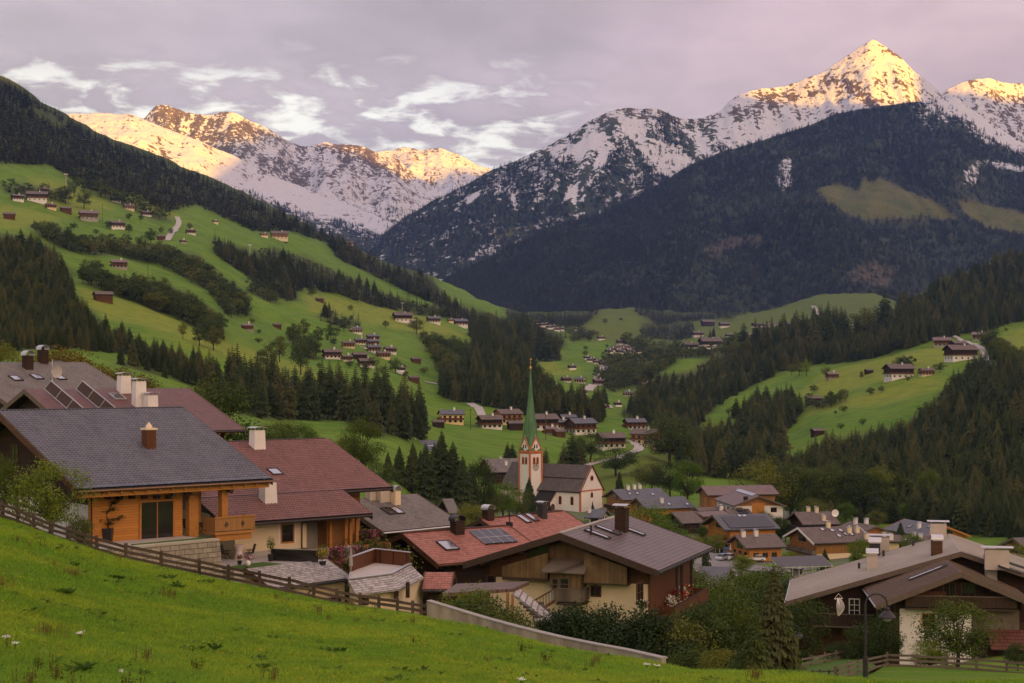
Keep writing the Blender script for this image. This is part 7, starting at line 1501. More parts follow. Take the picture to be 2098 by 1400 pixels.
ins = lambda p: p + np.array([-.1, .9, 0]); w4 = [ins(A1), ins(B1), ins(C1), fl_[3], fl_[4]]; b = MB(); b.hexa([np.array([p[0], p[1], -5.0]) for p in w4], [np.array([p[0], p[1], A1[2] - .1]) for p in w4]); b.build('wall', M['plaster_cream'], g2)
b = MB()
for u0, u1, v0, v1 in ((737,755,1222,1240), (803,812,1212,1236), (826,834,1204,1236)): p, q = P(u0, v0, 114.2) - go_, P(u1, v1, 114.2) - go_; b.box((p[0], p[1] - .05 + (u0 - 737) * .03, q[2]), (q[0], p[1] + .4 + (u0 - 737) * .03, p[2]))
b.build('openings', M['timber_dark'], g2)
def chair(p, rz, label, mat='seat_mesh'):
 o = empty('garden_chair', p, rz, label, 'chair'); b = MB(); b.box((-.27, -.25, .42), (.27, .25, .46)); b.build('seat', M[mat], o); b = MB(); b.hexa([(-.27, .22, .46), (.27, .22, .46), (.27, .27, .46), (-.27, .27, .46)], [(-.27, .42, 1.15), (.27, .42, 1.15), (.27, .46, 1.15), (-.27, .46, 1.15)]); b.build('backrest', M[mat], o)
 for sx in (-.27, .27):
  b = MB(); b.tube((sx, -.25, 0), (sx, .18, .66), .022); b.tube((sx, .28, 0), (sx, -.15, .66), .022); b.build('leg', M['metal_dark'], o); b = MB(); b.box((sx - .03, -.28, .66), (sx + .03, .34, .69)); b.build('armrest', M['metal_dark'], o)
 return o
chair(onpatio(463, 1146), R(75), 'dark folding garden chair left of the white covered table'); chair(onpatio(512, 1144), R(-65), 'dark folding garden chair right of the white covered table')
p = onpatio(489, 1146); o = empty('cocktail_table', p, 0, 'round standing table under a tied white cloth on the patio', 'table'); b = MB(); b.lathe((0, 0, 0), [(.42, 0), (.33, .35), (.26, .62), (.34, .95), (.42, 1.12)], 14); b.smooth = False; b.build('tablecloth', M['cloth_white'], o); b = MB(); b.lathe((0, 0, 1.122), [(.43, 0), (.43, .03)], 16); b.build('tabletop', M['cloth_white'], o)
def potplant(u, v, z, label, ph, pr, mats, fr, fh, n_=260, cat='potted plant', sq=False, zz=None, ls=.05):
 p = onpatio(u, v, z); o = empty('potted_plant', p, 0, label, cat); b = MB()
 if sq: b.hexa([(-pr * .7, -pr * .7, 0), (pr * .7, -pr * .7, 0), (pr * .7, pr * .7, 0), (-pr * .7, pr * .7, 0)], [(-pr, -pr, ph), (pr, -pr, ph), (pr, pr, ph), (-pr, pr, ph)])
 else: b.lathe((0, 0, 0), [(pr * .7, 0), (pr, ph), (pr * 1.05, ph)], 12)
 b.build('pot', M['pot_dark'], o); rr = random.Random(int(u)); ms = {k: MB() for k in mats}
 b = MB(); b.tube((0, 0, ph * .9), (0, 0, ph + fh * .6), .02, .012, 5); b.build('stem', M['bark'], o)
 for i in range(n_):
  d = np.array([rr.gauss(0, 1), rr.gauss(0, 1), rr.gauss(0, .8)]); d /= np.linalg.norm(d); c = np.array([0, 0, ph + fh * .55]) + d * np.array([fr, fr, fh * .5]) * rr.random() ** .4; w = np.cross(d, [rr.gauss(0, 1), .3, .5]); w /= np.linalg.norm(w); e = np.cross(w, d); s_ = ls * rr.uniform(.6, 1.3); ms[rr.choice(mats)].face([c - w * s_, c + e * s_ * .6, c + w * s_, c - e * s_ * .6])
 for k in set(mats): ms[k].build('leaves' if 'leaf' in k else 'blossoms', M[k], o)
potplant(555, 1150, zP, 'olive topiary in a tall dark pot at the end of the glass balustrade', .55, .28, ['leaf_olive', 'leaf_green'], .42, 1.5, 420)
potplant(491, 1157, zP, 'small pot of pink flowers in front of the white covered table', .3, .2, ['leaf_green', 'flower_pink'], .32, .5); potplant(511, 1158, zP, 'small pot of pale pink flowers at the patio lawn edge', .25, .18, ['leaf_olive', 'flower_white', 'flower_pink'], .34, .6)
potplant(661, 1158, zP, 'bushy pot of yellow flowers on the corner of the shingled garage', .3, .3, ['leaf_green', 'leaf_olive', 'leaf_green', 'flower_yellow'], .6, 1.3, 700)
for u, v, lab in ((508, 1164, 'white globe lamp at the left end of the shingled garage roof'), (645, 1146, 'white globe lamp beside the yellow flower pot')):
 o = empty('globe_lamp', onpatio(u, v), 0, lab, 'lamp'); b = MB(); b.lathe((0, 0, 0), [(.10, 0), (.10, .12)], 10); b.build('base', M['metal_dark'], o); b = MB(); b.lathe((0, 0, .12), [(.05, 0), (.19, .09), (.24, .23), (.19, .38), (.05, .47)], 14); b.smooth = True; b.build('globe', M['lamp_white'], o)
for u, v, h, lab, z in ((676, 1122, 2.0, 'closed cream parasol on the balcony of the cream house', h2.loc[2] - .3), (719, 1181, 2.1, 'closed grey brown parasol on the boarded roof terrace', None)):
 p = onpatio(u, v, z) if z else P(719, 1181, 118.5); o = empty('parasol', p, 0, lab, 'parasol'); b = MB(); b.tube((0, 0, 0), (0, 0, h), .03); b.build('pole', M['metal_light'], o); b = MB(); b.lathe((0, 0, h * .35), [(.10, 0), (.16, .1), (.09, h * .45), (.03, h * .68)], 8); b.build('canopy', M['cloth_white' if z else 'stone_grey'], o)
zT = CZ - 12.0
o = empty('garden_table', onpatio(402, 1093, zT), h1.phi, 'wooden folding table on the terrace under the slate roof', 'table'); b = MB(); b.box((-.8, -.4, .72), (.8, .4, .76)); b.build('tabletop', M['timber_brown'], o)
for sx in (-.6, .6): b = MB(); b.bar((sx - .25, 0, 0), (sx + .25, 0, .72), .06, .05); b.bar((sx + .25, .05, 0), (sx - .25, .05, .72), .06, .05); b.build('leg', M['timber_brown'], o)
chair(onpatio(386, 1094, zT), R(150), 'brown slatted chair at the left of the terrace table', 'timber_brown'); chair(onpatio(420, 1092, zT), R(-60), 'brown slatted chair at the right of the terrace table', 'timber_brown')
p = onpatio(221, 1110, zT); o = empty('planter_tree', p, 0, 'cloud-pruned bonsai tree in a tall square dark planter by the orange log wall', 'potted tree'); b = MB(); b.hexa([(-.26, -.26, 0), (.26, -.26, 0), (.26, .26, 0), (-.26, .26, 0)], [(-.34, -.34, .95), (.34, -.34, .95), (.34, .34, .95), (-.34, .34, .95)]); b.build('pot', M['pot_dark'], o); b = MB(); pr = np.array([0, 0, .9])
for q in ((.05, 0, 1.4), (-.15, 0, 1.9), (.1, 0, 2.3), (.35, 0, 2.7)): b.tube(pr, q, .05, .035, 6); pr = np.array(q)
rr = random.Random(3); lv = MB(); pads = [(-.85, 0, 1.75, .45), (-.5, -.1, 1.5, .4), (.5, 0, 1.55, .42), (.9, 0, 1.72, .3), (-.3, 0, 2.15, .4), (.35, 0, 2.3, .35), (.45, 0, 2.75, .35), (.7, 0, 2.95, .25), (.1, 0, 1.25, .35)]
for x, y, z, r_ in pads:
 b.tube((0, 0, z - .25), (x, y, z), .025, .015, 5)
 for i in range(110): c = np.array([x + rr.gauss(0, r_ * .5), y + rr.gauss(0, r_ * .5), z + rr.gauss(0, .07)]); a = rr.uniform(0, 6.28); s_ = .055; lv.face([c + (math.cos(a) * s_, math.sin(a) * s_, .02), c + (math.cos(a + 2.1) * s_, math.sin(a + 2.1) * s_, -.02), c + (math.cos(a + 4.2) * s_, math.sin(a + 4.2) * s_, .03)])
b.build('trunk', M['bark'], o); lv.build('crown', M['leaf_dark'], o)
for nm, c, r_ in (('car_silver', (.36, .38, .42), .3), ('car_white', (.72, .72, .72), .35), ('car_blue', (.03, .09, .42), .35), ('car_red', (.38, .02, .02), .35)): plain(nm, c, r_, .05, 1, 0, .5)
plain('tyre', (.02, .02, .02), .9, .1); plain('lamp_red', (.5, .02, .02), .3, .1)
def car(p, rz, mat, label, van=False):
 o = empty('parked_car', p, rz, label, 'car'); w = .86; Lh = 2.1; hb = .85; top = 1.9 if van else 1.45
 sec = [(-Lh, .35), (Lh, .35), (Lh, .62), (Lh * .93, .80), (Lh * .45, hb + .08), (-Lh * .9, hb + .1), (-Lh, .75)]; b = MB(); b.hexa([(x, -w, z) for x, z in sec], [(x, w, z) for x, z in sec]); b.build('body', M[mat], o)
 cab = [(Lh * .42, hb + .06), (Lh * .12, top), (-Lh * .62, top), (-Lh * .88, hb + .08)]; b = MB(); b.hexa([(x, -w * (.95 if z < 1 else .8), z) for x, z in cab], [(x, w * (.95 if z < 1 else .8), z) for x, z in cab]); b.build('windows', M['glass_dark'], o); b = MB(); b.box((-Lh * .62, -w * .79, top - .03), (Lh * .12, w * .79, top + .04)); b.build('roof', M[mat], o)
 for sx in (-1.3, 1.3):
  for sy in (-1, 1): b = MB(); b.tube((sx, sy * (w - .2), .33), (sx, sy * (w + .02), .33), .33, None, 14); wh = b.build('wheel', M['tyre'], o); b = MB(); b.tube((sx, sy * (w + .021), .33), (sx, sy * (w + .04), .33), .19, None, 10); b.build('rim', M['metal_light'], wh)
 for sy in (-.62, .62): b = MB(); b.box((Lh - .06, sy - .18, .62), (Lh + .02, sy + .18, .76)); b.build('headlight', M['lamp_white'], o); b = MB(); b.box((-Lh - .02, sy - .15, .62), (-Lh + .05, sy + .15, .78)); b.build('taillight', M['lamp_red'], o)
 return o
def gp3(u, v, ymin=200): p = ground(u, v, ymin); p[2] += .22; return p
car(gp3(1478, 1150), R(-120), 'car_silver', 'silver car parked in front of the shop on the village square'); car(gp3(1494, 1149), R(-115), 'car_white', 'white car parked right of the silver car'); car(gp3(1488, 1141), R(-100), 'car_blue', 'blue van behind the silver and white cars', True)
car(gp3(1315, 909), R(170), 'car_red', 'red car in front of the bright wooden farmhouse'); car(gp3(1550, 1152), R(175), 'car_white', 'white car with load beside the low orange log house')
def umbel(u, v, hpx, label, Y):
 p = P(u, v, Y); p[2] = gz(p[0], Y); h = hpx / F * Y; o = empty('cow_parsley', p, 0, label, 'wild flower'); b = MB(); b.tube((0, 0, 0), (.03, 0, h), .008, .005, 4); rr = random.Random(int(u)); fl_ = MB()
 for k in range(16):
  a = rr.uniform(0, 6.28); r_ = .13 * rr.random() ** .5; q = np.array([.03 + math.cos(a) * r_, math.sin(a) * r_, h + .02 + rr.uniform(-.04, .04)]); b.tube((.03, 0, h - .14), q, .004, .003, 3)
  for j in range(5): c = q + np.array([rr.gauss(0, .028), rr.gauss(0, .028), rr.gauss(.01, .008)]); s_ = .009; fl_.face([c + (-s_, -s_, 0), c + (s_, -s_, 0), c + (s_, s_, .006), c + (-s_, s_, .006)])
 b.build('stem', M['leaf_olive'], o); fl_.build('umbel', M['flower_white'], o)
for a in ((163,1320,34,'tall white umbel flower alone in the middle of the left meadow',50), (12,1330,20,'white umbel flower at the left photo edge',47), (28,1338,18,'small white umbel flower near the left photo edge',46), (1066,1372,22,'white umbel flower in the lower centre of the meadow',52), (1082,1380,20,'white umbel flower just right of another in the lower centre',50), (1255,1392,18,'white umbel flower near the bottom edge right of centre',50), (1324,1352,16,'white umbel flower in front of the concrete wall end',70), (1345,1354,16,'pale umbel flower right of the concrete wall end',68), (245,1385,14,'low white umbel flower near the bottom left',44)): umbel(*a)
def T(kind, u, v, h, Y, label, wide=1.0, group=None, cat='tree', **k): return single(PR[kind], u, v, h, Y, label, group, wide, cat=cat, **k)
T('bg', 102, 1098, 165, 104.5, 'bushy green tree in front of the white wall at the left edge', 1.0)
T('bo', 8, 1030, 95, 108, 'thin olive shrub cut by the left photo edge', .6, cat='shrub'); T('bd', 165, 1112, 62, 104, 'low shrub between the bushy tree and the orange log house', .9, cat='shrub')
T('ba', 150, 830, 135, 205, 'orange autumn tree behind the grey-brown roof', 1.1); T('ba', 95, 800, 90, 215, 'lower autumn tree left behind the two dark chimneys', 1.2); T('ba', 235, 830, 95, 200, 'yellowish autumn tree above the white chimneys', 1.0); T('ba', 262, 840, 80, 195, 'small autumn tree right of the white chimneys', 1.1); T('bo', 2, 790, 90, 240, 'yellow-green tree cut by the left photo edge', .8)
T('bd', 445, 905, 130, 200, 'dark round tree right behind the dark red roof', .95); T('bd', 400, 880, 100, 230, 'dark tree at the ridge end of the dark red roof', .9); T('bo', 585, 925, 68, 330, 'olive tree behind the red-brown roof', 1.1); T('bg', 628, 925, 65, 335, 'green bush behind the red-brown ridge', 1.0); T('bo', 545, 905, 40, 340, 'low yellow-green bush behind the white chimney of the red-brown roof', 1.6)
T('bo', 742, 985, 128, 330, 'large yellow-green tree right of the red-brown roof', .9, k=0); T('bo', 710, 960, 70, 345, 'smaller yellow-green tree at the ridge end of the red-brown roof', 1.0); T('bd', 775, 1000, 60, 300, 'dark bush at the foot of the large yellow-green tree', 1.1)
for u, v, h, Y, lab in ((818,1020,108,380,'slim dark spruce at the left of the near spruce group'), (846,1022,118,385,'second dark spruce from the left in the near spruce group'), (872,1040,135,370,'tall dark spruce in the middle of the near spruce group'), (905,1045,165,400,'tallest broad spruce of the near group above the grey roof'), (928,1050,148,400,'broad spruce right of the tallest near one'), (948,1052,120,395,'spruce at the right of the near group'), (795,1010,85,400,'short dark spruce beside the yellow-green tree'), (862,1010,90,430,'dark spruce behind the near group'), (890,1000,95,450,'dark spruce at the back of the near group'), (966,1050,95,410,'dark spruce in front of the grey farmhouse by the church')):
 T('con', u, v, h, Y, lab, 1.15)
T('bd', 985, 1060, 120, 420, 'tall dark leafy tree between near spruces and church', .7); T('bo', 968, 1075, 48, 300, 'round yellow-green shrub beside the grey roof', 1.2, cat='shrub'); T('bg', 1030, 1062, 80, 440, 'green leafy tree left below the church tower', 1.05); T('bd', 1005, 1055, 60, 430, 'dark bushy tree below the grey farmhouse', 1.2); T('bd', 1058, 1060, 62, 460, 'dark bushy tree at the foot of the church tower', 1.1)
T('con', 1084, 1056, 80, 470, 'dark spruce in front of the church tower', 1.2); T('con', 1269, 1002, 38, 560, 'small spruce alone on the olive field', 1.1)
for u, v, h, lab in ((1172,952,78,'tallest spruce behind the church roof'), (1190,955,60,'spruce right behind the church roof'), (1155,952,48,'short spruce behind the church ridge'), (1118,950,36,'small spruce right of the green spire'), (1040,938,34,'small spruce left of the church tower'), (1050,935,28,'tiny spruce beside the small one left of the tower')): T('conm', u, v, h, 640, lab, 1.25)
T('bg', 1408, 1045, 104, 540, 'big bright green tree above the slate-blue roofs', .95); T('bd', 1335, 1005, 62, 570, 'dark tree group on the olive field edge', 1.3); T('bd', 1372, 1010, 70, 560, 'dark tree left of the big bright green one', 1.0); T('bd', 1372, 895, 44, 700, 'round dark tree crown right of the bright farmhouse', 1.4); T('bd', 1262, 932, 20, 620, 'dark hedge bush below the tall dark farmhouse', 1.6, cat='shrub'); T('bd', 1210, 905, 24, 690, 'dark bush left of the tall dark farmhouse', 1.2, cat='shrub')
T('bg', 1325, 1108, 80, 330, 'vivid green tree in front of the slate-blue roofs', 1.25, k=2); T('bg', 1350, 1110, 50, 320, 'low vivid green bush right of the vivid tree', 1.3, cat='shrub'); T('bg', 1290, 1100, 48, 340, 'low green tree behind the brown chalet roof', 1.1); T('conm', 1446, 1166, 82, 290, 'dark columnar cypress left of the shop', .65)
T('bd', 1595, 1120, 62, 420, 'dark round tree right of the solar roof chalet', 1.0); T('bd', 1610, 1110, 40, 430, 'dark bush left of the brown dish chalet', 1.1, cat='shrub'); T('bg', 1760, 1160, 60, 330, 'green tree between skylight roof and grey farmhouse', 1.2); T('con', 1690, 1165, 42, 320, 'small spruce in front of the large apartment chalet', 1.2); T('con', 1845, 1110, 42, 390, 'small spruce in front of the slate-blue house', 1.2); T('bg', 1868, 1122, 30, 360, 'small green bush by the low dark roof', 1.2, cat='shrub'); T('bo', 2075, 1140, 30, 300, 'olive bush below the brown house at the right edge', 1.6, cat='shrub')
for i, (u, v, h, kd, w_) in enumerate(((1650,1010,60,'bo',1.1), (1700,1020,70,'bd',1.0), (1752,1030,72,'bd',1.1), (1800,1035,80,'bo',1.1), (1850,1040,78,'bd',1.0), (1905,1058,105,'bo',.8), (1945,1075,100,'bd',1.0), (1990,1085,60,'bg',1.1), (2040,1095,55,'bd',1.2), (2080,1100,70,'bd',1.0), (1620,1000,60,'bd',1.0), (1560,975,40,'bo',1.1))):
 T(kd, u, v, h, 500, 'leafy tree in the row at the foot of the right forest', w_, 'leafy trees at the foot of the right forest')
for i in range(15):
 u = 1640 + 31 * i; T(('conm', 'bd', 'conm', 'bg')[i % 4], u, 1078 + 1.0 * i, 40 + (i * 29 % 5) * 6, 478 - (i % 3) * 8, 'tree in the front row between the village roofs and the right forest', (1.25, 1.2, 1.3, 1.1)[i % 4], 'front row trees of the right forest')
for kd, u, v, h, w_, lab in (('bmo',375,694,36,.7,'slender yellowish tree left on the left meadow'), ('bm',409,709,44,1.0,'left tree of the dark pair on the left meadow'), ('bm',437,718,50,1.0,'right tree of the dark pair on the left meadow'), ('bm',547,764,60,1.0,'big round tree on the lower left meadow'), ('bm',573,742,58,.8,'tall dark tree behind the big round one on the left meadow'), ('bm',616,768,78,.75,'tall irregular tree in the middle of the left meadow'), ('bm',659,786,24,1.0,'small bush below the tall irregular meadow tree'), ('bm',600,705,45,1.0,'round tree left of the middle hamlet'), ('bm',622,694,42,.9,'dark tree above the tall irregular meadow tree'), ('bm',652,708,40,.9,'dark tree beside the middle hamlet'), ('bm',678,697,36,1.1,'tree at the left gate of the middle hamlet'), ('bm',705,680,32,1.2,'round tree above the white gabled house'), ('bm',764,755,26,1.2,'round tree at the lower edge of the middle hamlet'), ('bm',810,765,32,1.2,'round dark tree right below the middle hamlet'), ('bm',172,514,34,1.0,'left tree in the row on the upper left meadow'), ('bm',207,508,32,.85,'second tree in the row on the upper left meadow'), ('bmo',225,514,30,1.0,'third paler tree in the row on the upper left meadow'), ('bm',309,501,34,1.0,'round dark tree left of the steep white lane'), ('bm',134,418,38,1.2,'big dark round tree beside the highest farms'), ('bm',152,405,48,.7,'tall dark tree below the upper pylon'), ('bm',172,428,40,1.1,'dark double tree on the upper left meadow'),
 ('bm',1622,769,24,1.0,'smallest of three trees at the ridge foot on the right meadow'), ('bmo',1637,770,30,.9,'middle of three trees at the ridge foot on the right meadow'), ('bmg',1652,771,36,.9,'tallest of three trees at the ridge foot on the right meadow'), ('bm',1692,772,22,1.0,'round tree beside the little tan barn'), ('bm',1765,776,16,1.0,'little tree left of the small dark hut'), ('bm',1926,763,22,1.4,'round bush right of the light yellow house'), ('bm',1703,835,36,.8,'slim tree right of the grey hay barn'), ('bm',1850,758,30,1.3,'dark tree group behind the lone brown farmhouse'), ('bm',2061,680,10,1.0,'tiny bush on the upper right meadow'), ('bm',1240,664,12,1.2,'lone round tree on the far clearing'), ('bm',1207,700,14,1.2,'lone bush on the far slope left of the hamlet'), ('bm',1200,717,9,1.2,'tiny bush in the middle of the far slope')):
 T(kd, u, v, h, None, lab, w_)
for i, (u, v, h) in enumerate(((1455,705,34), (1462,690,24), (1436,692,14))): T('conm', u, v, h, hit(u, v, 300), ('slim dark conifer on the far village meadow', 'slim conifer between the far meadow houses', 'small conifer left of the far village')[i], .9)
_k = 0
for poly in (_p('120 480 330 520 420 500 380 460 250 440 150 460'), _p('480 640 900 760 900 800 700 800 500 700'), _p('620 600 800 640 860 690 700 680'), _p('1480 850 1700 790 1900 770 1900 800 1700 860 1500 890'), _p('1150 690 1230 700 1260 720 1200 735'), _p('1650 900 1800 870 1780 850 1680 870')):
 for u, v in sample_poly(poly, 44): T('bm', u, v, RNG.uniform(8, 19), None, 'small bush dotted on the open hillside meadows', RNG.uniform(.9, 1.6), 'small bushes on the open meadows', cat='shrub')
for u, v, h, Y in ((1470,1112,20,395), (1448,1095,22,410), (1520,1150,16,330), (1618,1152,26,350), (1655,1160,20,340), (1600,1088,26,430), (1700,1072,22,420), (1795,1118,24,385), (1560,1062,16,440), (1352,1065,20,420), (1270,1062,20,470), (1395,1110,26,380), (1930,1108,24,400), (1420,1120,24,340)): T('bg', u, v, h, Y, 'small green bush in a garden between the village houses', 1.3, 'garden bushes between the village houses', cat='shrub')
hedge_b = [broad_mesh(61, 36, 190, .024, (.24, .24, .46), .52, False, .02), broad_mesh(62, 38, 190, .024, (.26, .24, .46), .52, False, .02)]
PR['hedge'] = []
for ct in hedge_b:
 o = empty('hedge_bush', (0, 0, 0)); ct[0].build('leaves', M['hedge_green'], o); b = MB(); b.tube((0, 0, -.05), (0, 0, .6), .02, .01, 6); b.build('stem', M['bark'], o); PR['hedge'].append(o)
for i in range(10):
 u = 1150 + 22.5 * i; Y = 104 - .8 * i; T('hedge', u, 1306 + 4.6 * i, 72 + 2.6 * i + (i * 37 % 5) * 5, Y, 'dark green bush in the clipped hedge below the weathered chalet', 1.0, 'bushes of the dark hedge', cat='hedge bush')
T('con', 1585, 1388, 232, 88, 'large light green spruce at the lower right in front of the farmhouse', 1.05, k=3); PRL = PR['conl']
T('conl', 1612, 1372, 120, 98, 'young bright spruce at the right of the large one', 1.3, k=0); T('conl', 1548, 1392, 150, 84, 'young bright spruce at the left of the large one', 1.1, k=1)
for kd, u, v, h, Y, w_, lab in (('bd',1372,1362,112,98,1.1,'dark shrub at the right end of the clipped hedge'), ('bo',1418,1385,150,104,.85,'olive green tree right of the clipped hedge'), ('bd',1455,1390,170,100,.9,'dark leafy tree in the thicket at lower right'), ('bg',1400,1330,88,128,.9,'green tree beside the geranium balcony'), ('bo',1500,1385,165,102,.9,'yellowish green tree in the middle of the thicket'), ('bd',1530,1340,150,118,.9,'dark tree left of the large light green spruce'), ('bo',1470,1290,105,165,1.1,'olive tree below the village square'), ('bd',1430,1270,110,170,1.0,'dark tree right of the chalet posts'), ('bo',1520,1265,100,190,1.1,'loose olive tree in front of the village square'), ('bd',1570,1250,85,200,1.2,'dark bush below the pergola'), ('bg',1405,1235,85,185,1.0,'green tree top behind the brown chalet roof'), ('bd',1615,1245,70,190,1.2,'dark bush left of the grey farmhouse roof'), ('bo',1585,1205,45,240,1.3,'low olive bush at the edge of the square'), ('bd',1490,1345,110,140,1.1,'shadowy bush in the heart of the thicket'), ('bd',1640,1320,110,140,.9,'dark bush at the timber corner of the farmhouse'), ('bd',1420,1405,90,92,1.2,'low dark shrub at the meadow edge below the thicket'), ('bo',1475,1412,85,88,1.2,'low olive shrub at the meadow edge below the thicket'), ('bd',1525,1415,80,84,1.2,'low shrub left of the young bright spruce')):
 T(kd, u, v, h, Y, lab, w_)
T('bo', 1962, 1372, 152, 119, 'wide golden green apple tree before the white wall of the right chalet', 1.15, k=2); T('bg', 1905, 1366, 60, 118, 'small light green branchy tree left of the apple tree', 1.3); T('bd', 1812, 1362, 112, 121, 'dark leafy shrub between lamp and white wall', .8); T('bd', 1765, 1352, 75, 123, 'low dark shrub behind the street lamp', 1.1, cat='shrub'); T('bd', 1718, 1358, 42, 124, 'small bush at the timber wall of the farmhouse', 1.2, cat='shrub'); T('bd', 2085, 1372, 60, 118, 'dark bush at the right photo edge behind the fence', 1.0, cat='shrub')
for kd, u, v, h, Y, w_, lab in (('bg',962,1290,98,107,.8,'leafy climbing shrub before the weathered chalet'), ('bd',985,1292,75,104,1.0,'dark shrub behind the concrete wall'), ('bd',1030,1300,72,102,1.1,'dark shrub below the shingled stair roof'), ('bo',945,1275,60,106,.9,'olive shrub at the left end of the concrete wall'), ('bd',745,1140,50,133,1.2,'dark shrub below the bulging flowers'), ('bd',768,1165,40,131,1.4,'low dark bush between flowers and terracotta house'), ('bd',705,1090,30,150,1.2,'green plant behind the timber posts')):
 T(kd, u, v, h, Y, lab, w_, cat='shrub')
def blade(b, x, y, h, a, bend, w):
 dx, dy = math.cos(a), math.sin(a); px, py = -dy * w, dx * w; m_ = (x + dx * bend * .35, y + dy * bend * .35, h * .6); t_ = (x + dx * bend, y + dy * bend, h)
 b.face([(x - px, y - py, 0), (x + px, y + py, 0), (m_[0] + px * .7, m_[1] + py * .7, m_[2]), (m_[0] - px * .7, m_[1] - py * .7, m_[2])]); b.face([(m_[0] - px * .7, m_[1] - py * .7, m_[2]), (m_[0] + px * .7, m_[1] + py * .7, m_[2]), t_])
def tuft(seed, n_=26, r_=.30, h=.24):
 rr = random.Random(seed); b = MB()
 for i in range(n_): a = rr.uniform(0, 6.28); q = r_ * rr.random() ** .5; blade(b, math.cos(a) * q, math.sin(a) * q, h * rr.uniform(.4, 1.1), rr.uniform(0, 6.28), h * rr.uniform(.2, .9), rr.uniform(.006, .013))
 return b
def grassmat(name, a, b_, c):
 m, n = newmat(name); oi = n.new('ObjectInfo').outputs['Random']; p = n.new('NewGeometry').outputs['Position']; f = n.noise(p, .13, 4); f2 = n.noise(p, .9, 3)
 col = n.mix(n.sstep(f, .38, .64), a, b_); col = n.mix(n.math('MULTIPLY', n.sstep(f2, .45, .7), .6), col, c); col = n.mix(1.0, col, n.mix(oi, (.70, .70, .70), (1.3, 1.3, 1.3)), 'MULTIPLY'); n.out(col, .6, None, .25, trans=(.45, col)); M[name] = m; return m
gm = grassmat('grass_blades', (.185, .345, .010), (.295, .410, .014), (.140, .290, .012)); gd = grassmat('weed_leaves', (.070, .150, .014), (.090, .165, .014), (.050, .11, .012)); gr = grassmat('weed_russet', (.17, .14, .03), (.20, .16, .03), (.14, .15, .02))
def weed(seed, h=.3):
 rr = random.Random(seed); b = MB()
 for i in range(22):
  a = rr.uniform(0, 6.28); L = h * rr.uniform(.5, 1.2); w = L * .22; e = rr.uniform(.3, 1.0); dx, dy = math.cos(a), math.sin(a); z1, z2 = L * .8 * e, L * 1.0 * e
  b.face([(0, 0, 0), (dx * L * .5 - dy * w, dy * L * .5 + dx * w, z1), (dx * L, dy * L, z2), (dx * L * .5 + dy * w, dy * L * .5 - dx * w, z1)])
 return b
def stalks(seed):
 rr = random.Random(seed); b = MB()
 for i in range(7):
  x, y = rr.gauss(0, .12), rr.gauss(0, .12); h = rr.uniform(.35, .75); b.tube((x, y, 0), (x + rr.gauss(0, .06), y, h), .006, .005, 3)
  for k in range(10): z = h * rr.uniform(.5, 1.0); s_ = .025; b.face([(x - s_, y, z), (x + s_, y, z + .01), (x, y + s_, z + .04)])
 return b
def flow(mat): b = MB(); b.tube((0, 0, 0), (0, 0, .2), .004, None, 3); b.face([(-.03, -.03, .2), (.03, -.03, .21), (.03, .03, .2), (-.03, .03, .21)]); b.face([(-.03, 0, .18), (.03, 0, .18), (.03, 0, .23), (-.03, 0, .23)]); return b
pm_ = [tuft(1), tuft(2), tuft(3, 22, .32, .30), tuft(4, 30, .28, .16), weed(5), weed(6, .22), stalks(7), flow('y')]
mts = [gm, gm, gm, gm, gd, gd, gr, M['flower_yellow']]; mes = []
for i, (b, mm) in enumerate(zip(pm_, mts)): me = b.mesh('meadow_%d' % i); me.materials.append(mm); mes.append(me)
gc = proto_coll('meadow_kinds', mes)
NG = 150000; uu = RNG.uniform(-70, 2160, NG * 2); yy = 36 * (106 / 36) ** RNG.random(NG * 2) ** .92
edge = np.interp(uu, [-300, 0, 250, 470, 700, 880, 1000, 1100, 1290, 1640, 1800, 2098, 2300], [106, 105.5, 100, 100.5, 99.5, 97.2, 93.3, 88.4, 81.8, 65.8, 60, 55, 54]) - np.where((uu > 880) & (uu < 1370), 1.6, .3)
ok = yy < edge; uu, yy = uu[ok][:NG], yy[ok][:NG]; xx = (uu - CU) / F * yy
ui = np.clip(np.searchsorted(UG, uu) - 1, 0, len(UG) - 2); t_ = (uu - UG[ui]) / UGd[ui]; yi = np.clip(np.searchsorted(YG, yy) - 1, 0, len(YG) - 2); s_ = (yy - YG[yi]) / (YG[yi + 1] - YG[yi])
zz_ = (ZG[ui, yi] * (1 - s_) + ZG[ui, yi + 1] * s_) * (1 - t_) + (ZG[ui + 1, yi] * (1 - s_) + ZG[ui + 1, yi + 1] * s_) * t_
pk = RNG.integers(0, 4, len(uu)); wn = fbm(xx / 2.2, yy / 2.2, 3, 1); w2 = fbm(xx / 9, yy / 9, 3, 2); rnd = RNG.random(len(uu))
pk = np.where((wn > .3) & (rnd < .025), 4 + (rnd * 1e4 % 2).astype(int), pk); pk = np.where((w2 > .3) & (rnd > .9985), 6, pk); pk = np.where((rnd > .955) & (rnd < .972), 7, pk)
sc = RNG.uniform(.7, 1.25, len(uu)) * (1 + .35 * w2) * np.clip(1.15 - (yy - 36) / 250, .8, 1.2); sc = np.where(pk == 3, sc * 1.1, sc)
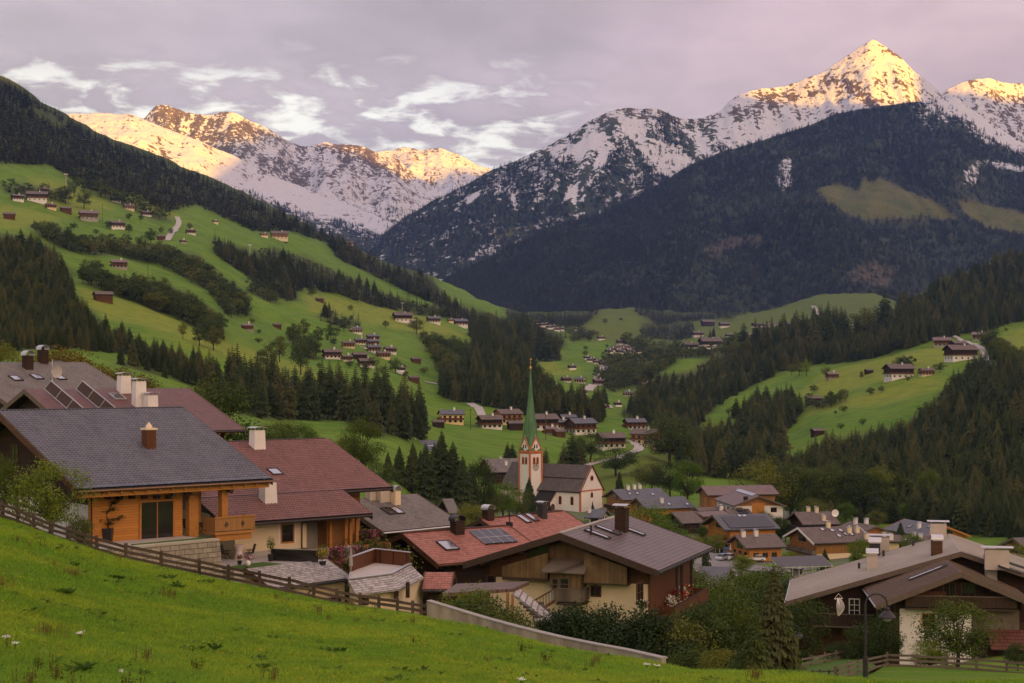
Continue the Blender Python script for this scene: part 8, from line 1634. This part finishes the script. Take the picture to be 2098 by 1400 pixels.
scatter('grass', np.stack([xx, yy, zz_ - .01], 1), np.stack([sc * 1.1, sc * 1.1, sc * .72], 1), np.stack([np.zeros(len(uu)), np.zeros(len(uu)), RNG.uniform(0, 6.28, len(uu))], 1), pk, gc)
def weedclump(u, v, r_, label, mat, mk, Y=None, n_=7):
 Y = Y or hit(u, v, 30); p = P(u, v, Y); p[2] = gz(p[0], Y); o = empty('weed_clump', p, 0, label, 'weeds'); b = MB(); rr = random.Random(int(u * 7 + v))
 for k in range(n_):
  q = mk(rr.randint(0, 999)); dx, dy = rr.gauss(0, r_), rr.gauss(0, r_); a = rr.uniform(0, 6.28); nb = len(b.v); b.v += [(x * math.cos(a) - y * math.sin(a) + dx, x * math.sin(a) + y * math.cos(a) + dy, z * .8) for x, y, z in q.v]; b.f += [tuple(i + nb for i in f) for f in q.f]
 b.build('leaves', mat, o)
for u, v, r_, lab, mt, mk in ((140,1163,.35,'dark dock clump highest on the left meadow',gd,weed), (152,1186,.3,'russet weed clump below the highest dock clump',gr,stalks), (221,1188,.4,'dark dock clump in the middle of the left meadow',gd,weed), (331,1187,.25,'small dark dock clump near the fence',gd,weed), (345,1207,.45,'wide dark dock clump with russet stalks near the fence',gd,weed), (419,1197,.25,'small dark weed clump right of the wide dock clump',gd,weed), (110,1217,.3,'dark weed clump left of centre on the left meadow',gd,weed), (335,1228,.25,'thin russet weed stalks below the wide dock clump',gr,stalks), (375,1340,.4,'broad leafed dock plant in the lower left meadow',gd,weed), (60,1380,.8,'low dark weeds along the bottom left edge',gd,weed), (230,1375,.6,'dark weeds at the bottom edge left of centre',gd,weed), (90,1312,.4,'russet weed stalks in the lower left meadow',gr,stalks), (8,1208,.3,'russet weed stalks at the left photo edge',gr,stalks), (505,1385,.6,'low dark weeds at the bottom edge near the centre',gd,weed), (680,1340,.4,'low dark weed patch in the middle meadow',gd,weed), (850,1385,.5,'low dark weed patch at the bottom centre',gd,weed)):
 weedclump(u, v, r_, lab, mt, mk)
for k_ in PR.values():
 for o_ in k_:
  for ch_ in list(o_.children): bpy.data.objects.remove(ch_)
  bpy.data.objects.remove(o_)
print('objects', len(bpy.data.objects), 'time', time.time() - T0)
